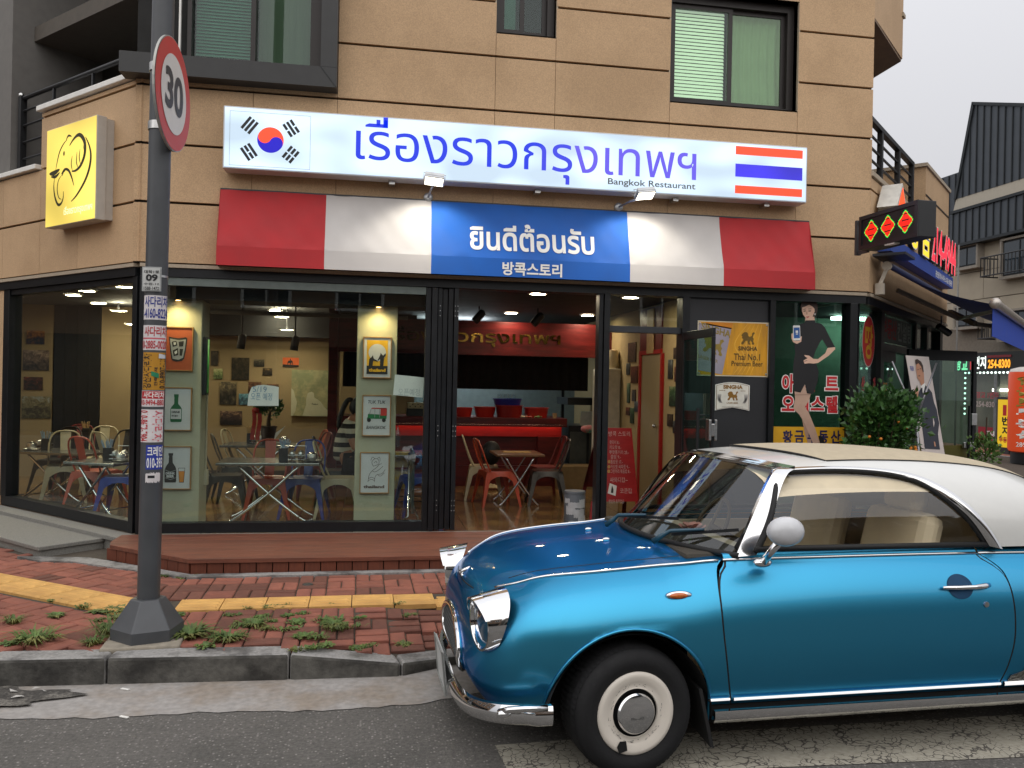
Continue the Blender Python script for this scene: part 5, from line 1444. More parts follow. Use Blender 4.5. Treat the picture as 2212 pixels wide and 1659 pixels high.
# ---- poster stand with a printed man
bt0,bt1=zb(800,450),zb(1072,468);bb0=zb(990,1590)
BD=7.25
A0=at_y(*bt0,BD);B0=at_y(*bb0,BD+.02);A1=at_z(*bt1,A0.z)
bdir=Vector((A1.x-A0.x,A1.y-A0.y,0));bdir=bdir*(.6/max(.1,bdir.length)) if bdir.length>.7 else bdir
dn_=(B0-A0);dn_=dn_/abs(dn_.z)            # along the sheet, per metre of fall
hgt=A0.z-.42
xb=thing('banner_stand','leaning white banner on an X stand printed with a man in a dark suit','banner',(B0.x,B0.y,SW))
BFN=lambda k: (lambda u,v: A0+bdir*u+dn_*(hgt*(1-v))+bdir.cross(Vector((0,0,1))).normalized()*(.004+.0015*k))
nb=bdir.cross(Vector((0,0,1))).normalized()
if nb.y>0: nb=-nb
BFN=lambda k: (lambda u,v: A0+bdir*u+dn_*(hgt*(1-v))+nb*(.004+.0015*k))
m=MB();m.prism([(0,0),(1,0),(1,1),(0,1)],lambda u,v,d: A0+bdir*u+dn_*(hgt*(1-v))+nb*d,.003,0);part('sheet',m,mat('banner paper','cfc4bf',.6,var=.04),xb)
# sheet coordinates of the print, read off corner to corner
def BQ(x,y):
    v=(y-455)/1140;xl=800+(990-800)*v;xr=1072+(1300-1072)*v
    return ((x-xl)/(xr-xl),1-v*(B0-A0).length/((B0-A0).length)*min(1,(1590-455)/1140*abs((B0-A0).z)/hgt))
SUIT=mat('printed suit','2f333f',.6,var=.1);SKM=mat('printed man skin','c08c70',.6,var=.06)
shape('suit',[[(985,835),(1030,800),(1090,850),(1125,900),(1150,1010),(1190,1100),(1225,1270),(1210,1400),(1240,1590),(1030,1570),(1010,1400),(980,1180),(930,1150),(910,1050),(905,960),(930,1000),(960,880)]],SUIT,1,xb,BQ,BFN)
shape('suit_gap',[[(1138,1190),(1160,1260),(1150,1320),(1140,1260)]],mat('banner paper','cfc4bf',.6),2,xb,BQ,BFN)
shape('shirt',[[(972,815),(1030,775),(1034,800),(1008,905),(985,840)]],WHITEP,2,xb,BQ,BFN)
shape('tie',[[(982,840),(995,835),(1000,900),(990,910)]],mat('printed tie','2a2d38',.6),3,xb,BQ,BFN)
shape('face',[[(915,545),(940,530),(985,540),(1008,620),(1016,700),(1020,780),(985,812),(965,760),(935,720),(918,620)]],SKM,2,xb,BQ,BFN)
shape('hair',[[(905,500),(930,490),(975,520),(1000,570),(1010,640),(1000,650),(978,580),(945,540),(915,560),(908,540)]],HAIRP,3,xb,BQ,BFN)
shape('features',[[(930,618),(946,612),(946,620),(932,626)],[(958,606),(976,600),(977,608),(960,614)],[(944,690),(964,686),(966,696),(946,698)]],HAIRP,3.5,xb,BQ,BFN)
shape('hand',[[(905,850),(925,830),(945,840),(948,900),(930,980),(908,960)],[(1148,1490),(1165,1490),(1178,1545),(1160,1550)]],SKM,3,xb,BQ,BFN)
m=MB();letters(m,'황금땅',BFN(1),.09,.905,.24,.935,.02);part('lettering',m,BLUEP,xb)
POL=mat('aluminium pole','8d8c90',.35,.7)
hub=A0+bdir*.35+dn_*(hgt*.55)-nb*.10
hub2=at_y(*zb(930,1200),BD-.12)
m=MB();m.tube([hub2,at_y(*zb(1168,540),BD-.03)],.009,8);part('pole',m,POL,xb,smooth=True)
m=MB();m.tube([hub2,at_y(*zb(640,520),BD-.03)],.009,8);part('pole',m,POL,xb,smooth=True)
m=MB();m.tube([hub2,Vector((hub2.x+.03,hub2.y-.1,SW))],.014,8);part('pole',m,POL,xb,smooth=True)
m=MB();m.tube([at_y(*zb(832,1190),BD),Vector((hub2.x-.12,hub2.y+.15,SW))],.011,8);part('pole',m,POL,xb,smooth=True)
# ================================================================== the blue car
def paint(name,c,flake):
    m=bpy.data.materials.new(name);m.use_nodes=True
    n,l=m.node_tree.nodes,m.node_tree.links;b=n['Principled BSDF']
    tc=n.new('ShaderNodeTexCoord');nz=n.new('ShaderNodeTexNoise');nz.inputs['Scale'].default_value=900;nz.inputs['Detail'].default_value=1
    l.new(tc.outputs['Object'],nz.inputs['Vector'])
    lw=n.new('ShaderNodeLayerWeight');lw.inputs['Blend'].default_value=.35
    mx=n.new('ShaderNodeMix');mx.data_type='RGBA';mx.inputs[6].default_value=(*srgb(c),1);mx.inputs[7].default_value=(*srgb(flake),1)
    ad=n.new('ShaderNodeMath');ad.operation='MULTIPLY_ADD';ad.inputs[1].default_value=.25;ad.inputs[2].default_value=0
    l.new(nz.outputs['Fac'],ad.inputs[0])
    a2=n.new('ShaderNodeMath');a2.operation='MULTIPLY_ADD';a2.inputs[1].default_value=.7;l.new(lw.outputs['Facing'],a2.inputs[0]);l.new(ad.outputs[0],a2.inputs[2])
    l.new(a2.outputs[0],mx.inputs[0]);l.new(mx.outputs[2],b.inputs['Base Color'])
    b.inputs['Metallic'].default_value=.92;b.inputs['Roughness'].default_value=.36
    b.inputs['Specular Tint'].default_value=(.06,.32,.75,1)
    b.inputs['Coat Weight'].default_value=.4;b.inputs['Coat Roughness'].default_value=.02;b.inputs['Coat IOR'].default_value=1.4
    return m
CARB=paint('blue metallic paint','45a8c8','0a5cb0')
CARW=mat('white car roof paint','d6d6d2',.3,coat=.6,var=.02)
CLOTH=mat('cream roof cloth','b8ab92',.85,var=.06,scale=25,bump=.15,bscale=200)
RUB=mat('black rubber','131313',.7,var=.1);TYRE=mat('tyre rubber','0f0f11',.8,var=.2,scale=30,bump=.15)
CREAM=mat('cream leather','e4d6ba',.55,var=.05,scale=8,bump=.08,bscale=60);CREAMD=mat('cream trim','dccdb0',.6,var=.06)
WELL=mat('wheel well','0b0b0c',.9)
CGLASS=glass('car glazing',(.96,.95,.91),1.5);CGLASSF=glass('windscreen glazing',(.62,.66,.64),1.9)
WHEELW=mat('cream wheel disc','dcd4c8',.35,coat=.3,var=.04,scale=9)
CA=R(1.7);CX,CY=1.057,4.05
car=thing('parked_car','blue two door retro car with a white roof and whitewall style wheels','car',(CX,CY,-.0157),CA)
CROLL=R(-1.2)       # the road falls towards the gutter
car.rotation_euler=(CROLL,0,CA)
CP=lambda name,mb,m,par=None,**k: part(name,mb,m,par or car,local=True,**k)
W2=.815
NXP=4.0      # squareness of the plan at nose and tail
XF,XR=-.70,3.03
def lerp_tab(tab,x):
    if x<=tab[0][0]: return tab[0][1]
    for (a,ya),(c,yc) in zip(tab,tab[1:]):
        if x<=c:
            t=(x-a)/(c-a);return ya+(yc-ya)*t
    return tab[-1][1]
def smooth_tab(tab): return [tuple(p) for p in smooth_line(tab,8)]
BELT=smooth_tab([(-.70,.585),(-.66,.60),(-.62,.64),(-.545,.690),(-.44,.736),(-.31,.780),(-.035,.811),(.25,.833),(.478,.853),(1.06,.862),(1.7,.863),(2.1,.857),(2.4,.838),(2.7,.78),(2.9,.70),(3.03,.60)])
YB_=smooth_tab([(-.2,.60),(-.035,.615),(.16,.63),(.25,.642),(.478,.676),(.75,.69),(1.06,.700),(2.0,.700),(2.165,.69)])
def tuck(v): return .058*(1-min(1,v/.46))**2
def roll(v): return (max(0,v-.46)/.54)**2.8
def sup(p,a_,w_,n_):
    a=p*pi/2;return (.16-a_*max(0,cos(a))**(2/n_),-w_*max(0,sin(a))**(2/n_))
def outline(p): return sup(p,.815,W2,NXP)
def outline_n(p):
    e=1e-3;a,c=outline(max(0,p-e)),outline(min(1,p+e));dx,dy=c[0]-a[0],c[1]-a[1];L=math.hypot(dx,dy) or 1
    return (-dy/L,dx/L)
def zbot(x): return .275-(.06*min(1,(-x-.45)/.2) if x<-.45 else 0) if x<-.3 else .262
def side_pt(p,v,s=-1,tail=False):
    x,y=outline(p);nx_,ny_=outline_n(p);tx,ty=sup(p,.785,.63,2.7)
    if nx_*(.5-x)+ny_*(0-y)<0: nx_,ny_=-nx_,-ny_
    d=tuck(v)*(1+.5*(1-p));g=roll(v);zt_=lerp_tab(BELT,tx if v>.46 else x)
    zt_=lerp_tab(BELT,tx);zb_=zbot(x)
    X,Y=x+nx_*d+(tx-x)*g,y+ny_*d+(ty-y)*g
    if p<1e-6: Y=0
    if tail: X=2.33-X
    return Vector((X,Y*(1 if s<0 else -1),zb_+(zt_-zb_)*v))
def straight_pt(x,v,s=-1):
    zt_=lerp_tab(BELT,x);z=.262+(zt_-.262)*v
    y=-W2+tuck(v)+(W2-lerp_tab(YB_,x))*roll(v)
    return Vector((x,y*(1 if s<0 else -1),z))
def side_y(x,z): return abs(straight_pt(x,max(0,min(1,(z-.262)/(lerp_tab(BELT,x)-.262)))).y)
GAP1=smooth_tab([(.20,.452),(.264,.444),(.361,.419),(.47,.398),(.6,.381),(.72,.380),(.79,.392),(.83,.410),(.855,.440),(.92,.47)])
GAP2=smooth_tab([(.20,1.742),(.278,1.752),(.375,1.774),(.512,1.792),(.679,1.790),(.76,1.782),(.80,1.768),(.84,1.725),(.866,1.685),(.92,1.66)])
NVR=34
def cut_arch(vs,fs,cx,cz,r):
    """Opens a wheel arch: drops faces inside the circle and pulls the rim on to it."""
    ins=[((p[0]-cx)**2+(p[2]-cz)**2)<r*r for p in vs]
    keep_f=[f for f in fs if not all(ins[i] for i in f)]
    used={i for f in keep_f for i in f}
    for i in used:
        if ins[i]:
            dx,dz=vs[i][0]-cx,vs[i][2]-cz;L=math.hypot(dx,dz) or 1
            vs[i]=Vector((cx+dx/L*r,vs[i][1],cz+dz/L*r))
    return vs,keep_f
def patch(rows):
    n=len(rows[0]);vs=[p for r_ in rows for p in r_]
    fs=[(j*n+i,j*n+i+1,(j+1)*n+i+1,(j+1)*n+i) for j in range(len(rows)-1) for i in range(n-1)]
    return vs,fs
ARC=(-.012,.25,.355);ARR=(2.30,.25,.345)
for s in (-1,1):
    # front wing and nose
    rows=[]
    for j in range(NVR+1):
        v=j/NVR
        r_=[side_pt((i/46)**.8,v,s) for i in range(46)]
        z=straight_pt(.42,v).z;xe=lerp_tab(GAP1,z)-.004
        for i in range(13):
            x=.165+(xe-.165)*i/12;r_.append(straight_pt(x,v,s))
        rows.append(r_)
    vs,fs=patch(rows);vs,fs=cut_arch(vs,fs,*ARC)
    b=MB();b.add(vs,fs);CP('front_wing',b,CARB,smooth=True,merge=1e-4)
    # door, with its shoulder rolled over to the window
    rows=[]
    for j in range(NVR+1):
        v=j/NVR;z=straight_pt(1,v).z;xa,xb=lerp_tab(GAP1,z)+.004,lerp_tab(GAP2,z)-.004
        rows.append([straight_pt(xa+(xb-xa)*i/30,v,s) for i in range(31)])
    for (dy,dz) in ((.004,.014),(.010,.024),(.030,.026)):
        xa,xb=.445,1.682
        rows.append([straight_pt(xa+(xb-xa)*i/30,1,s)+Vector((0,-s*dy,dz)) for i in range(31)])
    vs,fs=patch(rows);b=MB();b.add(vs,fs);door_=CP('door',b,CARB,smooth=True)
    # rear quarter and tail
    rows=[]
    for j in range(NVR+1):
        v=j/NVR;z=straight_pt(1.9,v).z;xa=lerp_tab(GAP2,z)+.004
        r_=[straight_pt(xa+(2.165-xa)*i/14,v,s) for i in range(15)]
        for q in r_: q.y +=s*max(0,0) 
        for i in range(45,-1,-1):
            p=(i/46)**.8;q=side_pt(p,v,s,tail=True)
            zt_=lerp_tab(BELT,q.x) if v>0 else .8;q.z=.262+(lerp_tab(BELT,2.33-sup(p,.785,.63,2.7)[0])-.262)*v;r_.append(q)
        rows.append(r_)
    for (dy,dz) in ((.004,.014),(.02,.024)):
        rows.append([p+Vector((0,-s*dy,dz)) if p.x<2.5 else p for p in rows[NVR]])
    vs,fs=patch(rows);vs,fs=cut_arch(vs,fs,*ARR)
    b=MB();b.add(vs,fs);CP('rear_quarter',b,CARB,smooth=True,merge=1e-4)
    # rolled edges of the arches and the dark wells behind
    for nm,(cx,cz,r) in (('f',ARC),('r',ARR)):
        b=MB();path=[]
        for k in range(41):
            a=R(-8)+R(196)*k/40;path.append(Vector((cx+r*cos(a),0,cz+r*sin(a))))
        for p in path:
            v=max(0,min(1,(p.z-.262)/(lerp_tab(BELT,p.x)-.262)));x=p.x
            if x<.16 and nm=='f':
                pp=max(0,min(1,(math.acos(min(1,max(0,((.16-x)/.815))**(NXP/2)))/(pi/2))));y=side_pt(pp,v).y
            else: y=-side_y(x,p.z)
            p.y=y*(1 if s<0 else -1)
        b.tube(path,.007,8);CP('arch_lip',b,CARB,smooth=True)
        b=MB();n_=26;vs=[]
        for yy in (.79,.42):
            vs +=[(cx+(r+.004)*cos(pi*k/n_),s*yy,cz-.03+(r+.004)*sin(pi*k/n_)) for k in range(n_+1)]
        fs=[(k,k+1,k+n_+2,k+n_+1) for k in range(n_)]+[tuple(range(n_+1,2*n_+2))]
        b.add(vs,fs);CP('wheel_well',b,WELL)
    # dark tubes stand in for the shade inside the shut lines
    for tab in (GAP1,GAP2):
        b=MB();pts_=[]
        for k in range(25):
            z=.262+(.884-.262)*k/24;q=straight_pt(lerp_tab(tab,z),k/24,s);q.y +=-s*.007;pts_.append(q)
        b.tube(pts_,.0072,6);CP('shut_line_shade',b,RUB)
    b=MB();b.box(.33,s*.74,.20,1.90,s*.50,.30);CP('sill',b,RUB)
    b=MB();b.tube([(.335,s*.775,.289),(.43,s*.775,.289)],.0075,8);b.tube([(.447,s*.776,.288),(1.748,s*.776,.288)],.008,8);b.tube([(1.765,s*.775,.288),(1.93,s*.775,.288)],.0125,8);CP('sill_strip',b,CHROME,smooth=40)
    b=MB();b.add([(.352,s*.790,.253),(1.94,s*.790,.251),(1.94,s*.806,.248),(.352,s*.806,.250),(1.94,s*.808,.222),(.352,s*.808,.222),(1.94,s*.79,.196),(.352,s*.79,.196),(1.94,s*.74,.19),(.352,s*.74,.19)],
                [(0,1,2,3),(3,2,4,5),(5,4,6,7),(7,6,8,9),(0,3,5,7,9),(1,8,6,4,2)]);CP('sill_cover',b,CHROME,smooth=50)
    # bright strip along the shoulder
    b=MB()
    pts_=[side_pt((i/46)**.8,1,s) for i in range(14,46)]+[straight_pt(.165+.255*i/8,1,s) for i in range(9)]
    pts_=[p+Vector((0,s*.004,.002)) for p in pts_ if p.x>-.535]
    b.tube(pts_,.0065,8);CP('shoulder_strip',b,CHROME,smooth=True)
    b=MB();b.tube([straight_pt(.44+1.235*i/12,1,s)+Vector((0,s*.004,.002)) for i in range(13)],.0065,8);CP('shoulder_strip',b,CHROME,smooth=True)
    b=MB();b.tube([straight_pt(1.69+.475*i/6,1,s)+Vector((0,s*.004,.002)) for i in range(7)] ,.0065,8);CP('shoulder_strip',b,CHROME,smooth=True)
# bonnet
CEN=smooth_tab([(0,-.625,.60),(.10,-.618,.645),(.2,-.59,.700),(.32,-.51,.752),(.45,-.37,.800),(.58,-.2,.830),(.75,.0,.850),(.9,.17,.864),(1.0,.27,.874)])
def cen(t):
    for a,c in zip(CEN,CEN[1:]):
        if t<=c[0]:
            u=(t-a[0])/(c[0]-a[0] or 1);return a[1]+(c[1]-a[1])*u,a[2]+(c[2]-a[2])*u
    return CEN[-1][1],CEN[-1][2]
rows=[]
NB=52
for i in range(NB+1):
    t=i/NB
    if t<.68: B=side_pt((t/.68)**.8,1)
    else: B=straight_pt(.165+(.50-.165)*(t-.68)/.32,1)
    xc,zc=cen(t**.95 if t>0 else 0)
    r_=[]
    for j in range(33):
        w=-1+j/16;q=1-abs(w)
        dome=1-(1-q)**2.0
        x=B.x+(xc-B.x)*(1-(1-q)**2);z=B.z+(zc-B.z)*dome
        # crease along the wing tops and a lifted spine
        r_.append(Vector((x,-B.y*w*1.0,z)))
    rows.append(r_)
vs,fs=patch(rows);b=MB();b.add(vs,fs);bonnet=CP('bonnet',b,CARB,smooth=True,merge=1e-4)
def bonnet_pt(t,w):
    i=min(NB-1,int(t*NB));f=t*NB-i;j=(w+1)*16;j0=min(31,int(j));g=j-j0
    A_=rows[i][j0]*(1-g)+rows[i][j0+1]*g;B_=rows[i+1][j0]*(1-g)+rows[i+1][j0+1]*g
    return A_*(1-f)+B_*f
b=MB()
for w in (-.83,.83): b.tube([bonnet_pt(.3+.7*k/24,w)+Vector((0,0,-.001)) for k in range(25)],.0032,5)
b.tube([bonnet_pt(.12+.0*k,-.83+1.66*k/24)+Vector((0,0,-.001)) for k in range(25)],.003,5)
CP('bonnet_seam',b,RUB,bonnet)
b=MB();p=bonnet_pt(.14,0);b.tube([p+Vector((-.012,0,.012)),p+Vector((.03,0,.03)),p+Vector((.085,0,.045))],[.012,.012,.005],10);b.tube([p+Vector((-.005,-.04,.004)),p+Vector((-.005,.04,.004))],.006,8);CP('bonnet_handle',b,CHROME,bonnet,smooth=True)
for y in (-.22,.18):
    b=MB();w=-y/.8;p=bonnet_pt(.80,w);b.ball(p+Vector((0,0,.006)),(.02,.009,.01));CP('washer_jet',b,CHROME,bonnet,smooth=True)
# boot lid and inner deck
b=MB()
def boot(u,v):
    x=2.42+(3.0-2.42)*u;w=-1+2*v;zb_=lerp_tab(BELT,x);half=.74*math.sqrt(max(.02,1-(max(0,u-.35)/.72)**2.5))
    return Vector((x,half*w,zb_+.03*(1-abs(w)**2.5)*(1-u*.6)))
b.grid(boot,16,16);CP('boot_lid',b,CARB,smooth=True)
b=MB();b.box(.42,-.70,.24,2.45,.70,.30);CP('floor_pan',b,CREAMD)
b=MB();b.box(-.45,-.40,.18,.4,.40,.6);CP('engine_tray',b,WELL)
b=MB();b.box(2.0,-.42,.2,2.85,.42,.5);CP('rear_tray',b,WELL)
# -- glasshouse
HDR=lambda y: (.645+.145*(abs(y)/.56)**2,1.264-.030*(abs(y)/.56)**2.2)
BASE=lambda y: (.265+.245*(abs(y)/.68)**2,.890-.014*(abs(y)/.68))
b=MB();b.grid(lambda u,v: Vector((BASE(-.655+1.31*u)[0]*(1-v)+HDR(-.535+1.07*u)[0]*v,(-.655+1.31*u)*(1-v)+(-.535+1.07*u)*v,BASE(-.655+1.31*u)[1]*(1-v)+HDR(-.535+1.07*u)[1]*v+.0)),24,8);CP('windscreen',b,CGLASSF,smooth=True)
b=MB();b.tube([Vector((BASE(y)[0]-.01,y,BASE(y)[1]-.004)) for y in [-.69+1.38*k/24 for k in range(25)]],.014,8)
for s in (-1,1): b.tube([Vector((BASE(s*.66)[0]+.015,s*.66,.90)),Vector((HDR(s*.54)[0]+.01,s*.541,HDR(s*.54)[1]-.004))],.011,8)
b.tube([Vector((HDR(y)[0]+.005,y,HDR(y)[1]-.004)) for y in [-.54+1.08*k/24 for k in range(25)]],.012,8)
CP('windscreen_seal',b,RUB,smooth=True)
def band(rowsA,rowsB,th,nrm):
    """A bright strip between two edge lines, given thickness along nrm."""
    b=MB();n=len(rowsA);o=Vector(nrm)*th
    vs=[p for p in rowsA]+[p for p in rowsB]+[p-o for p in rowsA]+[p-o for p in rowsB]
    fs=[]
    for i in range(n-1): fs +=[(i,i+1,n+i+1,n+i),(2*n+i,3*n+i,3*n+i+1,2*n+i+1),(i,2*n+i,2*n+i+1,i+1),(n+i,n+i+1,3*n+i+1,3*n+i)]
    fs +=[(0,n,3*n,2*n),(n-1,3*n-1,4*n-1,2*n-1)]
    b.add(vs,fs);return b
ys=[-.565+1.13*k/24 for k in range(25)]
hd_=band([Vector((HDR(y)[0]-.008,y,HDR(y)[1]+.004)) for y in ys],[Vector((HDR(y)[0]+.052,y,HDR(y)[1]+.020)) for y in ys],.012,(0,0,1));CP('header_trim',hd_,CHROME,smooth=35)
RC=smooth_tab([(.62,1.268),(.70,1.278),(.9,1.298),(1.15,1.310),(1.4,1.311),(1.65,1.302),(1.9,1.279),(2.08,1.243),(2.22,1.188),(2.36,1.10),(2.48,.995),(2.56,.905)])
def yb(x): return .725-.012*max(0,x-1.6) if x<1.9 else .7214-.17*((x-1.9)/.66)**2
def roof_pt(x,a):
    """a 0 at the shoulder, pi/2 on the centre line"""
    zc=lerp_tab(RC,x);zb_=.895-max(0,x-2.3)*.06
    return Vector((x,-yb(x)*max(0,cos(a))**.55,zb_+(zc-zb_)*max(0,sin(a))**.8))
def y_at(x,z):
    zc=lerp_tab(RC,x);zb_=.895;t=max(0,min(1,(z-zb_)/(zc-zb_)))**1.25
    return yb(x)*math.sqrt(max(0,1-t*t))**.55
DLO=[(.585,.893),(.64,1.0),(.70,1.125),(.750,1.200),(.775,1.218),(.85,1.226),(1.02,1.232),(1.2,1.228),(1.35,1.211),(1.46,1.176),(1.56,1.100),(1.65,1.01),(1.735,.893)]
OUT_=[(.752,1.234),(.86,1.244),(1.02,1.250),(1.2,1.247),(1.37,1.233),(1.49,1.200),(1.60,1.127),(1.70,1.024),(1.80,.885)]
dlo=smooth_line(DLO,5);outr=smooth_line(OUT_,7)
cutp=[(.2,1.234)]+[(x,z) for x,z in outr]+[(1.8,.5),(.2,.5)]
for s in (-1,1):
    # white roof shell and rear pillar of this side
    NA,NX_=40,74;vs=[]
    for i in range(NX_+1):
        for j in range(NA+1):
            a=pi/2*(j/NA);yy=roof_pt(1.2,a).y;x0=HDR(min(.56,abs(yy)))[0]+.03
            x=x0+(2.56-x0)*i/NX_;p=roof_pt(x,a);p.y *= (1 if s<0 else -1);vs.append(p)
    fs=[(i*(NA+1)+j,i*(NA+1)+j+1,(i+1)*(NA+1)+j+1,(i+1)*(NA+1)+j) for i in range(NX_) for j in range(NA)]
    insd=[inside((p.x,p.z),cutp) for p in vs]
    fs=[f for f in fs if not all(insd[k] for k in f)]
    edge=[Vector((x,0,z)) for x,z in smooth_line(OUT_,16)]
    for k in {k for f in fs for k in f}:
        if insd[k]:
            q=min(edge,key=lambda e: (e.x-vs[k].x)**2+(e.z-vs[k].z)**2);vs[k]=Vector((q.x,s*y_at(q.x,q.z),q.z))
    b=MB();b.add(vs,fs);b2=MB();used=sorted({k for f in fs for k in f});mp_={k: i for i,k in enumerate(used)}
    b2.add([vs[k] for k in used],[[mp_[k] for k in f] for f in fs]);CP('roof_shell',b2,CARW,smooth=True,merge=1e-4)
    # side glass
    b=MB();zlo=.893
    gx0,gx1=.60,1.74
    top_z=lambda x: lerp_tab(smooth_tab([(a,c) for a,c in DLO[:-1]]+[DLO[-1]]),x)
    colx=[p for p in dlo if True]
    vs,fs=[],[];n=len(dlo);m_=5
    for x,z in dlo:
        for k in range(m_+1):
            zz_=zlo+(z-zlo)*k/m_;vs.append(Vector((x,s*(y_at(x,zz_)-.022),zz_)))
    fs=[(i*(m_+1)+k,(i+1)*(m_+1)+k,(i+1)*(m_+1)+k+1,i*(m_+1)+k+1) for i in range(n-1) for k in range(m_)]
    b.add(vs,fs);CP('side_window',b,CGLASS,smooth=True)
    b=MB();b.tube([Vector((x,s*(y_at(x,z)-.016),z)) for x,z in dlo],.012,8);b.tube([Vector((.58,s*(y_at(.7,.9)-.012),.905)),Vector((1.745,s*(y_at(1.7,.9)-.012),.905))],.013,8);CP('window_seal',b,RUB,smooth=True)
    # bright surround over the window and down the rear pillar
    inn=[(x,z) for x,z in dlo if x>.76 and not (x<.9 and z<1.2)]
    k_=40
    def resample(l,n):
        L=[0]
        for a,c in zip(l,l[1:]): L.append(L[-1]+math.dist(a,c))
        out=[]
        for i in range(n):
            t=L[-1]*i/(n-1);j=max(0,min(len(l)-2,next((q for q in range(len(L)-1) if L[q+1]>=t-1e-9),len(l)-2)))
            f=(t-L[j])/((L[j+1]-L[j]) or 1);out.append((l[j][0]+(l[j+1][0]-l[j][0])*f,l[j][1]+(l[j+1][1]-l[j][1])*f))
        return out
    ri,ro=resample(inn,k_),resample(outr,k_)
    ri=[(a+.006*(0),c+.006) for a,c in ri]
    sur=band([Vector((x,s*(y_at(x,z)+.000),z)) for x,z in ri],[Vector((x,s*(y_at(x,z)+.007),z)) for x,z in ro],.010,(0,s,0))
    mid=[((a[0]+c[0])/2,(a[1]+c[1])/2) for a,c in zip(ri,ro)]
    sur.grid(lambda u,v: (lambda i: Vector((lambda a,c: (a[0]+(c[0]-a[0])*v,s*(y_at(a[0]+(c[0]-a[0])*v,a[1]+(c[1]-a[1])*v)+.002+.007*v+.007*sin(pi*v)),a[1]+(c[1]-a[1])*v))(ri[i],ro[i])))(min(k_-1,int(round(u*(k_-1))))),k_-1,6);CP('window_surround',sur,CHROME,smooth=60)
    # windscreen pillar
    bA=[Vector((.492,s*.690,.868)),Vector((.60,s*.642,1.045)),Vector((.70,s*.59,1.19)),Vector((.752,s*.562,1.236)),Vector((.79,s*.556,1.248))]
    bB=[Vector((.586,s*.702,.876)),Vector((.672,s*.672,1.03)),Vector((.742,s*.628,1.165)),Vector((.79,s*.60,1.222)),Vector((.83,s*.592,1.242))]
    A_=[Vector(p) for p in smooth_line([tuple(p) for p in bA],6)];B_=[Vector(p) for p in smooth_line([tuple(p) for p in bB],6)]
    CP('windscreen_pillar',band(A_,B_,.022,(0,s,0)),CHROME,smooth=40)
# fabric centre of the roof with a dark bound edge
def roof_z(x,y):
    c=min(1,(abs(y)/yb(x))**(1/.55));zb_=.895-max(0,x-2.3)*.06
    return zb_+(lerp_tab(RC,x)-zb_)*math.sqrt(max(0,1-c*c))**.8
def fab(u,v):
    y=-.47+.94*v;x0=.93+.13*(y/.47)**4;x=x0+(2.44-x0)*u
    return Vector((x,y,roof_z(x,y)+.012-.008*max(0,(abs(y)/.47))**10))
b=MB();b.grid(fab,50,28);CP('fabric_top',b,CLOTH,smooth=True)
b=MB();b.tube([fab(0,k/20)+Vector((-.002,0,-.005)) for k in range(21)],.006,6);b.tube([fab(k/30,0)+Vector((0,-.003,-.004)) for k in range(31)],.005,6);b.tube([fab(k/30,1)+Vector((0,.003,-.004)) for k in range(31)],.005,6);CP('fabric_binding',b,RUB,smooth=True)
b=MB();b.grid(lambda u,v: fab(.80+.14*u,.2+.6*v)+Vector((.006,0,.006)),4,10);CP('rear_window',b,CGLASS,smooth=True)
b=MB();b.grid(lambda u,v: roof_pt(.7+1.5*u,pi/2*(.42+.58*v))+Vector((0,0,-.035)),12,6);b.grid(lambda u,v: Vector((lambda p: (p.x,-p.y,p.z-.035))(roof_pt(.7+1.5*u,pi/2*(.42+.58*v)))),12,6);CP('headlining',b,CREAMD,smooth=True)
# -- cabin
def cushion(b,x0,y0,z0,x1,y1,z1,M2=None):
    b2=MB(M2);b2.box(x0,y0,z0,x1,y1,z1);b.v +=[];b.add(b2.v,b2.f)
for y in (-.36,.36):
    st_=MB();st_.box(.98,y-.24,.36,1.46,y+.24,.56);se=CP('front_seat',st_,CREAM,bevel=.05)
    m=MB(Matrix.Translation((1.44,y,.5))@Matrix.Rotation(R(14),4,'Y'));m.box(-.06,-.24,0,.06,.24,.54);CP('seat_back',m,CREAM,se,bevel=.05)
    m=MB(Matrix.Translation((1.56,y,1.02))@Matrix.Rotation(R(10),4,'Y'));m.box(-.045,-.13,0,.045,.13,.19);CP('head_rest',m,CREAM,se,bevel=.04)
m=MB();m.box(1.85,-.6,.36,2.2,.6,.6);rs=CP('rear_seat',m,CREAM,bevel=.05)
m=MB(Matrix.Translation((2.14,0,.58))@Matrix.Rotation(R(18),4,'Y'));m.box(-.07,-.62,0,.07,.62,.47);CP('seat_back',m,CREAM,rs,bevel=.05)
m=MB();m.box(.50,-.63,.62,.74,.63,.86);da=CP('dashboard',m,CREAMD,bevel=.04)
m=MB();m.box(.30,-.60,.80,.62,.60,.872);CP('dash_top',m,mat('dark dash top','3a352c',.7),da,bevel=.02)
for s in (-1,1):
    m=MB();m.box(.55,s*.645,.35,1.9,s*.62,.84);CP('door_trim',m,CREAMD)
    m=MB();m.box(1.80,s*.645,.35,2.45,s*.62,.84);CP('quarter_trim',m,CREAMD)
m=MB();th=Matrix.Translation((.86,.36,.84))@Matrix.Rotation(R(-62),4,'Y')
m.tube([th@Vector((.17*cos(2*pi*k/28),.17*sin(2*pi*k/28),0)) for k in range(28)],.011,8,closed=True);m.tube([th@Vector((-.16,0,0)),th@Vector((.16,0,0))],.01,6);m.tube([th@Vector((0,0,0)),th@Vector((0,0,-.25))],.02,8);CP('steering_wheel',m,mat('tan wheel rim','6b5a42',.5),smooth=True)
fr_=MB();q=random.Random(2)
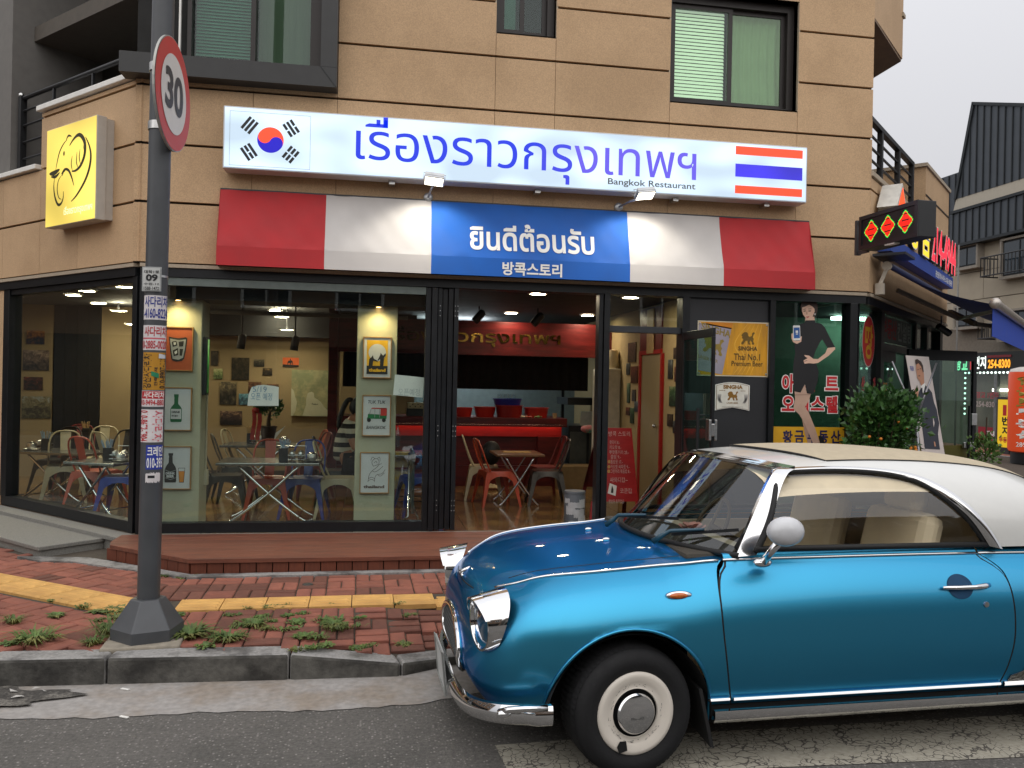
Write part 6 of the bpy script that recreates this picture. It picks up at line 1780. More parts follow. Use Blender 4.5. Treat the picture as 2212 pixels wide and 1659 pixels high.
for k in range(16):
    a=k*2.4;r=.012+.0022*k;p=Vector((.45,-.32,.945));d=Vector((cos(a),sin(a),.8)).normalized();s_=Vector((-sin(a),cos(a),0));c_=p+Vector((cos(a)*r,sin(a)*r,-.001*k));fr_.add([c_-s_*.012,c_+s_*.012,c_+s_*.017+d*.028,c_+d*.036,c_-s_*.017+d*.028],[(0,1,2,3,4)])
fl=solo('artificial_rose',fr_,mat('pink petals','d99a8e',.7,var=.1),'pink artificial rose on the car dashboard behind the windscreen','flower')
fl.location=(CX,CY,-.0157);fl.rotation_euler=(CROLL,0,CA)
m=MB();m.tube([(.45,-.32,.945),(.44,-.34,.90),(.40,-.40,.875)],.003,5);fs_=CP('stem',m,mat('green stem','3f5a2c',.6),fl)
# -- wheels
def wheel(parent_name,x,y,steer):
    w=bpy.data.objects.new('wheel',None);col.objects.link(w);w.parent=car;w.location=(x,y,.262);w.rotation_euler=(0,0,steer);w.empty_display_size=.1
    sgn=-1 if y<0 else 1
    T=Matrix.Rotation(pi/2 if sgn<0 else -pi/2,4,'X')     # lathe axis to the outside
    m=MB();m.lathe([(.165,-.15),(.215,-.165),(.248,-.15),(.262,-.115),(.265,-.06),(.265,.0),(.260,.03),(.248,.052),(.222,.066),(.195,.064),(.168,.052)],T,64,cap=False)
    tw=CP('tyre',m,TYRE,w,smooth=50)
    m=MB()
    for k in range(72):
        a=2*pi*k/72
        for z0,z1_,sh in ((-.12,-.07,.25),(-.06,-.01,-.25),(0,.035,.3)):
            def tp(aa,z,r): return T@Vector((r*cos(aa),r*sin(aa),z))
            rr_=.2665 if z1_<.02 else .2655
            da_=2*pi/72*.62;m.add([tp(a,z0,rr_),tp(a+da_,z0,rr_),tp(a+da_+sh*.05,z1_,rr_-(.004 if z1_>.02 else 0)),tp(a+sh*.05,z1_,rr_-(.004 if z1_>.02 else 0))],[(0,1,2,3)])
    CP('tread',m,mat('tread rubber','161618',.85),tw,kind='stuff')
    m=MB();m.lathe([(.172,.030),(.170,.052),(.166,.058),(.150,.061),(.125,.052),(.108,.046),(.100,.050),(.097,.044)],T,56,cap=False);d_=CP('wheel_disc',m,WHEELW,w,smooth=50)
    m=MB();m.lathe([(.160,-.1),(.160,.028),(.0,.028)],T,32);CP('rim',m,WELL,w)
    m=MB();m.lathe([(.083,.03),(.083,.058),(.077,.066),(.05,.071),(0,.073)],T,40,cap=False);hc=CP('hub_cap',m,CHROME,w,smooth=35)
    m=MB();letters(m,'FIGARO',lambda u,v: T@Vector((u,v,.0725-.12*(u*u+v*v)*5)),-.028,-.02,.028,-.009,.02);o=CP('lettering',m,mat('hub lettering','4a4b4a',.4,.5),hc)
    m=MB();q=random.Random(3)
    for k in range(60):
        a=q.uniform(0,2*pi);r=q.gauss(.113,.004);da_=q.uniform(.03,.13)
        m.add([T@Vector((r*cos(a),r*sin(a),.0525)),T@Vector((r*cos(a+da_),r*sin(a+da_),.0525)),T@Vector(((r+.002)*cos(a+da_),(r+.002)*sin(a+da_),.0530))],[(0,1,2)])
    CP('scuff_marks',m,INK,w)
    m=MB();a=R(-115)
    flat(m,[(-.016,-.024),(.02,-.014),(.014,.024),(-.014,.026),(-.026,.004)],lambda u,v: T@Vector((.142*cos(a)+u,.142*sin(a)+v,.0635)));CP('valve_hole',m,WELL,w)
    return w
wheel('wheel',0,-.75,R(5));wheel('wheel',0,.75,R(5));wheel('wheel',2.30,-.75,0);wheel('wheel',2.30,.75,0)
# -- lamps, grille, bumper, mirror, handles
for s in (-1,1):
    H=Vector((-.598,s*.575,.592));ax=Vector((-.975,s*.2,-.04)).normalized()
    HM=Matrix.Translation(H)@ax.to_track_quat('Z','Y').to_matrix().to_4x4()
    up_=Vector((0,0,1));rt=ax.cross(up_).normalized();u2=rt.cross(ax)
    m=MB();N_=48;rings=[(.126,None),(.121,.004),(.114,.018),(.105,.018),(.099,.0),(.094,-.03)]
    vs=[]
    for r_,d_ in rings:
        for k in range(N_):
            a=2*pi*k/N_;dd_=d_ if d_ is not None else -(.018+.085*((1+sin(a))/2)**1.3)
            vs.append(H+(rt*cos(a)+u2*sin(a))*(r_+(.012*max(0,sin(a)) if d_ is None else 0))+ax*dd_)
    m.add(vs,[(i*N_+k,i*N_+(k+1)%N_,(i+1)*N_+(k+1)%N_,(i+1)*N_+k) for i in range(5) for k in range(N_)]);hl=CP('headlight',m,CHROME,smooth=50)
    m=MB();m.lathe([(.095,-.01),(.07,.008),(0,.018)],HM,32,cap=False);CP('lens',m,glass('lamp glass',(.7,.72,.72),1.6),hl,smooth=True)
    m=MB();m.lathe([(.095,-.015),(.06,-.05),(0,-.07)],HM,24,cap=False);CP('reflector',m,mat('lamp reflector','6a6c6c',.3,.8),hl,smooth=True)
    # peak over the lamp
    m=MB();vs=[]
    n_=16
    up_=Vector((0,0,1));rt=ax.cross(up_).normalized();u2=rt.cross(ax)
    for k in range(n_+1):
        a=R(18)+R(144)*k/n_
        c_,s_=cos(a),sin(a);base=H+(rt*c_+u2*s_)*.121;L_=.034*sin(a)**1.3
        vs +=[base+ax*.0,H+(rt*c_+u2*s_)*(.113)+ax*(.02+L_)]
    fs=[(2*k,2*k+2,2*k+3,2*k+1) for k in range(n_)]
    vs2=[p+(p-H).normalized()*-.006 for p in vs];o_=len(vs)
    m.add(vs+vs2,fs+[tuple(reversed([i+o_ for i in f])) for f in fs]+[(2*k+1,2*k+3,2*k+3+o_,2*k+1+o_) for k in range(n_)]);CP('peak',m,CHROME,hl,smooth=40)
# nose surface for the grille
def nose(y,z):
    v=(z-.215)/(.60-.215);v=max(0,min(1,v));p=abs(y)/W2;pp=math.asin(min(1,p**(NXP/2)))/(pi/2);q=side_pt(pp,v)
    return Vector((q.x,y,z))
gz0,gz1,gw=.245,.525,.31
def gpt(r,a,off):
    y=gw*r*cos(a)*(1 if sin(a)>0 else .92);z=(gz0+gz1)/2+(gz1-gz0)/2*r*sin(a);q=nose(y,z);return q+Vector((-off,0,0))
m=MB();m.tube([gpt(1,2*pi*k/48,.008) for k in range(48)],.016,8,closed=True);gr=CP('grille',m,CHROME,smooth=True)
m=MB();m.add([gpt(.97,2*pi*k/40,.004) for k in range(40)],[tuple(range(40))]);CP('grille_back',m,WELL,gr)
m=MB()
for k in range(-9,10):
    for d in (-1,1):
        pts_=[]
        for j in range(15):
            z=gz0+(gz1-gz0)*j/14;y=k*.036+d*(z-.44)*.8
            if ((y/gw)**2+((z-(gz0+gz1)/2)/((gz1-gz0)/2))**2)<.92: pts_.append(nose(y,z)+Vector((-.010,0,0)))
        if len(pts_)>1: m.tube(pts_,.0035,4)
CP('grille_mesh',m,mat('grille grey','3c3e3e',.4,.6),gr)
m=MB();bp_=[]
for k in range(65):
    t=-1+k/32;pp=abs(t)**1.0*.88;x,y=outline(pp);nx_,ny_=outline_n(pp)
    if nx_*(.5-x)+ny_*(0-y)<0: nx_,ny_=-nx_,-ny_
    bp_.append((x-nx_*.03,(y-ny_*.03)*(1 if t>0 else -1)*-1))
xe=-.352
bp_=[(xe,-(W2+.018)),(-.42,-(W2+.012))]+[(a,-abs(c)) if i<32 else (a,abs(c)) for i,(a,c) in enumerate(reversed(bp_)) if a<-.44]+[(-.42,W2+.012),(xe,W2+.018)]
def prof(k): return [(.0,.062),(.016,.058),(.030,.030),(.032,.0),(.024,-.03),(.004,-.046),(-.02,-.04)][k]
vs=[];n=len(bp_)
for i,(x,y) in enumerate(bp_):
    a,c=bp_[max(i-1,0)],bp_[min(i+1,n-1)];dx,dy=c[0]-a[0],c[1]-a[1];L=math.hypot(dx,dy) or 1;ox,oy=dy/L,-dx/L
    if ox*(x-.5)+oy*y<0: ox,oy=-ox,-oy
    drop=.075*(1-(abs(y)/.84)**3)
    for k in range(7):
        d,h=prof(k);vs.append(Vector((x+ox*(d-.022),y+oy*(d-.022),.276-drop+h*.8)))
fs=[(i*7+k,(i+1)*7+k,(i+1)*7+k+1,i*7+k+1) for i in range(n-1) for k in range(6)]
fs +=[tuple(range(7)),tuple(reversed([(n-1)*7+k for k in range(7)]))]
m=MB();m.add(vs,fs);bu=CP('front_bumper',m,CHROME,smooth=45)
for s in (-1,1):
    m=MB();m.tube([(-.56,s*(W2-.03),.292),(-.53,s*(W2+.012),.315),(-.47,s*(W2+.03),.322),(-.378,s*(W2+.034),.322)],.0135,8);m.ball((-.545,s*(W2-.01),.292),(.03,.02,.018));CP('bumper_bar',m,CHROME,bu,smooth=True)
m=MB()
vs=[Vector((2.33-p.x,p.y,p.z+.06)) for p in vs];m.add(vs,fs);CP('rear_bumper',m,CHROME,smooth=45)
# number plate, standing off the nose
m=MB(Matrix.Translation((-.70,0,.25))@Matrix.Rotation(R(-6),4,'Y'));m.box(-.008,-.167,-.10,.0,.167,.10);np=CP('number_plate',m,mat('plate white','c6c8c6',.5),bevel=.004)
m=MB(Matrix.Translation((-.70,0,.25))@Matrix.Rotation(R(-6),4,'Y'));m.box(-.014,-.172,-.105,-.0085,.172,-.092);m.box(-.014,-.172,.092,-.0085,.172,.105);m.box(-.014,-.172,-.092,-.0085,-.16,.092);m.box(-.014,.16,-.092,-.0085,.172,.092);CP('plate_frame',m,mat('plate frame grey','8f918e',.5),np)
for s in (-1,1):
    m=MB();y=s*(side_y(.204,.726)+.004)
    m.lathe([(.0325,0),(.028,.008),(0,.011)],Matrix.Translation((.204,y-s*.004,.726))@Matrix.Rotation(pi/2 if s<0 else -pi/2,4,'X')@Matrix.Scale(1.9,4,(1,0,0))@Matrix.Scale(.62,4,(0,1,0)),24);il=CP('side_lamp_rim',m,CHROME,smooth=True)
    m=MB();m.lathe([(.024,0),(.02,.010),(0,.015)],Matrix.Translation((.200,y-s*.002,.726))@Matrix.Rotation(pi/2 if s<0 else -pi/2,4,'X')@Matrix.Scale(1.9,4,(1,0,0))@Matrix.Scale(.62,4,(0,1,0)),24);CP('lens',m,mat('amber lens','c4631c',.15,coat=.5,var=.2,scale=90),il,smooth=True)
    # door mirror on its stalk
    if s>0: continue
    m=MB();m.ball((.628,s*.87,1.005),(.083,.05,.062),24,14);mi=CP('door_mirror',m,mat('white mirror shell','c9cacd',.25,coat=.5),smooth=True)
    m=MB();m.tube([(.590,s*.76,.860),(.594,s*.80,.90),(.606,s*.85,.955)],[.019,.016,.017],12);m.ball((.588,s*.752,.852),(.044,.022,.020));CP('mirror_stalk',m,CHROME,mi,smooth=True)
    # handle over a round recess
    
    y=s*side_y(1.53,.733)
    m=MB();m.lathe([(.066,.0),(.058,-.006),(.03,-.014),(0,-.016)],Matrix.Translation((1.53,y+s*.0012,.733))@Matrix.Rotation(pi/2 if s<0 else -pi/2,4,'X')@Matrix.Scale(1,4),32,cap=False)
    m=MB();flat(m,[(.064*cos(2*pi*k/32),.052*sin(2*pi*k/32)) for k in range(32)],lambda u,v: Vector((1.528+u,s*(side_y(1.528+u,.733+v)+.0025),.733+v)));CP('handle_recess',m,mat('recess blue','083a5c',.4,.5),door_ if s>0 else None)
    m=MB();m.tube([(1.432,y+s*.012,.733),(1.50,y+s*.026,.734),(1.58,y+s*.028,.735),(1.64,y+s*.02,.737),(1.672,y+s*.004,.737)],[.008,.010,.0105,.014,.012],10);CP('door_handle',m,CHROME,smooth=True)
    m=MB();m.lathe([(.0135,0),(.012,.006),(0,.008)],Matrix.Translation((1.645,s*side_y(1.645,.655),.655))@Matrix.Rotation(pi/2 if s<0 else -pi/2,4,'X'),18);CP('door_lock',m,STEEL,smooth=40)
    # ribbed stone guard ahead of the rear wheel, mud flap behind the front
    m=MB();gp_=[(1.79,.30),(1.945,.30),(1.965,.35),(1.97,.44),(1.955,.47),(1.92,.475),(1.89,.45),(1.875,.39),(1.86,.345),(1.80,.325)]
    m.prism(gp_,lambda u,v,d: Vector((u,s*(side_y(u,v)+d),v)),0.001,.006);CP('stone_guard',m,mat('pressed steel guard','77756e',.25,.9,bump=.5,bscale=60,scale=60),bevel=.002)
    m=MB();m.add([(.285,s*.79,.34),(.30,s*.60,.34),(.335,s*.60,.12),(.335,s*.80,.10),(.30,s*.79,.34),(.31,s*.60,.34),(.35,s*.60,.12),(.35,s*.80,.10)],[(0,1,2,3),(7,6,5,4),(0,3,7,4),(3,2,6,7),(1,0,4,5)]);CP('mud_flap',m,RUB)
# wipers
for x0,y0,x1,y1 in ((.300,-.46,.50,-.60),(.235,.06,.36,-.24)):
    P0=Vector((x0-.06,y0+.10,.885));zt_=lambda x,y: .0
    def ws(y,v):
        u=(y/(1-v*.18)+.655)/1.31;return Vector((BASE(y)[0]*(1-v)+HDR(y*.82)[0]*v,y*(1-v)+y*.82*v,BASE(y)[1]*(1-v)+HDR(y*.82)[1]*v))+Vector((-.02,0,.014))
    a_,c_=ws(y0+.02,.10),ws(y1-.0,.20)
    m=MB();m.tube([P0,P0+Vector((.03,-.03,.03)),(P0+a_)/2+Vector((0,0,.03)),(a_+c_)/2+Vector((-.01,0,.012))],[.014,.012,.009,.006],8);wp=CP('wiper',m,mat('painted wiper arm','274a5c',.4,var=.05),smooth=True)
    d_=(c_-a_);m=MB();m.bar(a_-d_*.45,c_+d_*.35,.008,.014);CP('blade',m,RUB,wp)
# ================================================================== inside the restaurant
FZ=.20
j1=lambda x,y: ((700+x/2.37)/1.8227,(1250+y/2.37)/1.8227)
j2=lambda x,y: ((1700+x/2.212)/1.8227,(1500+y/2.212)/1.8227)
j4=lambda x,y: (x/2.37/1.8227,(1450+y/2.37)/1.8227)
FLOORM=mat('polished brown floor tile','6b5338',.16,var=.25,scale=3.5,rnd=.06,c2='86683f',c2scale=1.8,coat=.3,detail=6)
b=MB();b.poly([(u,v,FZ-.005) for u,v in FP])
sfl=struct('shop_floor',b,mat('floor grout','2b2119',.6))
tl=MB();tl.box(-.298,-.298,-.01,.298,.298,0);tme_=tl.data('floor_tile',FLOORM)
for i in range(-9,6):
    for j in range(8):
        X,Y=i*.6,7.82+j*.6
        if X+Y<6.2 or X>3.1: continue
        o=link('floor_tile',tme_);o.parent=sfl;o.location=(X,Y,FZ)
WALLB=mat('beige painted wall','857355',.85,var=.08,scale=2.5,bump=.05)
COLM=mat('pale concrete column','a5a48e',.8,var=.1,scale=4,bump=.08,bscale=30,c2='98967e',c2scale=2)
REDW=mat('red stained plywood','571414',.35,var=.22,scale=4,stretch=(1,1,6),c2='420e0e',c2scale=2.5)
REDL=mat('red lacquer panel','9a1c1c',.35,var=.12,scale=5,stretch=(1,1,5))
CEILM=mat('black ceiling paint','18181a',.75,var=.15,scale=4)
b=MB();b.poly([(u,v,2.56) for u,v in FP]);struct('shop_ceiling',b,CEILM)
m=MB();m.prism(FP,lambda u,v,d: Vector((u,v,d)),2.565,2.75);part('floor_slab',m,CEILM,bld)
BY=12.3
rb_x=at_y(*j1(1492,500),BY-1.1).x
m=MB();m.box(-2.9,BY,FZ,.6,BY+.1,2.56);part('interior_wall',m,WALLB,bld)
xa,xb_=at_y(48,800,12.3).x,at_y(116,800,12.3).x
m=MB();m.box(xa-1.4,BY,FZ,xb_,BY+.1,2.56);part('interior_wall',m,WALLB,bld)
xc=at_y(218,800,12.3).x
m=MB();m.box(xc,BY-.01,FZ,-2.85,BY+.1,2.56);part('interior_wall',m,WALLB,bld)
for k in range(4):
    x=xb_+(xc-xb_)*(k+.5)/4;m=MB();m.box(x-.09,BY+.0,FZ,x+.06,BY+.1,2.56);part('mullion',m,FRAMEB,bld)
m=MB();m.box(xb_,BY+.12,FZ,xc,BY+.126,2.56);part('pane',m,glass('rear glazing',(.5,.58,.55),1.0),bld)
m=MB();m.box(-2.9,BY-.3,2.2,.6,BY-.02,2.558);part('black_upper_band',m,CEILM,bld)  # black box put in to keep the top of the back wall dark
# far left wall behind the left return
m=MB();m.box(-7.6,13.4,FZ,-4,13.5,2.56);part('interior_wall',m,WALLB,bld)
m=MB();m.box(-2.6,BY-.025,FZ,.55,BY-.001,FZ+.09);part('skirting',m,mat('dark skirting','3a3024',.6),bld)
# two columns by the glass
c1r=at_y(433,900,7.72).x;c2a,c2b=at_y(770,800,7.72).x,at_y(860,800,7.72).x
m=MB();m.box(c1r-.42,7.72,FZ,c1r,8.06,2.29);col1=part('column',m,COLM,bld,bevel=.008)
m=MB();m.box(c2a,7.72,FZ,c2b-.012,8.02,2.29);col2=part('column',m,COLM,bld,bevel=.008)
m=MB();m.box(-1.72,7.64,2.291,.5,8.1,2.559);part('black_upper_band',m,CEILM,bld)
WARM=(1.0,.72,.36)
for cx_,cnm in ((c1r-.2,'left'),((c2a+c2b)/2,'right')):
    d=thing('column_lamp','small warm lamp washing the top of the %s concrete column' %('column behind the lamp post' if cnm=='left' else 'framed poster'),'lamp',(cx_,7.69,2.29))
    m=MB();m.lathe([(.035,0),(.035,-.012),(.02,-.014)],Matrix.Translation((cx_,7.685,2.292)),16);part('trim',m,BLACK,d)
    m=MB();m.lathe([(.022,-.0142),(0,-.0142)],Matrix.Translation((cx_,7.685,2.292)),14);part('lens',m,glow('warm lamp lens',(1,.62,.25),9),d)
    ld=bpy.data.lights.new('column_beam','SPOT');ld.energy=15;ld.spot_size=R(150);ld.spot_blend=1;ld.color=(1,.72,.34);ld.shadow_soft_size=.03
    lo=bpy.data.objects.new('column_beam',ld);col.objects.link(lo);lo.location=(cx_,7.60,2.27);lo.rotation_euler=(0,0,0);keep(lo,d)
# downlights
DLW=glow('downlight lens',(1.0,.83,.58),95)
spots=[(268,619,'warm ceiling downlight nearest the left window, highest of its cluster'),(158,637,'warm ceiling downlight at the left of the left window cluster'),(188,628,'warm ceiling downlight second from left in the left window cluster'),(212,655,'warm ceiling downlight low in the left window cluster'),(256,671,'warm ceiling downlight lowest in the left window cluster'),(287,700,'small far warm downlight by the black post of the left window'),
         (595,670,'nearest warm downlight over the plant table'),(608,684,'middle warm downlight over the plant table'),(620,712,'farthest warm downlight over the plant table'),(1162,634,'big warm downlight just inside the open shopfront'),(1104,676,'warm downlight over the small dining table'),(1269,681,'warm downlight by the right post of the open shopfront'),(1362,642,'warm downlight above the entrance door'),(98,624,'tiny warm lamp at the far left of the ceiling')]
dm1=MB();dm1.lathe([(.105,.0),(.105,-.012),(.084,-.016),(.082,-.006)],None,22,cap=False);dmt=dm1.data('trim',WHITE,40)
dm2=MB();dm2.lathe([(.082,-.012),(0,-.012)],None,20,cap=False);dml=dm2.data('lens',DLW)
for vx,vy,lab in spots:
    p=at_z(vx,vy,2.55)
    sc2=.45 if vx==98 else 1
    low=p.y>12.0
    if low: p=at_y(vx,vy,11.6)
    d=thing('downlight',lab,'lamp',(p.x,p.y,p.z+.008 if low else 2.558),group='ceiling downlights in the restaurant');d.scale=(sc2,)*3
    o=link('trim',dmt);o.parent=d;o=link('lens',dml);o.parent=d
    if low:
        m=MB();m.tube([(0,0,0),(0,0,2.558-p.z)],.012,6);part('stem',m,BLACK,d,local=True)
# exposed pipes and track spots under the ceiling
for z,y,x0,x1 in ((2.38,10.2,-2.6,.4),(2.44,9.6,-2.4,.3)):
    m=MB();m.tube([(x0,y,z),(x1,y,z)],.025,8);solo('ceiling_pipe',m,mat('grey pipe','4a4844',.6),'thin grey pipe under the black ceiling, %s' %('farther and lower one' if y>10 else 'nearer and higher one'),'pipe',smooth=True)
for (vx,vy,Y,lab) in ((*j1(597,225),10.6,'black track spotlight hanging over the back wall photos on the left'),(*j1(1095,240),10.6,'black track spotlight hanging over the big map'),(*z5(893,390),10.2,'black spotlight hanging left in the open shopfront'),(*z5(1272,410),10.2,'black spotlight hanging right in the open shopfront')):
    p=at_y(vx,vy,Y);d=thing('track_spotlight',lab,'lamp',tuple(p),group='black track spotlights')
    m=MB();m.lathe([(.045,-.09),(.05,-.08),(.05,.07),(.03,.09),(0,.09)],Matrix.Translation(p)@Matrix.Rotation(.15 if Y>10.4 else .7,4,'Y'),18);part('lamp_body',m,BLACK,d,smooth=40)
    m=MB();m.tube([p+Vector((0,0,.08)),Vector((p.x,p.y,2.555))],.01,6);part('stem',m,BLACK,d)

# ---- counter, red board, kitchen beyond
KY=11.2
kx1=at_y(*z5(1450,1100),KY).x;kx0=at_y(*j1(1492,700),KY).x
ct=thing('bar_counter','long red lacquered bar counter with a lit lip','counter',((kx0+kx1)/2,KY+.3,FZ))
m=MB();m.box(kx0,KY-.12,1.05,kx1,KY+.7,1.14);m.box(kx0,KY-.12,1.02,kx1,KY-.10,1.0495);part('counter_top',m,REDW,ct,bevel=.006)
m=MB();m.box(kx0,KY,.88,kx1-.05,KY+.6,1.048);part('lip_panel',m,REDL,ct)
m=MB();m.box(kx0,KY+.06,FZ,kx1-.38,KY+.6,.878);m.box(kx1-.38,KY,FZ,kx1-.05,KY+.6,.878);part('front_panel',m,REDW,ct)
m=MB();m.box(kx0,KY-.02,FZ,kx1-.38,KY+.05,FZ+.28);part('footrest',m,REDW,ct)
m=MB();m.box(kx0,KY-.075,1.035,kx1-.06,KY-.05,1.049);part('lip_light',m,glow('lip light',(1,.5,.3),5),ct)
bd=part('red_board',MB().box(kx0,KY-.1,1.985,at_y(1292,740,KY).x+.3,KY+.05,2.44),REDW,bld)
GOLDM=mat('polished gold letter','a4803a',.12,1,var=.1)
m=MB();u0_,u1_=at_y(*z5(300,500),KY-.1).x,at_y(*z5(1420,520),KY-.1).x
for d_ in (.008,): letters(m,'เรื่องราวกรุงเทพฯ',lambda u,v: Vector((u,KY-.1-d_,v)),u0_,2.10,u1_,2.34,.012,3)
gl_=solo('gold_lettering',m,GOLDM,'polished gold Thai letters on the red board over the bar','sign')
m=MB();m.box(kx0-.12,KY-.15,FZ,kx0-.002,KY+.6,2.55);part('red_pillar',m,REDW,bld)
p7a,p7b=kx0-.9,kx0-.13
m=MB();m.box(kx0+.04,KY+2.0,FZ,kx1+1.2,KY+2.1,2.5);part('kitchen_wall',m,mat('kitchen blue grey wall','6d7a7a',.5,var=.08),bld)
cu_=MB();cu_.grid(lambda u,v: (kx0+.05+(kx1-kx0+.35)*u,KY+.35+.02*sin(u*150),1.52+.5*v),160,2);solo('kitchen_curtain',cu_,mat('black curtain','121314',.9),'short black curtain hanging under the red board','curtain',smooth=True)
LTK=bpy.data.lights.new('kitchen_light','AREA');LTK.energy=14;LTK.size=1.2;LTK.color=(.85,.95,1)
lk=thing('kitchen_lamp','cool white lamp panel out of sight above the kitchen','lamp',(1.2,KY+1.2,2.4))
m=MB();m.box(.7,KY+1.0,2.40,1.7,KY+1.4,2.44);part('panel',m,glow('kitchen tube',(.85,.95,1),16),lk)
bpy.data.lights.remove(LTK)
def bowl(vx0,vx1,vyt,vyb,Y,m_,name,lab,cat,base=1.14,taper=.78,inner=True):
    a,c=at_y(*z5(vx0,vyt),Y),at_y(*z5(vx1,vyt),Y);r=(c.x-a.x)/2;h=max(.03,a.z-at_y(*z5(vx0,vyb),Y).z)
    mb=MB();mb.lathe([(0,.0),(r*taper,0),(r*.97,h*.93),(r*1.04,h*.95),(r*1.04,h),(r*.95,h),(r*taper*.95,.012),(0,.012)],None,28)
    return solo(name,mb,m_,lab,cat,loc=((a.x+c.x)/2,Y,base),smooth=45),h
PRED=mat('red plastic','b3261e',.35,var=.06);PBLU=mat('blue plastic','1c2a8c',.35,var=.08);PCR=mat('cream plastic','d0b58c',.5)
_,h1_=bowl(735,852,985,1045,KY+.1,PRED,'plastic_bowl','shallow red plastic bowl at the left of the bar top by the black post','bowl')
_,h2_=bowl(858,1002,982,1048,KY+.1,PRED,'plastic_bowl','red plastic bowl holding a cream tub on the bar','bowl')
_,h3_=bowl(998,1176,970,1050,KY+.1,mat('dark red plastic','8c1a18',.35),'plastic_basin','deep dark red basin under the blue basket on the bar','basin',taper=.86)
_,h4_=bowl(1182,1342,985,1050,KY+.12,PRED,'plastic_basin','red basin right of the blue basket on the bar','basin',taper=.84)
_,h5_=bowl(982,1170,922,968,KY+.1,PBLU,'plastic_basket','blue plastic basket stacked on the dark red basin','basket',base=1.14+h3_-.01,taper=.84)
bowl(918,977,950,1000,KY+.1,PCR,'plastic_tub','cream tub standing in the red bowl on the bar','tub',base=1.155,taper=.95)
p=at_y(*z5(1382,1050),KY-.03);m=MB();m.lathe([(.026,0),(.033,.068),(.034,.07),(.03,.07),(.024,.004),(0,.004)],None,18);solo('paper_cup',m,mat('brown paper cup','a78a62',.8),'small brown paper cup on the right end of the bar','cup',loc=(p.x,KY-.03,1.14))
CG=glass('drinking glass',(.85,.9,.92),2.5)
for k in range(5):
    p=at_y(*z5(1022+24*k,918),KY+.06+.06*(k%2));m=MB();m.lathe([(.022,0),(.027,.085)],None,14,cap=False)
    solo('drinking_glass',m,CG,'drinking glass upside down in the blue basket, %s from the left' %('first','second','third','fourth','fifth')[k],'glass',group='glasses in the blue basket',loc=(p.x,p.y,1.14+h3_+h5_-.035),smooth=True)
for k,(vx,c_,lab) in enumerate(((1180,'b9a184','crumpled pale cloth on the bar before the right basin'),(1215,'a3483c','small red packet on the bar before the right basin'),(1275,'6f8a52','green packet lying on the bar before the right basin'))):
    p=at_y(*z5(vx,1045),KY-.05);m=MB();q=random.Random(k);m.grid(lambda u,v: (-.05+.1*u,-.03+.06*v,.012+.018*sin(u*5+k)*sin(v*6)+q.uniform(0,.006)),6,4);solo('kitchen_clutter',m,mat('clutter ' +c_,c_,.7),lab,'packet',loc=(p.x,p.y,1.142))
a,c=at_y(*z5(430,950),KY+.05),at_y(*z5(568,990),KY+.05)
m=MB();m.box(a.x,KY-.02,c.z+.003,c.x,KY+.28,a.z);am=solo('amplifier',m,mat('beige amplifier','a29a80',.5),'beige amplifier with a row of knobs on the bar behind the glass','amplifier',bevel=.004)
for k in range(7): m=MB();m.lathe([(.009,0),(.008,.012),(0,.012)],Matrix.Translation((a.x+.03+k*.035,KY-.021,c.z+.03+.03*(k%2)))@Matrix.Rotation(pi/2,4,'X'),10);part('knob',m,BLACK,am)
m=MB();m.box(a.x-.01,KY-.01,1.142,c.x+.02,KY+.28,c.z);solo('amplifier',m,BLACK,'black stereo unit under the beige amplifier','amplifier',bevel=.004)
# kitchen side to the right of the counter
STV=mat('dark stove steel','33363a',.4,.5)
k0=at_y(*z5(1475,1100),11.6).x;k1=at_y(*z5(1665,1100),11.6).x
sto=thing('kitchen_stove','dark steel kitchen stove with pale panel doors right of the bar','stove',((k0+k1)/2,11.9,FZ))
m=MB();m.box(k0,11.6,FZ,k1+.4,12.3,1.02);part('body',m,STV,sto,bevel=.006)
m=MB();m.box(k0+.02,11.585,FZ+.1,k0+.26,11.598,.93);part('oven_door',m,mat('grey steel door','5b605f',.35,.6),sto)
m=MB();m.box(k0+.3,11.585,FZ+.1,k1-.02,11.598,.93);part('oven_door',m,mat('grey steel door','5b605f',.35,.6),sto)
m=MB();m.box(k0-.05,11.5,1.32,k1+.4,12.2,1.42);m.box(k0,12.1,1.02,k0+.04,12.15,1.8);part('hood_shelf',m,STV,sto)
p=at_y(*z5(1615,1030),11.45);m=MB();m.grid(lambda u,v: (-.14+.28*u,.05-.04*v+.01*sin(u*6),.2*v),10,6);solo('plastic_tray',m,mat('milky plastic','b3bcba',.3),'white oval dish in a plastic bag propped on the stove','dish',loc=(p.x,p.y,1.03),smooth=True)
p=at_y(*z5(1600,1100),11.3);m=MB();q=random.Random(4);m.ball((0,0,.05),(.11,.05,.06),14,8);solo('kitchen_cloth',m,mat('pink cloth','b06a6c',.9,c2='4c8a7a',c2scale=9),'pink and green cloth hanging at the stove edge','cloth',loc=(p.x,p.y,.94),smooth=True)
p=at_y(*z5(1545,1450),10.9);m=MB();m.box(-.3,-.1,0,.4,.3,.30);solo('tiled_plinth',m,mat('beige plinth tile','7b6848',.5,var=.1),'beige tiled plinth on the floor beside the bar','plinth',loc=(p.x,11.0,FZ))
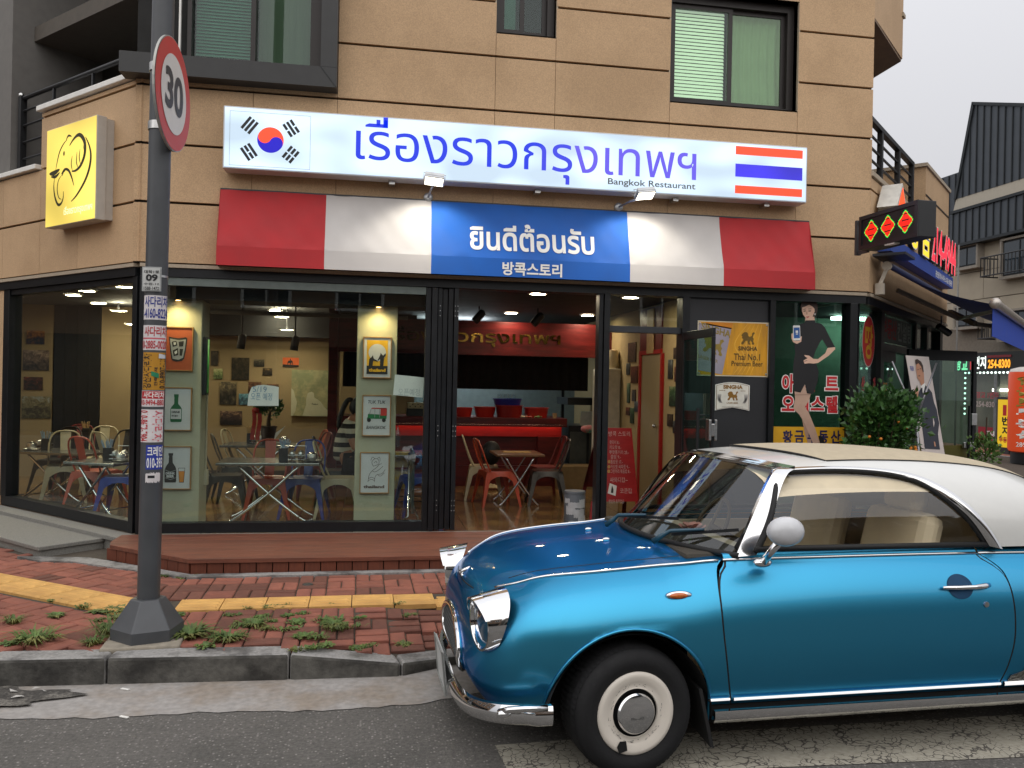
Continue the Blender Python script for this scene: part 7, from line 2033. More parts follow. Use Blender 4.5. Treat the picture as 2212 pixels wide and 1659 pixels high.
# right hand wall with photos and a red framed door
RX=3.25
m=MB();m.box(RX,7.62,FZ,RX+.1,13.3,2.56);part('interior_wall',m,mat('cream painted wall','a08f6a',.85,var=.06),bld)
ya,yb_=at_x(*z5(1950,900),RX).y,at_x(*z5(2078,900),RX).y
dr=thing('interior_door','beige interior door in a thin red frame on the right wall','door',(RX-.02,(ya+yb_)/2,FZ))
m=MB();zt_=at_x(*z5(1990,640),RX).z
m.box(RX-.03,ya,FZ,RX-.002,ya+.07,zt_);m.box(RX-.03,yb_-.06,FZ,RX-.002,yb_,zt_);m.box(RX-.03,yb_,zt_,RX-.002,ya+.07,zt_+.05);part('door_frame',m,REDL,dr)
m=MB();m.box(RX-.015,yb_,FZ,RX-.002,ya,zt_-.002);part('door_leaf',m,mat('beige door','8d7f60',.6,var=.05),dr)
m=MB();m.box(RX-.02,yb_+.0,zt_+.052,RX-.002,ya+.07,2.54);part('red_panel',m,REDW,dr)
m=MB();m.ball((RX-.05,yb_+.1,1.15),.025);part('handle',m,STEEL,dr)
p=at_x(*z5(2018,480),RX);m=MB();m.box(RX-.035,p.y-.12,p.z-.28,RX-.022,p.y+.12,p.z+.25);solo('wall_plaque',m,mat('cream plaque','b39d6a',.4),'cream beer plaque on the red panel above the interior door','sign',bevel=.01)
a=at_y(*z5(1742,600),10.6);c=at_y(*z5(1806,1100),10.6)
fd=thing('fridge','tall white fridge edge seen behind the entrance post','fridge',((a.x+c.x)/2,10.8,FZ))
m=MB();m.box(a.x-.1,10.6,FZ,c.x,11.1,at_y(*z5(1770,730),10.6).z);part('body',m,mat('fridge white','b9b4a6',.4),fd,bevel=.02)
m=MB();m.lathe([(.07,0),(.085,.06),(.085,.2),(.07,.25),(0,.26)],Matrix.Translation(((a.x+c.x)/2,10.75,at_y(*z5(1770,730),10.6).z)),20);solo('ceramic_jar',m,mat('cream ceramic','c9bd9c',.3),'cream ceramic jar on top of the white fridge','jar',smooth=40)

# ---- photographs and posters
def photo_mat(i,cols,sc_=10.0):
    nm='photo print %d' %i
    m=bpy.data.materials.new(nm);m.use_nodes=True;n,l=m.node_tree.nodes,m.node_tree.links;b=n['Principled BSDF']
    tc=n.new('ShaderNodeTexCoord');mp=n.new('ShaderNodeMapping');mp.inputs['Location'].default_value=(i*3.7,i*1.3,i*2.1);mp.inputs['Scale'].default_value=(3,3,3)
    l.new(tc.outputs['Generated'],mp.inputs[0])
    nz=n.new('ShaderNodeTexNoise');nz.inputs['Scale'].default_value=1.1+.25*(i%4);nz.inputs['Detail'].default_value=12;nz.inputs['Roughness'].default_value=.72;nz.inputs['Distortion'].default_value=.6;l.new(mp.outputs[0],nz.inputs['Vector'])
    sp=n.new('ShaderNodeSeparateXYZ');l.new(tc.outputs['Generated'],sp.inputs[0])
    gz=n.new('ShaderNodeMapRange');gz.inputs[1].default_value=.25+.1*(i%3);gz.inputs[2].default_value=.75+.08*(i%4);gz.inputs[3].default_value=-.07;gz.inputs[4].default_value=.13 if i%2 else .03;l.new(sp.outputs['Z'],gz.inputs[0])
    mx=n.new('ShaderNodeMath');mx.operation='ADD';l.new(nz.outputs['Fac'],mx.inputs[0]);l.new(gz.outputs[0],mx.inputs[1])
    cr=n.new('ShaderNodeValToRGB');e=cr.color_ramp.elements
    e[0].position=.38;e[0].color=(*srgb(cols[0]),1);e[1].position=.78;e[1].color=(*srgb(cols[-1]),1)
    for k,cc_ in enumerate(cols[1:-1]): x_=e.new(.38+.4*(k+1)/(len(cols)-1));x_.color=(*srgb(cc_),1)
    l.new(mx.outputs[0],cr.inputs[0]);l.new(cr.outputs[0],b.inputs['Base Color']);b.inputs['Roughness'].default_value=.45
    return m
PH=[
 (1330-1022,312,378,448,('14110f','40362c','7a6a52'),'dark portrait photo half hidden by the wall screen, top left of the back wall'),
 (332,478,418,574,('2c3a20','7d8a5a','c0b48c'),'small green tinted photo left on the back wall'),
 (500,377,668,583,('0f0d0a','3a3020','8a7c62'),'large dark market photo high on the back wall'),
 (708,393,808,458,('14120f','3f3a30','8a7c60'),'small dark crowd photo right of the large market photo'),
 (792,474,882,538,('0f0d0b','40321f','b09060'),'small dark temple photo below the crowd photo'),
 (388,602,548,812,('141210','4a4236','9a8a64'),'film style poster of four people low on the back wall'),
 (658,602,780,700,('2b1815','6b4a35','a0896a'),'photo half hidden behind the left paper notice'),
 (830,622,942,720,('12100e','4a3a2a','a06048'),'dark photo just right behind the left paper notice'),
 (568,712,668,815,('27394a','5d8a9a','b9c4b0'),'small blue beach photo beside the film style poster'),
 (394,874,600,1003,('100d10','3a2a2a','9a7a60'),'wide night market photo, lowest on the back wall'),
]
for i,(x0,y0,x1,y1,cols,lab) in enumerate(PH):
    a,c=at_y(*j1(x0,y1),BY-.012),at_y(*j1(x1,y0),BY-.012)
    m=MB();m.box(a.x,BY-.012,a.z,c.x,BY-.001,c.z);solo('photo_print',m,photo_mat(i,cols),lab,'photo',group='photos pinned to the back wall')
    if i==9:
        o=bpy.data.objects[-1] if False else None
a,c=at_y(*j1(978,460),BY-.012),at_y(*j1(1130,377),BY-.012)
m=MB();m.box(a.x,BY-.012,a.z,c.x,BY-.001,c.z);sp_=solo('photo_print',m,mat('sunset print','c2561c',.5,var=.08,scale=3),'orange sunset photo with an elephant silhouette on the back wall','photo',group='photos pinned to the back wall')
w_,h_=c.x-a.x,c.z-a.z;Q_=lambda u,v: (a.x+w_*u,a.z+h_*v);pf_=lambda u,v: Vector((u,BY-.0135,v))
m=MB();flat(m,[Q_(0,0),Q_(1,0),Q_(1,.22),Q_(0,.26)],pf_);flat(m,[Q_(.3,.2),Q_(.34,.2),Q_(.36,.4),Q_(.44,.4),Q_(.46,.2),Q_(.5,.2),Q_(.52,.42),Q_(.56,.5),Q_(.6,.2),Q_(.63,.2),Q_(.62,.6),Q_(.55,.72),Q_(.5,.68),Q_(.36,.68),Q_(.29,.5)],pf_);flat(m,[Q_(.44,.66),Q_(.5,.66),Q_(.5,.88),Q_(.45,.9)],pf_);part('silhouette',m,mat('sunset dark','1a0d08',.5),sp_)
a,c=at_y(*j1(1055,918),BY-.05),at_y(*j1(1422,495),BY-.05)
mp_=thing('wall_map','big pale green map canvas on the back wall','map',((a.x+c.x)/2,BY,a.z))
m=MB();m.box(a.x,BY-.05,a.z,c.x,BY-.001,c.z);part('canvas',m,mat('map green','75785a',.8,var=.15,scale=6,c2='9a9470',c2scale=4),mp_)
w_,h_=c.x-a.x,c.z-a.z;Q_=lambda u,v: (a.x+w_*u,a.z+h_*v);pf_=lambda u,v: Vector((u,BY-.052,v));q=random.Random(2)
sea=[(.30,.0),(.33,.12),(.38,.25),(.40,.38),(.44,.50),(.52,.53),(.58,.50),(.60,.40),(.70,.36),(.78,.30),(.86,.20),(.97,.12),(1,.08),(1,0)]
m=MB();flat(m,[Q_(u+q.uniform(-.012,.012) if 0<v else u,v) for u,v in sea],pf_);flat(m,[Q_(0,.6),Q_(.06,.55),Q_(.10,.42),Q_(.15,.3),Q_(.12,.12),Q_(.05,.0),Q_(0,0)],pf_);part('sea_print',m,mat('map sea','a8a68f',.8,var=.05),mp_)
m=MB();letters(m,'Thailand',lambda u,v: Vector((u,BY-.054,v)),*Q_(.53,.245),*Q_(.70,.28),.02,1);part('lettering',m,INK,mp_)
# photos on the left and right walls
for i,(x0,y0,x1,y1,cols,lab) in enumerate(((170,485,290,570,('10182a','7a4a1c','d8a050'),'photo of a glowing temple at night, topmost behind the left window'),(146,612,320,740,('1c1a18','5b4a40','a08c78'),'photo of three wheeled taxis behind the left window'),(152,785,278,868,('0d0c0c','4a2418','a04a2a'),'dark night photo, third down behind the left window'),(138,912,332,1052,('2f2a1f','6d6448','8f9aa0'),'wide landscape photo with round trees, lowest behind the left window'))):
    a,c=at_y(*z4(x0,y1),BY-.012),at_y(*z4(x1,y0),BY-.012)
    m=MB();m.box(a.x,BY-.012,a.z,c.x,BY-.0105,c.z);solo('photo_print',m,photo_mat(20+i,cols,4),lab,'photo',group='photos behind the left window')
rw=((1855,557,1908,690,'tall dark tower photo, top left on the right wall'),(1845,695,1868,770,'narrow photo left of the street photo on the right wall'),(1874,714,1918,823,'street photo with a red spot on the right wall'),(1848,824,1868,950,'narrow tall photo beside the dusk photo on the right wall'),(1880,866,1905,940,'dusk photo with an orange band on the right wall'),(1897,942,1925,1008,'bluish tower photo on the right wall'),
      (1842,982,1865,1030,'small pale photo low on the right wall'),(1868,985,1894,1082,'tall photo low on the right wall left of the red door frame'),(2150,592,2180,668,'photo of red boats, topmost right of the red door frame'),(2114,670,2145,795,'dark tall photo right of the red door frame'),(2156,716,2186,815,'green photo right of the red door frame'),(2122,846,2182,972,'large harbour photo right of the red door frame'),(2110,1026,2144,1102,'blue people photo low right of the red door frame'),(2146,1072,2182,1148,'small red photo, lowest right of the red door frame'))
pal=(('14110e','4a3c30','a89878'),('101214','3c4448','8f9a98'),('20120e','6a3022','b08a60'),('101a14','3a5a3a','a0a880'))
for i,(x0,y0,x1,y1,lab) in enumerate(rw):
    a,c=at_x(*z5(x0,y1),RX-.012),at_x(*z5(x1,y0),RX-.012)
    m=MB();m.box(RX-.012,min(a.y,c.y),a.z,RX-.001,max(a.y,c.y),c.z);solo('photo_print',m,photo_mat(40+i,pal[i%4],7),lab,'photo',group='photos on the right wall')
# framed posters on the columns
OAK=mat('oak frame','9a713f',.5,var=.12,scale=20)
CYF=7.72
def framed(conv,x0,y0,x1,y1,label,base):
    a,c=at_y(*conv(x0,y1),CYF-.025),at_y(*conv(x1,y0),CYF-.025);t=.008
    f=thing('framed_poster',label,'poster',((a.x+c.x)/2,CYF-.01,a.z),group='framed posters on the columns')
    m=MB();m.box(a.x,CYF-.028,a.z,c.x,CYF-.001,a.z+t);m.box(a.x,CYF-.028,c.z-t,c.x,CYF-.001,c.z);m.box(a.x,CYF-.028,a.z+t,a.x+t,CYF-.001,c.z-t);m.box(c.x-t,CYF-.028,a.z+t,c.x,CYF-.001,c.z-t);part('frame',m,OAK,f)
    m=MB();m.box(a.x+t,CYF-.020,a.z+t,c.x-t,CYF-.002,c.z-t);part('sheet',m,base,f)
    w_,h_=c.x-a.x,c.z-a.z
    return f,(lambda u,v: (a.x+w_*u,a.z+h_*v)),(lambda k: (lambda u,v: Vector((u,CYF-.0205-.0012*k,v)))),w_,h_
def pr(f,Q,F,polys,mt,k=1,name='print'):
    m=MB()
    for p in polys: flat(m,[Q(*q) for q in p],F(k))
    return part(name,m,mt,f)
SHEET=mat('poster white sheet','bdbfc1',.7,var=.03);PBLK=mat('poster black','1d1c1b',.6);PGRY=mat('poster grey','8d8f90',.6)
lx1=1252
f,Q,F,w_,h_=framed(z4,1060,462,1253,742,'orange framed poster of a glass with ice, behind the lamp post',mat('poster orange','9c4a28',.7,var=.04))
cup=[(.16,.78),(.24,.76),(.5,.74),(.74,.77),(.8,.74),(.76,.5),(.70,.28),(.62,.225),(.45,.21),(.3,.23),(.25,.28),(.2,.5)]
pr(f,Q,F,[cup],PBLK,1);pr(f,Q,F,[[(.2,.73),(.5,.70),(.75,.72),(.72,.5),(.66,.30),(.5,.25),(.3,.27),(.24,.5)]],PGRY,2)
pr(f,Q,F,[[(.26,.66),(.42,.68),(.46,.58),(.3,.54)],[(.5,.66),(.68,.68),(.66,.56),(.52,.55)],[(.3,.46),(.48,.52),(.5,.36),(.34,.33)],[(.54,.5),(.66,.5),(.62,.34),(.54,.35)]],PBLK,3);pr(f,Q,F,[[(.32,.64),(.4,.65),(.41,.6),(.34,.58)],[(.36,.43),(.45,.47),(.46,.4),(.38,.37)]],SHEET,4)
f,Q,F,w_,h_=framed(z4,1052,853,1244,1131,'framed poster of a green bottle, middle of the lamp post column',SHEET)
pr(f,Q,F,[[(.28,.2),(.64,.2),(.66,.23),(.66,.5),(.62,.55),(.53,.62),(.53,.78),(.54,.79),(.54,.84),(.38,.84),(.38,.79),(.39,.78),(.39,.62),(.30,.55),(.26,.5),(.26,.23)]],mat('bottle green','1f5a38',.6),1);pr(f,Q,F,[[(.28,.27),(.64,.27),(.64,.5),(.28,.5)]],SHEET,2)
m=MB();letters(m,'DRINK',F(3),*Q(.31,.405),*Q(.61,.455),.04);letters(m,'SOJU',F(3),*Q(.31,.315),*Q(.53,.365),.04);part('lettering',m,PBLK,f)
f,Q,F,w_,h_=framed(z4,1045,1234,1240,1513,'framed poster of a dark bottle and a glass, lowest behind the lamp post',SHEET)
pr(f,Q,F,[[(.12,.16),(.48,.16),(.5,.19),(.5,.46),(.46,.53),(.37,.62),(.36,.78),(.38,.79),(.38,.84),(.22,.84),(.22,.79),(.24,.78),(.23,.62),(.14,.53),(.1,.46),(.1,.19)]],PBLK,1);pr(f,Q,F,[[(.1,.27),(.3,.22),(.5,.27),(.5,.46),(.3,.41),(.1,.46)]],PGRY,2);pr(f,Q,F,[[(.1,.28),(.3,.235),(.5,.28),(.5,.45),(.3,.395),(.1,.45)]],PBLK,3)
m=MB();letters(m,'DRINK',F(4),*Q(.14,.345),*Q(.46,.40),.05);letters(m,'BEER',F(4),*Q(.17,.275),*Q(.43,.335),.05);part('lettering',m,SHEET,f)
pr(f,Q,F,[[(.6,.16),(.76,.16),(.8,.5),(.56,.5)]],PBLK,1);pr(f,Q,F,[[(.615,.17),(.745,.17),(.78,.42),(.58,.42)]],mat('beer orange','c27a24',.6),2);pr(f,Q,F,[[(.58,.425),(.78,.425),(.785,.49),(.575,.49)]],SHEET,2)
f,Q,F,w_,h_=framed(z5,138,527,327,790,'framed yellow travel poster with two dancer silhouettes, topmost on its column',SHEET)
pr(f,Q,F,[[(.13,.1),(.87,.1),(.87,.92),(.13,.92)]],mat('poster sun yellow','d2a31f',.6),1);m=MB();c0_=Q(.5,.62);disc(m,c0_[0],c0_[1],w_*.31,w_*.31,F(2));part('moon_print',m,SHEET,f)
pr(f,Q,F,[[(.13,.1),(.87,.1),(.87,.3),(.13,.3)],[(.2,.3),(.34,.3),(.36,.42),(.5,.4),(.5,.36),(.52,.42),(.38,.47),(.36,.52),(.34,.56),(.31,.52),(.22,.46)],[(.6,.3),(.72,.3),(.74,.5),(.8,.56),(.79,.61),(.71,.55),(.66,.58),(.62,.62),(.6,.56),(.56,.5),(.51,.44),(.53,.42),(.6,.47)]],PBLK,3)
m=MB();letters(m,'thailand',F(4),*Q(.21,.155),*Q(.80,.235),.05);part('lettering',m,mat('poster sun yellow','d2a31f',.6),f)
f,Q,F,w_,h_=framed(z5,132,903,323,1166,'framed poster of a green and red three wheeled taxi, middle of its column',SHEET)
m=MB();sl=lambda k: (lambda u,v: F(k)(u+.18*(v-Q(0,.8)[1]),v));letters(m,'TUK TUK',sl(1),*Q(.18,.79),*Q(.80,.87),.01);sl2=lambda u,v: F(1)(u+.18*(v-Q(0,.2)[1]),v);letters(m,'BANGKOK',sl2,*Q(.16,.17),*Q(.83,.25),.01);part('lettering',m,PBLK,f)
pr(f,Q,F,[[(.16,.42),(.85,.42),(.86,.52),(.2,.54),(.2,.47)]],mat('taxi green','1f6b3e',.6),1);pr(f,Q,F,[[(.64,.5),(.86,.5),(.86,.68),(.64,.68)],[(.3,.665),(.86,.665),(.84,.69),(.34,.69)]],mat('taxi red','b5322c',.6),2);pr(f,Q,F,[[(.24,.53),(.3,.66),(.32,.66),(.27,.53)],[(.43,.45),(.45,.45),(.45,.66),(.43,.66)],[(.6,.45),(.62,.45),(.62,.66),(.6,.66)]],PGRY,3)
m=MB()
for u in (.24,.76): c0_=Q(u,.39);disc(m,c0_[0],c0_[1],w_*.07,w_*.07,F(3),18)
part('wheel_print',m,PBLK,f)
f,Q,F,w_,h_=framed(z5,117,1272,313,1539,'framed line drawing poster of a hand with flowers, lowest on its column',SHEET)
m=MB()
for pts_ in ([(.28,.28),(.32,.45),(.42,.55),(.55,.62),(.66,.70),(.74,.72)],[(.5,.28),(.52,.4),(.6,.46),(.75,.48),(.86,.58)],[(.42,.55),(.5,.52),(.62,.56),(.78,.66)],[(.6,.46),(.7,.42),(.84,.5)],[(.3,.36),(.4,.39),(.5,.36)],[(.29,.31),(.4,.34),(.5,.31)],[(.45,.66),(.4,.76),(.5,.84),(.62,.82),(.64,.72),(.54,.68),(.45,.66)],[(.36,.8),(.42,.88),(.5,.84)],[(.58,.84),(.66,.88),(.68,.78)],[(.48,.74),(.54,.78),(.58,.73)]): ribbon(m,[Q(*p) for p in pts_],.004,F(1),False)
letters(m,'thailand',F(1),*Q(.13,.125),*Q(.84,.20),.05);part('line_drawing',m,mat('poster brown line','5b4a44',.6),f)
# bright menu screen on the side of the first column
sx=c1r+.012
tv=thing('menu_screen','tall black framed lit menu screen on the side of the first column','screen',(sx,7.9,1.6))
a,c=at_x(*j1(215,720),sx+.03),at_x(*j1(300,190),sx+.03)
y0_,y1_=min(a.y,c.y),max(a.y,c.y);y0_=max(7.745,y0_);y1_=min(y1_,8.35);zl_,zh_=at_x(*j1(250,705),sx+.03).z,at_x(*j1(250,195),sx+.03).z
m=MB();m.box(sx-.008,y0_,zl_-.02,sx+.03,y1_,zh_+.02);part('case',m,BLACK,tv,bevel=.004)
m=MB();m.poly([(sx+.0315,y0_+.02,zl_),(sx+.0315,y1_-.02,zl_),(sx+.0315,y1_-.02,zh_),(sx+.0315,y0_+.02,zh_)])
def screen_mat():
    m=photo_mat(77,('0c2a10','3c8a3a','d8d8a0'),6);n,l=m.node_tree.nodes,m.node_tree.links;b=n['Principled BSDF']
    l.new(b.inputs['Base Color'].links[0].from_socket,b.inputs['Emission Color']);b.inputs['Emission Strength'].default_value=1.0;return m
part('display',m,screen_mat(),tv)
m=MB();m.tube([(c1r+.01,7.95,zl_),(c1r+.01,7.95,.75)],.008,6);m.box(c1r+.001,7.92,.62,c1r+.03,7.99,.76);solo('power_cable',m,mat('ivory cable','b0a993',.6),'ivory cable duct and socket under the menu screen','cable')

# ---- stacking metal chairs
def chair_kind(name,label,mt,group='metal cafe chairs'):
    t=thing(name,label,'chair',(0,0,0),0,group)
    S_=.40;HW=.17
    m=MB();n=16;top=[]
    for k in range(n):
        a=2*pi*k/n+pi/16;c_,s_=cos(a),sin(a);top.append((HW*(abs(c_)**.45)*(1 if c_>0 else -1),HW*(abs(s_)**.45)*(1 if s_>0 else -1)))
    vs=[(x,y,S_) for x,y in top]+[(x*1.02,y*1.02,S_-.012) for x,y in top]+[(x*.9,y*.9,S_-.004) for x,y in top]
    m.add(vs,[tuple(range(2*n,3*n))]+[(i,(i+1)%n,(i+1)%n+2*n,i+2*n) for i in range(n)]+[(i+n,(i+1)%n+n,(i+1)%n,i) for i in range(n)]);part('seat',m,mt,t,local=True)
    m=MB()
    for k in range(4):
        a=k*pi/2;ca_,sa_=cos(a),sin(a)
        RT=lambda x,y,z: (x*ca_-y*sa_,x*sa_+y*ca_,z)
        vs=[];nn_=10
        for i in range(nn_+1):
            u=-1+2*i/nn_;arch=.11*abs(u)**2.2;vs +=[RT(HW*.98*u,-HW*1.01,S_-.008),RT((HW+.012)*u,-HW-.012,S_-.055-arch)]
        m.add(vs,[(2*i,2*i+1,2*i+3,2*i+2) for i in range(nn_)])
    part('apron',m,mt,t,local=True)
    for sx_ in (-1,1):
        for sy in (-1,1):
            m=MB();x0,y0=sx_*(HW+.006),sy*(HW+.006);x1,y1=sx_*(HW+.065),sy*(HW+.065);w0,w1=.062,.026
            m.add([(x0,y0,S_-.03),(x0-sx_*w0,y0,S_-.03),(x0,y0-sy*w0,S_-.03),(x1,y1,.0),(x1-sx_*w1,y1,0),(x1,y1-sy*w1,0),(x0-sx_*.012,y0-sy*.012,S_-.03),(x1-sx_*.008,y1-sy*.008,0)],
                  [(0,1,4,3),(0,3,5,2),(6,7,4,1),(6,2,5,7),(3,4,7,5)]);part('leg',m,mt,t,local=True)
    hoop=[(-HW+.01,HW-.05,S_-.01),(-HW*.98,HW+.01,S_+.12),(-HW*.92,HW+.06,S_+.26),(-HW*.62,HW+.09,S_+.345),(0,HW+.1,S_+.365),(HW*.62,HW+.09,S_+.345),(HW*.92,HW+.06,S_+.26),(HW*.98,HW+.01,S_+.12),(HW-.01,HW-.05,S_-.01)]
    m=MB();m.tube(smooth_line(hoop,6),.0095,8);bk=part('back_hoop',m,mt,t,local=True,smooth=True)
    m=MB();m.grid(lambda u,v: ((-.055+.11*u)*(.8+.2*v),HW-.03+.128*v**.8+.006*cos((u-.5)*3),S_+.358*v),4,8);part('back_splat',m,mt,t,local=True,smooth=True)
    return t
ORG=mat('orange red enamel','b0462c',.38,var=.06,coat=.2);BLU=mat('blue enamel','223a8c',.38,var=.06,coat=.2);CRM=mat('cream enamel','b8ad8e',.4,var=.06,coat=.2);GUN=mat('gunmetal steel','4a4640',.35,.7,var=.2,scale=14);DRD=mat('dark red enamel','6a1e1a',.4,var=.06);BLKC=mat('black enamel','1d1b1a',.4)
base={}
used_c={}
CMAT={'o': ORG,'b': BLU,'c': CRM,'g': GUN,'r': DRD,'k': BLKC}
proto=chair_kind('cafe_chair','x',ORG)
kids_=[o for o in bpy.data.objects if o.parent is proto]
first=[True];datas={}
def put_chair(kind,x,y,rz,label):
    if first[0]: c=proto;first[0]=False;ch=kids_
    else:
        c=proto.copy();col.objects.link(c);ch=[]
        for k in kids_:
            q=k.copy();col.objects.link(q);q.parent=c;ch.append(q)
    for q,k in zip(ch,kids_):
        key=(k.name,kind)
        if key not in datas:
            d=kids_data[k.name].copy();d.materials.clear();d.materials.append(CMAT[kind]);datas[key]=d
        q.data=datas[key]
    c.location=(x,y,FZ);c.rotation_euler=(0,0,rz);c['label']=label
    return c
kids_data={k.name: k.data for k in kids_}
H=pi/2
A_=at_z(*j2(545,1075),FZ)
put_chair('o',A_.x+.02,A_.y,H+.15,'orange metal chair left of the small table in the open shopfront')
put_chair('c',A_.x-.06,A_.y+.55,H-.1,'cream metal chair with a black bag behind the orange chair')
put_chair('g',at_z(*j2(1010,1085),FZ).x,A_.y,-H-.1,'dark steel chair right of the small table in the open shopfront')
put_chair('r',at_z(*j2(1060,1085),FZ).x,A_.y+.5,-H+.1,'dark red chair behind the dark steel chair')
T1=Vector((at_y(584,998,8.35).x,8.35,FZ))
put_chair('o',at_y(*j1(845,1500),8.75).x,8.75,.05,'orange metal chair behind the front window table')
put_chair('b',at_y(*j1(1190,1500),8.75).x,8.75,-.1,'blue metal chair behind the front window table')
put_chair('g',at_y(*j1(440,1500),9.0).x,9.0,H+.1,'steel chair at the left end of the front window table')
put_chair('g',at_y(*j1(540,1300),9.9).x,9.9,H+.3,'steel chair between the two window tables on the left')
put_chair('c',at_y(*j1(600,1300),10.5).x,10.7,H-.2,'cream metal chair at the far left of the plant table')
put_chair('c',at_y(*j1(1510,1500),8.75).x,8.75,H-.05,'cream metal chair in front of the seated woman')
put_chair('r',at_y(*j1(1215,1300),10.2).x,10.2,-H+.5,'dark red chair right of the plant table')
put_chair('o',at_y(*j1(1180,1250),10.7).x,10.75,-H+.3,'orange chair folded into the corner right of the plant table')
put_chair('k',at_y(*j1(1490,1300),9.6).x,9.5,H,'black chair the woman sits on')
L1=at_z(205,1096,FZ)
put_chair('o',L1.x+.02,L1.y-.02,2.7,'orange red chair nearest the left window')
put_chair('c',L1.x+.02,L1.y+.75,2.4,'cream chair behind the orange red chair at the left window')
put_chair('c',at_y(140,960,9.9).x,9.9,.3,'cream chair with a high hoop in the left window')
put_chair('k',at_y(125,960,10.6).x,10.6,-.2,'black chair at the rear of the left window tables')
put_chair('r',at_y(165,960,11.2).x,11.2,.1,'dark red chair deep in the left window')
put_chair('c',at_y(222,960,10.9).x,10.9,.2,'cream chair by the beige wall in the left window')
put_chair('k',at_y(250,960,10.2).x,10.2,-.3,'black chair by the beige wall in the left window')
put_chair('b',at_y(268,1050,8.9).x,8.9,-H,'blue chair behind the post in the left window')
put_chair('b',at_y(*z5(505,1450),8.9).x,8.9,-H+.2,'blue chair beside the black folded door leaves')
put_chair('r',at_y(*z5(470,1450),9.3).x,9.4,-H,'dark red chair beside the black folded door leaves')

# ---- folding steel tables
def table(x,y,rz,L,W,label,h=.60,wood=False):
    t=thing('folding_table',label,'table',(x,y,FZ),rz,'folding steel tables')
    m=MB();m.box(-L/2,-W/2,h-.028,L/2,W/2,h);part('table_top',m,mat('wood look top','6b4a2e',.35) if wood else mat('steel table top','9a9a96',.25,.9,var=.1),t,local=True,bevel=.006)
    for s in (-1,1):
        for d in (-1,1):
            y_=s*(W/2-.06)+d*.012
            m=MB();m.tube(smooth_line([(-d*L*.30,y_,h-.03),(0,y_,h*.5),(d*L*.30,y_,h*.12),(d*L*.42,y_,.012)],4),.0125,8);part('leg',m,CHROME,t,local=True,smooth=True)
    m=MB()
    for d in (-1,1): m.tube([(d*L*.30,-W/2+.06,h*.12),(d*L*.30,W/2-.06,h*.12)],.009,6)
    part('cross_bar',m,CHROME,t,local=True)
    return t
CT=at_z(*j2(745,1080),FZ)
table(CT.x,CT.y+.12,0,.56,.6,'small folding table with a wood look top in the open shopfront',.6,True)
m=MB();m.box(-.16,-.09,0,.16,.09,.006);solo('menu_folder',m,mat('kraft menu','b08a52',.7),'kraft paper menu lying on the small table','menu',loc=(CT.x,CT.y+.15,FZ+.6))
table(T1.x,T1.y+.1,0,.96,.58,'steel folding table right behind the front window')
P2=Vector((at_y(565,954,10.6).x,10.6,FZ));table(P2.x,P2.y,0,.9,.6,'steel folding table carrying the potted plant')
TA=Vector((at_y(138,971,10.0).x,10.0,FZ));table(TA.x,TA.y,R(-20),.95,.55,'steel folding table at the far left of the left window',.55)
TB=Vector((at_y(226,988,8.95).x,8.95,FZ));table(TB.x,TB.y,R(-25),.6,.45,'steel folding table nearest the corner post in the left window',.54)
m=MB();z5t=at_y(*z5(395,1340),8.7)
ft=thing('folded_table','folded table leaning beside the second column','table',(at_y(*z5(440,1500),8.4).x,8.4,FZ))
m=MB(Matrix.Translation((at_y(*z5(465,1400),8.4).x,8.4,FZ)));m.box(-.025,-.3,.12,.0,.25,.72);part('table_top',m,mat('grey table edge','6f7672',.4,.4),ft)
m=MB(Matrix.Translation((at_y(*z5(465,1400),8.4).x-.05,8.4,FZ)));m.tube([(0,-.2,.7),(0,-.2,.08),(-.1,-.25,0)],.012);m.tube([(0,-.2,.3),(.12,-.25,.0)],.012);part('leg',m,CHROME,ft,smooth=True)
# things on the tables
def caddy(x,y,z,k,lab):
    c=thing('condiment_caddy','wire caddy of glass jars ' +lab,'caddy',(x,y,z),0,'condiment caddies')
    m=MB();
    for zz__ in (.02,.06): m.tube([(-.085,-.05,zz__),(.085,-.05,zz__),(.085,.05,zz__),(-.085,.05,zz__)],.003,5,closed=True)
    m.tube([(.085,0,.02),(.09,0,.15),(-.02,0,.15)],.003,5);part('rack',m,STEEL,c,local=True)
    for i in range(4):
        m=MB();m.lathe([(.028,0),(.032,.04),(.026,.065)],Matrix.Translation((-.042+.084*(i%2),-.026+.052*(i // 2),.008)),14,cap=False);m.cur=1;m.lathe([(.0,.03),(.027,.032),(.027,.002),(0,.002)],Matrix.Translation((-.042+.084*(i%2),-.026+.052*(i // 2),.008)),12);j=part('jar',m,[CG,mat('brown sauce','5a3018',.4)],c,local=True,smooth=45)
        m=MB();m.lathe([(.028,.066),(.024,.085),(.006,.095),(0,.1)],Matrix.Translation((-.042+.084*(i%2),-.026+.052*(i // 2),.008)),14);part('lid',m,STEEL,j,local=True,smooth=40)
def holder(x,y,z,col_,lab):
    c=thing('straw_holder','black box of %s ' %('pale blue straws' if col_=='b' else 'wooden chopsticks')+lab,'holder',(x,y,z),0,'straw and chopstick holders')
    m=MB();m.box(-.042,-.042,0,.042,.042,.13);part('box',m,BLACK,c,local=True,bevel=.004)
    m=MB();q=random.Random(int(x*100))
    for _ in range(16):
        a,d=q.uniform(-.03,.03),q.uniform(-.03,.03);m.tube([(a,d,.1),(a*2+q.uniform(-.01,.01),d*1.6,.13+q.uniform(.06,.09))],.0035,5)
    part('straws',m,mat('pale blue straw','8fa9c0',.5) if col_=='b' else mat('bamboo','b89a68',.6),c,local=True)
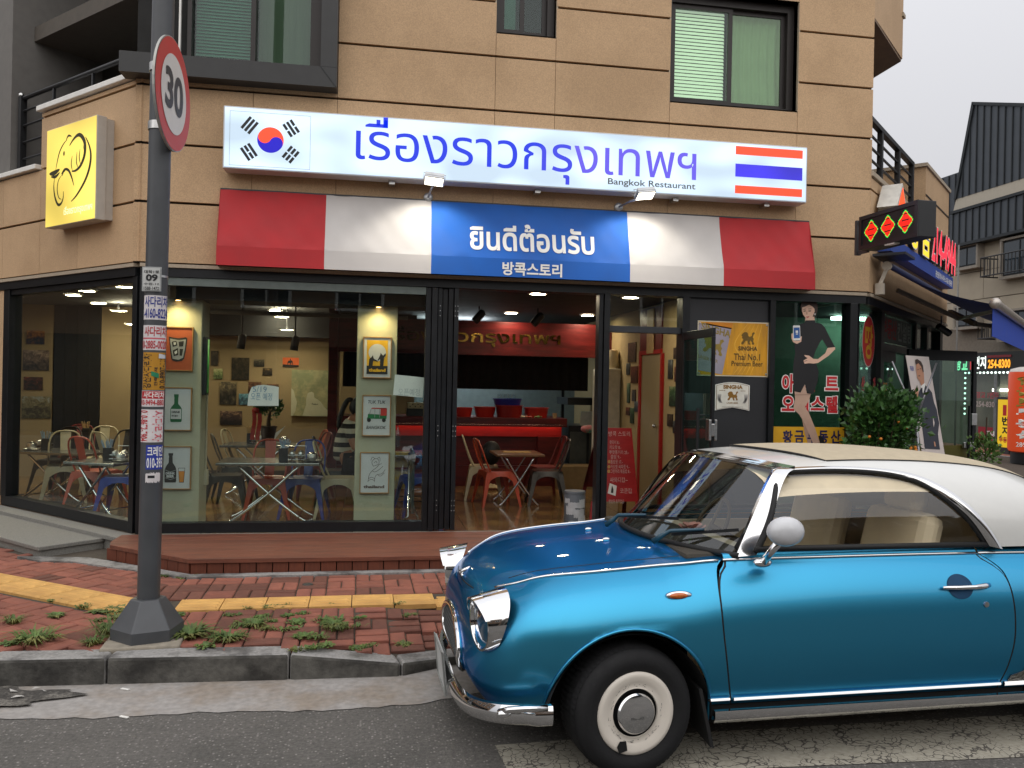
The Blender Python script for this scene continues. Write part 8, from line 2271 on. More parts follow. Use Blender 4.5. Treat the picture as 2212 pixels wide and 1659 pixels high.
def sugar(x,y,z,lab):
    c=thing('steel_pot','steel lidded pot on a saucer ' +lab,'pot',(x,y,z),0,'steel pots on the tables')
    m=MB();m.lathe([(0,0),(.07,.003),(.085,.016),(.082,.018),(.068,.008),(0,.006)],None,24);part('saucer',m,STEEL,c,local=True,smooth=40)
    m=MB();m.lathe([(.035,.008),(.05,.03),(.052,.06),(.045,.08),(.02,.092),(0,.095)],None,24);part('pot',m,mat('embossed steel',(.6,.6,.58),.2,1,bump=1,bscale=90),c,local=True,smooth=40)
zt1=FZ+.6;zta,ztb_=FZ+.55,FZ+.54
xx=lambda j,Y: at_y(*j1(j,1340),Y).x
holder(xx(985,8.35),8.36,zt1,'b','on the front window table');caddy(xx(1105,8.35),8.38,zt1,0,'on the front window table');sugar(xx(1255,8.35),8.32,zt1,'on the front window table')
holder(xx(675,10.6),10.6,zt1,'c','on the plant table');caddy(xx(745,10.6),10.55,zt1,1,'on the plant table');sugar(xx(978,10.6),10.65,zt1,'on the plant table')
holder(TA.x-.22,TA.y+.1,zta,'b','on the far left table of the left window');sugar(TA.x-.36,TA.y+.06,zta,'on the far left table of the left window');caddy(TA.x-.30,TA.y+.22,zta,2,'on the far left table of the left window')
holder(TB.x+.02,TB.y+.05,ztb_,'b','on the table nearest the corner post');caddy(TB.x+.13,TB.y+.05,ztb_,3,'on the table nearest the corner post');sugar(TB.x+.18,TB.y-.08,ztb_,'on the table nearest the corner post')
holder(at_y(*j4(805,560),11.3).x,11.3,zt1,'c','deep in the left window')
ppx=xx(845,10.55)
pp=thing('gift_plant','potted plant with a red ribbon on the plant table','plant',(ppx,10.5,zt1))
m=MB();m.lathe([(.075,0),(.095,.2),(.105,.21),(.105,.225),(.09,.225),(.085,.19),(0,.19)],None,22);part('pot',m,mat('dark brown pot','33211a',.4),pp,local=True,smooth=40)
m=MB();m.tube([(0,0,.18),(.0,0,.3),(.02,0,.42)],[.03,.022,.012],8);part('trunk',m,mat('shrub bark','4a3a2a',.9),pp,local=True,smooth=True)
m=MB();leafy(m,.02,0,.45,.14,.12,.10,420,.05,30);part('foliage',m,LEAF,pp,local=True)
m=MB()
for x in (-.19,-.13): m.grid(lambda u,v: (x+.05*u+.012*sin(v*5),-.09,.42-.36*v),2,8)
m.ball((-.14,-.09,.42),(.05,.03,.035));part('ribbon',m,mat('red ribbon','a02a22',.5),pp,local=True)
m=MB();m.prism([(.08,.06),(.2,.22),(.22,.24),(.1,.15)],lambda u,v,d: Vector((u,-.12+d,v)),0,.002);part('gift_card',m,PAPER,pp,local=True)

# notices stuck inside the glass
def sheet_of(pts_px,conv,lab,text,tb,mt):
    P3=[at_y(*conv(*q),FY+.105) for q in pts_px]
    m=MB();vs=P3+[p+Vector((0,.0015,0)) for p in P3];n=len(P3);m.add(vs,[tuple(range(n)),tuple(range(2*n-1,n-1,-1))]);s=solo('paper_notice',m,PAPER,lab,'notice',group='handwritten notices on the glass')
    m=MB()
    for t,(x0,y0,x1,y1) in zip(text,tb):
        a,c=at_y(*conv(x0,y1),FY+.1),at_y(*conv(x1,y0),FY+.1);letters(m,t,lambda u,v: Vector((u,FY+.1035,v)),a.x,a.z,c.x,c.z,-.006,3)
    part('handwriting',m,mt,s);return s
sheet_of([(650,825),(940,825),(942,650),(900,640),(800,628),(740,634),(690,650),(660,720)],j1,'white handwritten notice on the glass over the plant, curled at the top',('5/19','오픈 예정'),((700,645,830,695),(680,705,880,770)),mat('blue marker','5a86a8',.6))
sheet_of([(335,900),(527,918),(538,788),(348,768)],z5,'white handwritten notice taped askew beside the black door leaves',('오픈예정',),((368,860,508,905),),mat('pale marker','a8aeb0',.6))

# ---- menu board, bin, bag
abx=at_z(*j2(1700,1180),FZ)
ab=thing('menu_board','red folding menu board with white handwriting inside the entrance','menu board',(at_y(*j2(1640,800),8.55).x,8.6,FZ))
bx0,bx1=at_y(*j2(1440,410),8.6).x,at_y(*j2(1740,410),8.6).x;ct0,ct1=at_y(*j2(1380,1130),8.4).x,at_y(*j2(1830,1130),8.4).x
ztb=at_y(*j2(1600,410),8.6).z;zlb=at_y(*j2(1600,1045),8.5).z
def ab_fn(u,v,off=0): return Vector(((bx0+.02)*v+ct0*(1-v)+((bx1*v+ct1*(1-v))-((bx0+.02)*v+ct0*(1-v)))*u,8.42+.18*v-off,FZ+(ztb-FZ)*v))
v0_=(zlb-FZ)/(ztb-FZ)
m=MB();m.prism([(0.02,v0_),(.98,v0_),(1,1),(0,1)],lambda u,v,d: ab_fn(u,v,d),-.02,0);part('front_board',m,REDL,ab)
for u in (.0,.92):
    m=MB();m.prism([(u,0),(u+.08,0),(u+.08,v0_),(u,v0_)],lambda a,c,d: ab_fn(a,c,d),-.02,.0);part('leg',m,REDL,ab)
m=MB();m.prism([(0,0),(.08,0),(.08,1),(0,1)],lambda a,c,d: ab_fn(a,c,0)+Vector((0,.05+.5*(1-c)+d,0)),-.02,0);m.prism([(.92,0),(1,0),(1,1),(.92,1)],lambda a,c,d: ab_fn(a,c,0)+Vector((0,.05+.5*(1-c)+d,0)),-.02,0);m.prism([(0,.3),(1,.3),(1,1),(0,1)],lambda a,c,d: ab_fn(a,c,0)+Vector((0,.05+.5*(1-c)+d,0)),-.02,0);part('rear_board',m,REDW,ab)
m=MB();af=lambda u,v: ab_fn(u,v,.002)
for t,u0_,u1_,v in (('방콕 스토리',.3,.93,.93),('팟타이 8.-',.34,.62,.84),('카오팟 8.-',.34,.66,.785),('뿌팟퐁커리 25.-',.34,.86,.73),('쏨땀 9.-',.38,.64,.68),('똠얌꿍 17.-',.38,.68,.625),('카오팟 싸파롯 9.-',.38,.84,.57),('그린커리 볶음밥 8.-',.38,.86,.52),('싸와디캅~',.38,.78,.42),('코쿤캅',.6,.86,.3),('영업중 휴무없음',.36,.68,.19)): letters(m,t,af,u0_,v-.022,u1_,v+.022+(.012 if v>.9 or .25<v<.45 else 0),-.008,2)
part('handwriting',m,mat('white chalk pen','c9b3ae',.7),ab)
m=MB();flat(m,[(.33,.28),(.5,.25),(.53,.36),(.37,.39)],lambda u,v: ab_fn(u,v,.003));part('sticker',m,PAPER,ab);m=MB();flat(m,[(.4,.285),(.45,.28),(.455,.32),(.43,.36),(.42,.36),(.405,.32)],lambda u,v: ab_fn(u,v,.0045));part('bottle_print',m,PBLK,ab)
m=MB()
for v in (.57,.52,.625): c0_=(.34,v);flat(m,[(c0_[0]+.035*cos(2*pi*k/12),c0_[1]+.02*sin(2*pi*k/12)) for k in range(12)],lambda u,v_: ab_fn(u,v_,.003))
part('food_stickers',m,mat('food sticker','b58a4a',.6),ab)
ba,bc=at_y(*j2(1148,1270),7.95),at_y(*j2(1338,950),7.95);r_=(bc.x-ba.x)/2
bn=thing('waste_bin','round grey bin patched with pale paper at the open shopfront','bin',((ba.x+bc.x)/2,7.95,FZ))
m=MB();hh_=bc.z-FZ;m.lathe([(r_*.94,0),(r_,hh_*.84),(r_*.97,hh_*.86),(r_*.97,hh_*.93),(r_*1.0,hh_*.94),(r_*.96,hh_*.985),(r_*.5,hh_),(0,hh_)],None,36);part('body',m,mat('grey bin plastic','5b5f66',.45,var=.1),bn,local=True,smooth=40)
m=MB();q=random.Random(6)
for (a0,a1,z0,z1_) in ((-.9,.9,.55,.7),(-.3,.8,.3,.52),(-1.1,-.2,.38,.6),(-.8,.6,.08,.2),(.1,1.1,.1,.34),(-1.3,-.7,.68,.8),(.2,.9,.66,.78)):
    for k in range(6):
        A0,A1=a0+(a1-a0)*k/6,a0+(a1-a0)*(k+1)/6;j_=[q.uniform(-.015,.015) for _ in range(4)]
        pt=lambda A,z: ((r_*1.006)*sin(A),-(r_*1.006)*cos(A),hh_*z);m.add([pt(A0,z0+j_[0]),pt(A1,z0+j_[1]),pt(A1,z1_+j_[2]),pt(A0,z1_+j_[3])],[(0,1,2,3)])
part('paper_patches',m,mat('torn paper','b3b4b8',.8,var=.12,scale=20),bn,local=True)
m=MB();m.ball((0,0,.13),(.12,.09,.15),16,10);m.tube([(-.08,-.06,.2),(-.14,-.06,.02),(-.12,0,-.1)],.012,6)
solo('black_bag',m,mat('black nylon','141416',.6,bump=.3,bscale=20),'black bag on the cream chair behind the orange chair','bag',loc=(A_.x+.03,A_.y+.55,FZ+.42),smooth=True)
m=MB();q=random.Random(5);m.grid(lambda u,v: (-.1+.2*u,-.07+.14*v,.02+.05*sin(3.1*u)*sin(3.1*v)+q.uniform(0,.015)),7,6);p=at_z(*j2(520,945),FZ);solo('floor_cloth',m,mat('pale cloth','b0a283',.9),'crumpled pale cloth on the floor under the bar','cloth',loc=(p.x,min(p.y,11.0),FZ))
# drinks crate and bottle beside the second column
p=at_y(*z5(393,1270),9.3);m=MB();m.box(-.2,-.1,-.16,.12,.1,0);m.box(-.2,-.1,-.4,.12,.1,-.2);solo('drinks_crate',m,mat('beige crate','8b7f62',.6,c2='b5961f',c2scale=6),'beige boxes stacked between the second column and the bar','box',loc=(p.x,p.y,p.z))
p=at_y(*z5(364,1240),9.2);m=MB();m.lathe([(.03,0),(.032,.1),(.03,.16),(.012,.2),(.012,.25),(0,.25)],None,16);solo('water_bottle',m,[glass('bottle plastic',(.8,.86,.95),2)],'clear water bottle standing on the beige boxes','bottle',loc=(p.x,p.y,p.z),smooth=40)

# ---- the seated woman
PX=at_y(*j1(1545,1200),9.45)
wom=thing('person','woman in a black and white striped T shirt sitting side on at a table','person',(PX.x,9.45,FZ))
SK=mat('skin','a8765a',.5,var=.05);PANT=mat('black trousers','17171a',.8,var=.1)
def stripes():
    m=mat('striped jersey','c9c2b2',.85,var=.03);n,l=m.node_tree.nodes,m.node_tree.links;b=n['Principled BSDF']
    tc=n.new('ShaderNodeTexCoord');sp2=n.new('ShaderNodeSeparateXYZ');l.new(tc.outputs['Object'],sp2.inputs[0])
    mu=n.new('ShaderNodeMath');mu.operation='MULTIPLY_ADD';mu.inputs[1].default_value=9.5;mu.inputs[2].default_value=.2;l.new(sp2.outputs['Z'],mu.inputs[0])
    fr=n.new('ShaderNodeMath');fr.operation='FRACT';l.new(mu.outputs[0],fr.inputs[0]);gt=n.new('ShaderNodeMath');gt.operation='GREATER_THAN';gt.inputs[1].default_value=.5;l.new(fr.outputs[0],gt.inputs[0])
    mx=n.new('ShaderNodeMix');mx.data_type='RGBA';mx.inputs[6].default_value=(*srgb('c2bba8'),1);mx.inputs[7].default_value=(*srgb('1a1818'),1);l.new(gt.outputs[0],mx.inputs[0]);l.new(mx.outputs[2],b.inputs['Base Color']);return m
def skinned(name,joints,edges,mt,par,sub=2):
    me=bpy.data.meshes.new(name);me.from_pydata([j[0] for j in joints],edges,[]);o=link(name,me);o.parent=par;me.materials.append(mt)
    sk=o.modifiers.new('skin','SKIN');sk.use_smooth_shade=True
    if not me.skin_vertices:
        me.attributes  # layer is added with the modifier
    lay=me.skin_vertices[0].data
    for i,j in enumerate(joints):
        r=j[1];lay[i].radius=(r if isinstance(r,tuple) else (r,r))
    lay[0].use_root=True
    ss=o.modifiers.new('round','SUBSURF');ss.levels=sub;ss.render_levels=sub
    return o
# facing +x; joints in metres above the floor
J=[((0,0,.48),(.12,.14)),((.0,0,.62),(.11,.125)),((.02,0,.78),(.11,.13)),((.06,0,.90),(.085,.13)),((.10,0,.98),.05),((.125,0,1.02),.045),
     ((.06,-.14,.90),.055),((.10,-.20,.74),.042),((.13,-.2,.66),.040),((.28,-.12,.66),.034),((.36,-.10,.67),.028),((.43,-.09,.66),(.022,.034)),
     ((.06,.14,.90),.055),((.10,.20,.74),.042),((.13,.2,.66),.040),((.28,.12,.66),.034),((.36,.10,.67),.028),((.43,.09,.66),(.022,.034)),
     ((.08,-.09,.46),.085),((.38,-.11,.45),.062),((.41,-.11,.42),.056),((.38,-.11,.12),.038),((.37,-.11,.05),.035),((.47,-.11,.03),(.025,.035)),
     ((.08,.09,.46),.085),((.38,.11,.45),.062),((.41,.11,.42),.056),((.38,.11,.12),.038),((.37,.11,.05),.035),((.47,.11,.03),(.025,.035))]
E_=[(0,1),(1,2),(2,3),(3,4),(4,5),(3,6),(6,7),(7,8),(8,9),(9,10),(10,11),(3,12),(12,13),(13,14),(14,15),(15,16),(16,17),(0,18),(18,19),(19,20),(20,21),(21,22),(22,23),(0,24),(24,25),(25,26),(26,27),(27,28),(28,29)]
skinned('body',J,E_,SK,wom)
g_=lambda r,d: (tuple(a+d for a in r) if isinstance(r,tuple) else r+d)
sh=[0,1,2,3,6,7,12,13];JS=[(J[i][0],g_(J[i][1],.014)) for i in sh];JS[3]=(JS[3][0],(.088,.138));JS +=[((.085,0,.945),.066)]
skinned('t_shirt',JS,[(0,1),(1,2),(2,3),(3,4),(4,5),(3,6),(6,7),(3,8)],stripes(),wom)
tr=[0,18,19,20,21,24,25,26,27];skinned('trousers',[(J[i][0],g_(J[i][1],.012)) for i in tr],[(0,1),(1,2),(2,3),(3,4),(0,5),(5,6),(6,7),(7,8)],PANT,wom)
for s in (-1,1):
    for k,(dy,L_) in enumerate(((-.024,.060),(-.008,.068),(.008,.066),(.023,.052))):
        skinned('finger',[((.44,s*.09+dy,.665),.0095),((.44+L_*.5,s*.09+dy,.672),.0085),((.44+L_*.95,s*.09+dy,.655),.007)],[(0,1),(1,2)],SK,wom,1)
    skinned('thumb',[((.42,s*(.09-.03),.665),.011),((.445,s*(.09-.048),.66),.0095),((.468,s*(.09-.050),.65),.008)],[(0,1),(1,2)],SK,wom,1)
m=MB();T_=Matrix.Translation((.165,0,1.10))@Matrix.Rotation(R(18),4,'Y')
def headf(u,v):
    a,b_=2*pi*u,pi*(v-.5);x,y,z=cos(b_)*cos(a),cos(b_)*sin(a),sin(b_)
    rx=.088 if x>0 else .098
    jaw=1-.22*max(0,-z)*(1 if x<.2 else .6)
    X,Y,Z=x*rx*jaw+(.012 if z<-.3 and x>0 else 0),y*.072*(1-.25*max(0,-z)),z*.112
    n_=math.exp(-((z+.12)/.16)**2-(y/.16)**2) if x>0 else 0
    X +=.020*n_;X +=.006*math.exp(-((z+.52)/.1)**2-(y/.3)**2) if x>0 else 0
    X -= .008*math.exp(-((z-.12)/.12)**2)*(math.exp(-((abs(y)-.38)/.16)**2)) if x>0 else 0
    return T_@Vector((X,Y,Z))
m.grid(headf,40,28);hd=part('head',m,SK,wom,local=True,smooth=True)
m=MB();m.ball(T_@Vector((-.012,-.073,-.01)),(.018,.008,.028));m.ball(T_@Vector((-.012,.073,-.01)),(.018,.008,.028));part('ears',m,SK,hd,local=True,smooth=True)
m=MB();m.ball(T_@Vector((.076,-.03,.012)),(.008,.011,.007));m.ball(T_@Vector((.076,.03,.012)),(.008,.011,.007));part('eyes',m,mat('eye dark','1a1512',.2),hd,local=True,smooth=True)
m=MB();m.ball(T_@Vector((.083,0,-.062)),(.008,.022,.007));part('lips',m,mat('lip','8a4a40',.5),hd,local=True,smooth=True)
HAIR=mat('dark hair','15100d',.5,var=.3,scale=60,stretch=(1,1,.2))
m=MB()
def hairf(u,v):
    a,b_=2*pi*u,pi*(v-.5);x,y,z=cos(b_)*cos(a),cos(b_)*sin(a),sin(b_)
    cut_=max(0,x)*(1 if z<.45 else 0)
    s_=1.09-.35*cut_-(.25*max(0,-z-.15) if x>-.3 else .08*max(0,-z))
    return T_@Vector((x*.098*s_-.006,y*.078*s_,z*.116*(1.05 if z>0 else s_*.92)+.004))
m.grid(hairf,32,20);hr=part('hair',m,HAIR,wom,local=True,smooth=True)
m=MB();m.tube(smooth_line([tuple(T_@Vector((-.09,0,.05))),tuple(T_@Vector((-.15,.0,.03))),(-.04,-.01,1.0),(-.055,-.02,.90),(-.05,-.02,.80)],5),[.026]*2+[.028]*4+[.030]*6+[.026]*5+[.018]*3+[.006],10);part('ponytail',m,HAIR,hr,local=True,smooth=True)
m=MB();m.box(-.03,-.02,0,.03,.02,.05);pt_=Vector((PX.x+.62,9.45,FZ))
table(PX.x+.75,9.45,H,.7,.6,'steel folding table before the seated woman',.6)
m=MB();m.box(-.05,-.08,0,.05,.08,.01);solo('telephone',m,BLACK,'dark phone on the table before the seated woman','phone',loc=(PX.x+.5,9.42,FZ+.6),bevel=.004)
# ================================================================== far side of the side street, and the street behind the camera
FXX=16.2
RENDER_=mat('pale stone tile','a59a88',.8,var=.06,scale=3,rnd=.03);SEAM=mat('tile joint','7d7468',.9);ZINC=mat('dark zinc cladding','4c5157',.5,.4,var=.08,scale=3);ZINCD=mat('zinc standing seam','2c3033',.5,.4)
bb=thing('metal_roofed_building','building with dark seamed metal roof and pale stone walls across the side street','building',(FXX+3,21,0))
P=lambda x,y,conv=zz: at_x(*conv(x,y),FXX)
def yz(p): return (p.y,p.z)
def pslab(name,polys,mt,d0=0.0,d1=.3,par=bb):
    m=MB()
    for pl in polys: m.prism(pl,lambda u,v,d: Vector((FXX+d,u,v)),d0,d1)
    return part(name,m,mt,par)
# main wall: long slab along the side street
m=MB();m.box(FXX+.3,9,0,FXX+6,22.4,5.8);part('wall',m,SEAM,bb)
z_=3.42;rowsz=[]
while z_<5.0: rowsz.append(z_);z_ +=.78
for i,z0 in enumerate(rowsz):
    y_=15.2+(.6 if i%2 else 0)
    while y_<22.4:
        m=MB();m.box(FXX+.26,y_+.01,z0+.012,FXX+.3,min(22.4,y_+1.49),z0+.77+(.03 if i==len(rowsz)-1 else 0));part('stone_tile',m,RENDER_,bb);y_ +=1.5
far=9.0
# main roof with its slanting edge, a lower roof behind it, metal and stone bands below
ROOFL=[(20.49,9.59),(20.99,7.97),(21.13,7.10),(far,7.10),(far,8.6),(18.0,8.70)]
pslab('roof',[ROOFL],ZINC,.012,3.0)
pslab('roof_edge',[[(20.52,9.66),(20.46,9.5),(21.09,7.10),(21.17,7.10)],[(20.52,9.66),(18.0,8.78),(18.0,8.70),(20.46,9.56)]],ZINCD,-.04,3.05)
pslab('rear_roof',[[(20.9,7.97),(23.0,7.99),(23.0,5.8),(21.36,5.8),(21.25,6.7),(21.1,7.1)]],ZINC,.35,4.5)
pslab('metal_band',[[(21.34,5.80),(21.27,6.69),(far,6.69),(far,5.80)]],ZINC,.0,.5)
pslab('stone_band',[[(21.25,6.77),(21.14,7.10),(far,7.10),(far,6.77)]],mat('pale panel','b3ab9c',.8,var=.04),.02,.5)
pslab('gutter_trim',[[(21.3,6.692),(21.3,6.768),(far,6.768),(far,6.692)],[(21.38,5.72),(21.38,5.798),(far,5.798),(far,5.72)]],ZINCD,-.06,.4)
for k in range(22):
    y=21.2-k*.26
    m=MB();m.box(FXX-.03,y,5.80,FXX-.001,y+.03,6.69);part('standing_seam',m,ZINCD,bb)
    y=20.85-k*.26
    if y<16: break
    zt_=9.59-(20.49-y)*.357 if y<20.49 else 9.59-(y-20.49)/.5*1.62
    m=MB();m.box(FXX-.018,y,7.10,FXX+.011,y+.03,max(8.66,zt_)-.03 if y<20.49 else zt_-.06);part('standing_seam',m,ZINCD,bb)
for k in range(6):
    m=MB();m.box(FXX+.32,21.3+k*.28,7.15 if k<1 else 5.85,FXX+.349,21.33+k*.28,7.95);part('standing_seam',m,ZINCD,bb)
def win(nm,x0,y0,x1,y1,conv,rail=False,par=bb):
    a,c=at_x(*conv(x0,y0),FXX),at_x(*conv(x1,y1),FXX);ya,yb_=min(a.y,c.y),max(a.y,c.y);z0,z1_=min(a.z,c.z),max(a.z,c.z)
    m=MB();m.box(FXX+.10,ya,z0,FXX+.29,yb_,z1_);w=part('window',m,mat('window recess','17191b',.6),par)
    m=MB();t=.05;m.box(FXX+.04,ya-.06,z0-.08,FXX+.3,yb_+.06,z0-.002);m.box(FXX+.04,ya-.06,z1_+.002,FXX+.3,yb_+.06,z1_+.06);m.box(FXX+.04,ya-.06,z0,FXX+.3,ya-.002,z1_);m.box(FXX+.04,yb_+.002,z0,FXX+.3,yb_+.06,z1_);part('frame',m,mat('stone surround','8d857a',.8),w)
    m=MB();m.box(FXX+.085,ya+.05,z0+.05,FXX+.095,(ya+yb_)/2-.03,z1_-.05);m.box(FXX+.085,(ya+yb_)/2+.03,z0+.05,FXX+.095,yb_-.05,z1_-.05);part('pane',m,mat('dark pane','1d2a33',.08,spec=.8),w)
    if rail:
        m=MB();zr_=z0+(z1_-z0)*.55
        for zz__ in (z0+.02,zr_): m.tube([(FXX+.2,yb_+.3,zz__),(FXX-.32,yb_+.3,zz__),(FXX-.32,ya-.2,zz__),(FXX+.2,ya-.2,zz__)],.02,5)
        n=14
        for k in range(n+1): y=yb_+.3+(ya-.5-yb_)*k/n;m.tube([(FXX-.32,y,z0),(FXX-.32,y,zr_)],.012,5)
        for k in range(4): m.tube([(FXX-.32+.13*k,yb_+.3,z0),(FXX-.32+.13*k,yb_+.3,zr_)],.012,5)
        part('window_guard',m,BLACK,w)
    return w
win('w',1380,1075,1622,790,zz);win('w',1915,1175,2350,660,zz,True);win('w',2150,1245,2330,1165,z3)
win('w',1365,118,1620,-140,zb);win('w',1885,260,2330,-110,zb,True)
for yy0 in (12.0,): pass
# ground floor shop with lit sign
gs=thing('street_shop','estate agency shop with lit green and amber sign across the side street','shop',(FXX,18.5,.15))
def gq(x,y): q=at_x(*zb(x,y),FXX-.1);return (q.y,q.z)
s0=gq(1640,620);zlo_=min(gq(1405,640)[1],gq(2070,600)[1]);zhi_=gq(1800,435)[1]
m=MB();m.box(FXX-.12,12,zlo_,FXX+.28,gq(1390,600)[0],zhi_+.05);part('sign_board',m,mat('shop sign board dark','1a1d1c',.5),gs)
gf=lambda k: (lambda u,v: Vector((FXX-.125-.004*k,-u,v)))
def gtxt(s,x0,x1,y0,y1,mt,bold=.03):
    a,c=gq(x0,y1),gq(x1,y0);m=MB();letters(m,s,gf(1),-a[0],a[1],-c[0],c[1],bold,2);part('lettering',m,mt,gs)
gtxt('광',1412,1470,490,630,glow('lit mint','9dffc8',1.2));gtxt('교',1478,1550,490,625,glow('lit mint','9dffc8',1.2));gtxt('1',1575,1605,490,620,glow('lit red sign','ff2a3a',1.0));gtxt('번',1640,1690,460,612,glow('lit white sign','f4fff8',1.2));gtxt('지',1698,1768,460,610,glow('lit white sign','f4fff8',1.2));gtxt('254-8300',1790,2058,492,605,glow('lit amber','ffa32a',1.3))
a,c=gq(1785,480),gq(2070,440);m=MB();m.prism([(-a[0],a[1]),(-c[0],a[1]),(-c[0],c[1]),(-a[0],c[1])],lambda u,v,d: Vector((FXX-.13-d,-u,v)),0,.01);part('red_strip',m,mat('shop red strip','7c1e26',.5),gs)
m=MB();y0_,y1_=gq(1535,630)[0],12.2
k=0;y=y0_
while y>y1_: m.ball((FXX-.16,y,zlo_-.05),.028,6,4);y -= .14
z=zlo_-.05
while z>1.0: m.ball((FXX-.16,y0_,z),.028,6,4);z -= .14
part('bulb_string',m,glow('bulb white','e8fff4',2.5),gs,kind='stuff')
m=MB();m.box(FXX+.2,12,.15,FXX+.28,30,zlo_);part('shop_wall',m,mat('shop interior wall','6b675c',.7,var=.2,scale=2),gs)
for k in range(7):
    m=MB();m.box(FXX-.1,12.4+k*1.15,.15,FXX+.0,12.5+k*1.15,zlo_-.002);part('frame_post',m,mat('shop aluminium','7c7f80',.4,.5),gs)
m=MB();m.box(FXX-.06,12,.15,FXX-.05,20.2,zlo_-.004);part('pane',m,GLASS,gs)
m=MB();m.box(FXX+.05,gq(1930,860)[0],gq(1850,878)[1],FXX+.12,gq(1770,860)[0],gq(1850,845)[1]);part('tube_light',m,glow('tube light','fffbe0',5),gs)
REDF=mat('red window film','8f1f2c',.6)
m=MB();y0_,z0_=gq(1650,1500);y1_,z1_=gq(1880,1310);m.prism([(-y0_,z0_),(-y1_,z0_),(-y1_,z1_),(-y0_,z1_)],lambda u,v,d: Vector((FXX-.07-d,-u,v)),0,.005);part('red_film',m,REDF,gs)
gtxt('광교 1번지',1650,1915,885,960,mat('film red white','a04048',.6));gtxt('254-830',1645,1870,1000,1060,mat('film pale','a79a96',.6));gtxt('254-8',1770,1870,1350,1415,WHITEP)
m=MB();m.poly([(FXX-1.6,10,.152),(FXX+.2,10,.152),(FXX+.2,34,.152),(FXX-1.6,34,.152)]);m.poly([(FXX-1.6,10,0),(FXX-1.6,34,0),(FXX-1.6,34,.152),(FXX-1.6,10,.152)]);struct('pavement',m,BRICK_R)
m=MB();m.box(FXX-1.78,10,-.05,FXX-1.6,34,.156);struct('kerb',m,KERBM)
# yellow stand-up sign and the inflatable sign column
def P13(x,y,D): return at_x(*zb(x,y),D)
D1=15.0;y0_,y1_=P13(1890,1000,D1),P13(2075,1000,D1);zt_,zl_=P13(1950,975,D1).z,P13(1950,1540,D1).z
yb2=thing('yellow_sign','yellow upright sign board lettered 1 and Korean beside the orange column','sign',(D1,y0_.y,SW))
m=MB();m.box(D1,y1_.y,zl_-.06,D1+.08,y0_.y,zt_+.06);part('frame',m,DARKG,yb2);m=MB();m.box(D1-.004,y1_.y+.03,zl_,D1-.0005,y0_.y-.03,zt_);part('sign_face',m,glow('lit pale yellow','f0c420',.55),yb2)
m=MB();m.box(D1,y1_.y+.1,SW,D1+.06,y0_.y-.1,zl_-.062);part('foot',m,DARKG,yb2)
def ytxt(s,x0,x1,y0,y1,mt):
    a,c=P13(x0,y1,D1),P13(x1,y0,D1);m=MB();letters(m,s,lambda u,v: Vector((D1-.008,-u,v)),-a.y,a.z,-c.y,c.z,.04,2);part('lettering',m,mt,yb2)
ytxt('1',1958,2005,1040,1165,REDP);ytxt('번',1948,2030,1180,1280,INK);ytxt('지',1948,2030,1300,1395,INK);ytxt('부동산',1912,2060,1425,1480,REDP)
D2=13.6;c0_=P13(2290,1100,D2);zt_,zl_=P13(2150,585,D2).z,P13(2150,1575,D2).z;r_=abs(P13(2030,1100,D2).y-c0_.y)
r_=.42;cc_=Vector((D2,c0_.y,0))
ic=thing('inflatable_sign','orange inflatable sign column with yellow Korean lettering at the right edge','sign',(cc_.x,cc_.y,SW))
hh_=zt_-zl_
m=MB();m.lathe([(.0,zt_),(.22,zt_-.015),(r_-.04,zt_-.06),(r_-.01,zt_-.12)],Matrix.Translation((cc_.x,cc_.y,0)),40,cap=False);part('cap',m,mat('inflatable white','c9c2bb',.5),ic,smooth=True)
m=MB();m.lathe([(r_-.01,zt_-.121),(r_,zt_-.2),(r_,zl_+.05),(r_-.03,zl_)],Matrix.Translation((cc_.x,cc_.y,0)),40,cap=False);part('column',m,glow('inflatable orange','e0512a',.42),ic,smooth=True)
m=MB();m.lathe([(r_-.06,SW),(r_-.06,zl_-.02),(0,zl_-.01)],Matrix.Translation((cc_.x,cc_.y,0)),32);part('base',m,BLACK,ic,smooth=40)
va=math.atan2(-cc_.y,-cc_.x)
icf=lambda a,z: Vector((cc_.x+(r_+.022)*cos(va+a),cc_.y+(r_+.004)*sin(va+a),z))
m=MB();m2=MB();n6='일금토부동산';sp_=(hh_-.45)/6
for k,ch in enumerate(n6):
    z1_=zt_-.22-k*sp_;(letters(m,ch,icf,-.62,z1_-sp_*.82,.5,z1_,.05,2) if k<3 else letters(m2,ch,icf,-.62,z1_-sp_*.82,.5,z1_,.05,2))
part('lettering',m,mat('olive yellow letter','9a8a3a',.5),ic);part('lettering',m2,WHITEP,ic)
m=MB();letters(m,'289-0909',icf,-.6,zl_+.1,.6,zl_+.2,.02,2);part('lettering',m,WHITEP,ic)
# pole at the far pavement
p=at_x(*zb(1412,200),14.0);m=MB();m.tube([(14.0,p.y,0),(14.0,p.y,5.2)],.022,8);solo('slim_pole',m,mat('grey pole','6f6d69',.6),'slim grey pole in front of the pale building across the side street','pole',smooth=True)

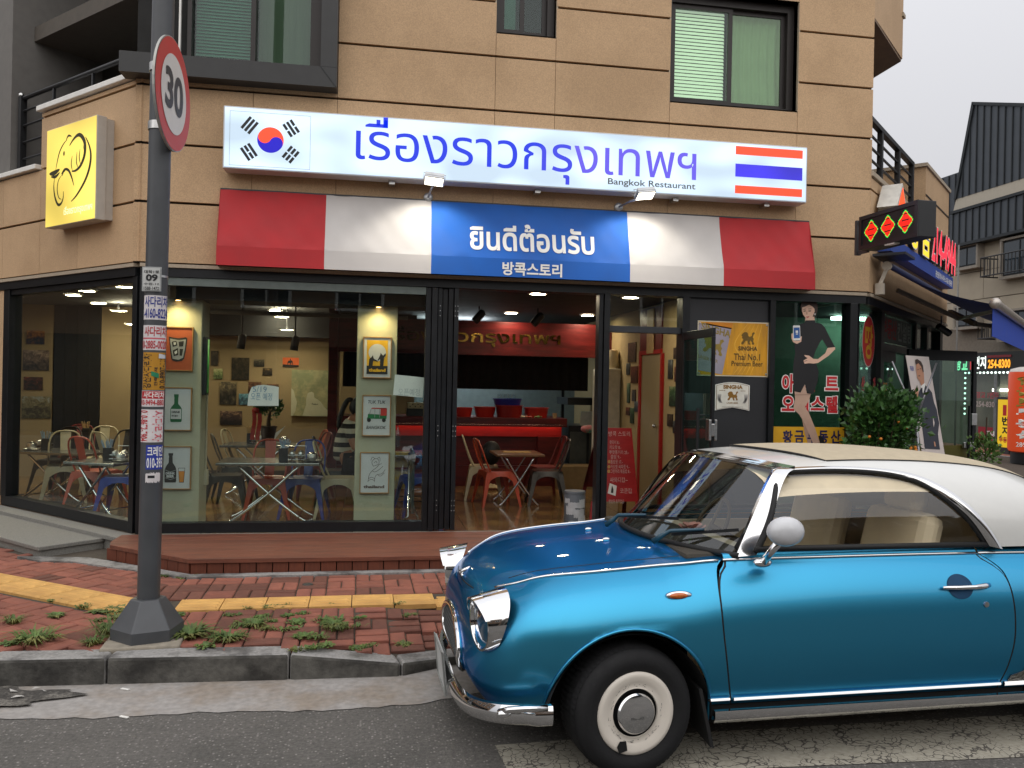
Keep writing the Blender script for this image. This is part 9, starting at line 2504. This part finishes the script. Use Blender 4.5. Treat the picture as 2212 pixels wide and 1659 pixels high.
# ---- the far side of this street, behind the camera: what the paint and the windows mirror
def block(x0,x1,y,h,floors,wallm,lab,nwin):
    b_=thing('street_building',lab,'building',((x0+x1)/2,y-4,0),group='buildings across the street')
    m=MB();m.box(x0,y-8,0,x1,y,h);part('wall',m,wallm,b_)
    m=MB();m.box(x0-.1,y-8.1,h,x1+.1,y+.15,h+.5);part('parapet',m,STONE_L,b_)
    fh=(h-3.4)/floors;wme=None
    for f in range(floors):
        for k in range(nwin):
            cx_=x0+(x1-x0)*(k+.5)/nwin;z0=3.9+f*fh
            m=MB();m.box(cx_-.8,y+.001,z0,cx_+.8,y+.08,z0+1.6);w=part('window',m,WHITE,b_)
            m=MB();m.box(cx_-.7,y+.081,z0+.1,cx_-.03,y+.09,z0+1.5);m.box(cx_+.03,y+.081,z0+.1,cx_+.7,y+.09,z0+1.5);part('pane',m,mat('dark pane','1d2a33',.08,spec=.8),w)
    m=MB();m.box(x0+.5,y+.001,.1,x1-.5,y+.06,2.7);part('shopfront',m,mat('dark shopfront','1a1d1f',.2),b_)
    return b_
GREYB=mat('grey rendered wall','77756f',.85,var=.08,scale=2);TANB=mat('tan brick wall','7c6552',.85,var=.1,scale=2)
block(-34,-21,-13.5,7.4,1,TANB,'tan block across the street at the far left',4)
bA=block(-8,8,0,8.5,2,GREYB,'grey house seen through the rear glass of the left shop window',5);bA.location=(-12,27,0);bA.rotation_euler=(0,0,pi)
bL=block(-8,8,0,8.5,2,TANB,'tan house down the street to the left of the shop',5);bL.location=(-22,13,0);bL.rotation_euler=(0,0,-pi/2)
block(-20,-9,-12.5,6.8,1,GREYB,'grey house across the street left of the tan one',4)
block(-8,4,-13,6.4,1,TANB,'tan house across the street facing the shop',4)
block(5.5,17,-12.5,6.9,1,GREYB,'grey block across the street facing the parked car',4)
block(18.5,32,-13.5,6.5,1,TANB,'tan block across the street at the far right',4)
a,c=at_y(*z4(325,900),22.6),at_y(*z4(612,824),22.6)
m=MB();m.box(a.x-.8,22.6,a.z,c.x,22.8,c.z);ls=solo('lit_shop_sign',m,glow('lit mint white sign','c8ffe8',1.6),'lit pale green shop sign seen through the left shop window','sign')
u_=(c.x-a.x)/287
m=MB();letters(m,'정',lambda u,v: Vector((u,22.59,v)),a.x+125*u_,a.z+.2,a.x+185*u_,c.z-.2,.03,2);letters(m,'이',lambda u,v: Vector((u,22.59,v)),a.x+225*u_,a.z+.2,a.x+280*u_,c.z-.2,.03,2);part('lettering',m,INK,ls)
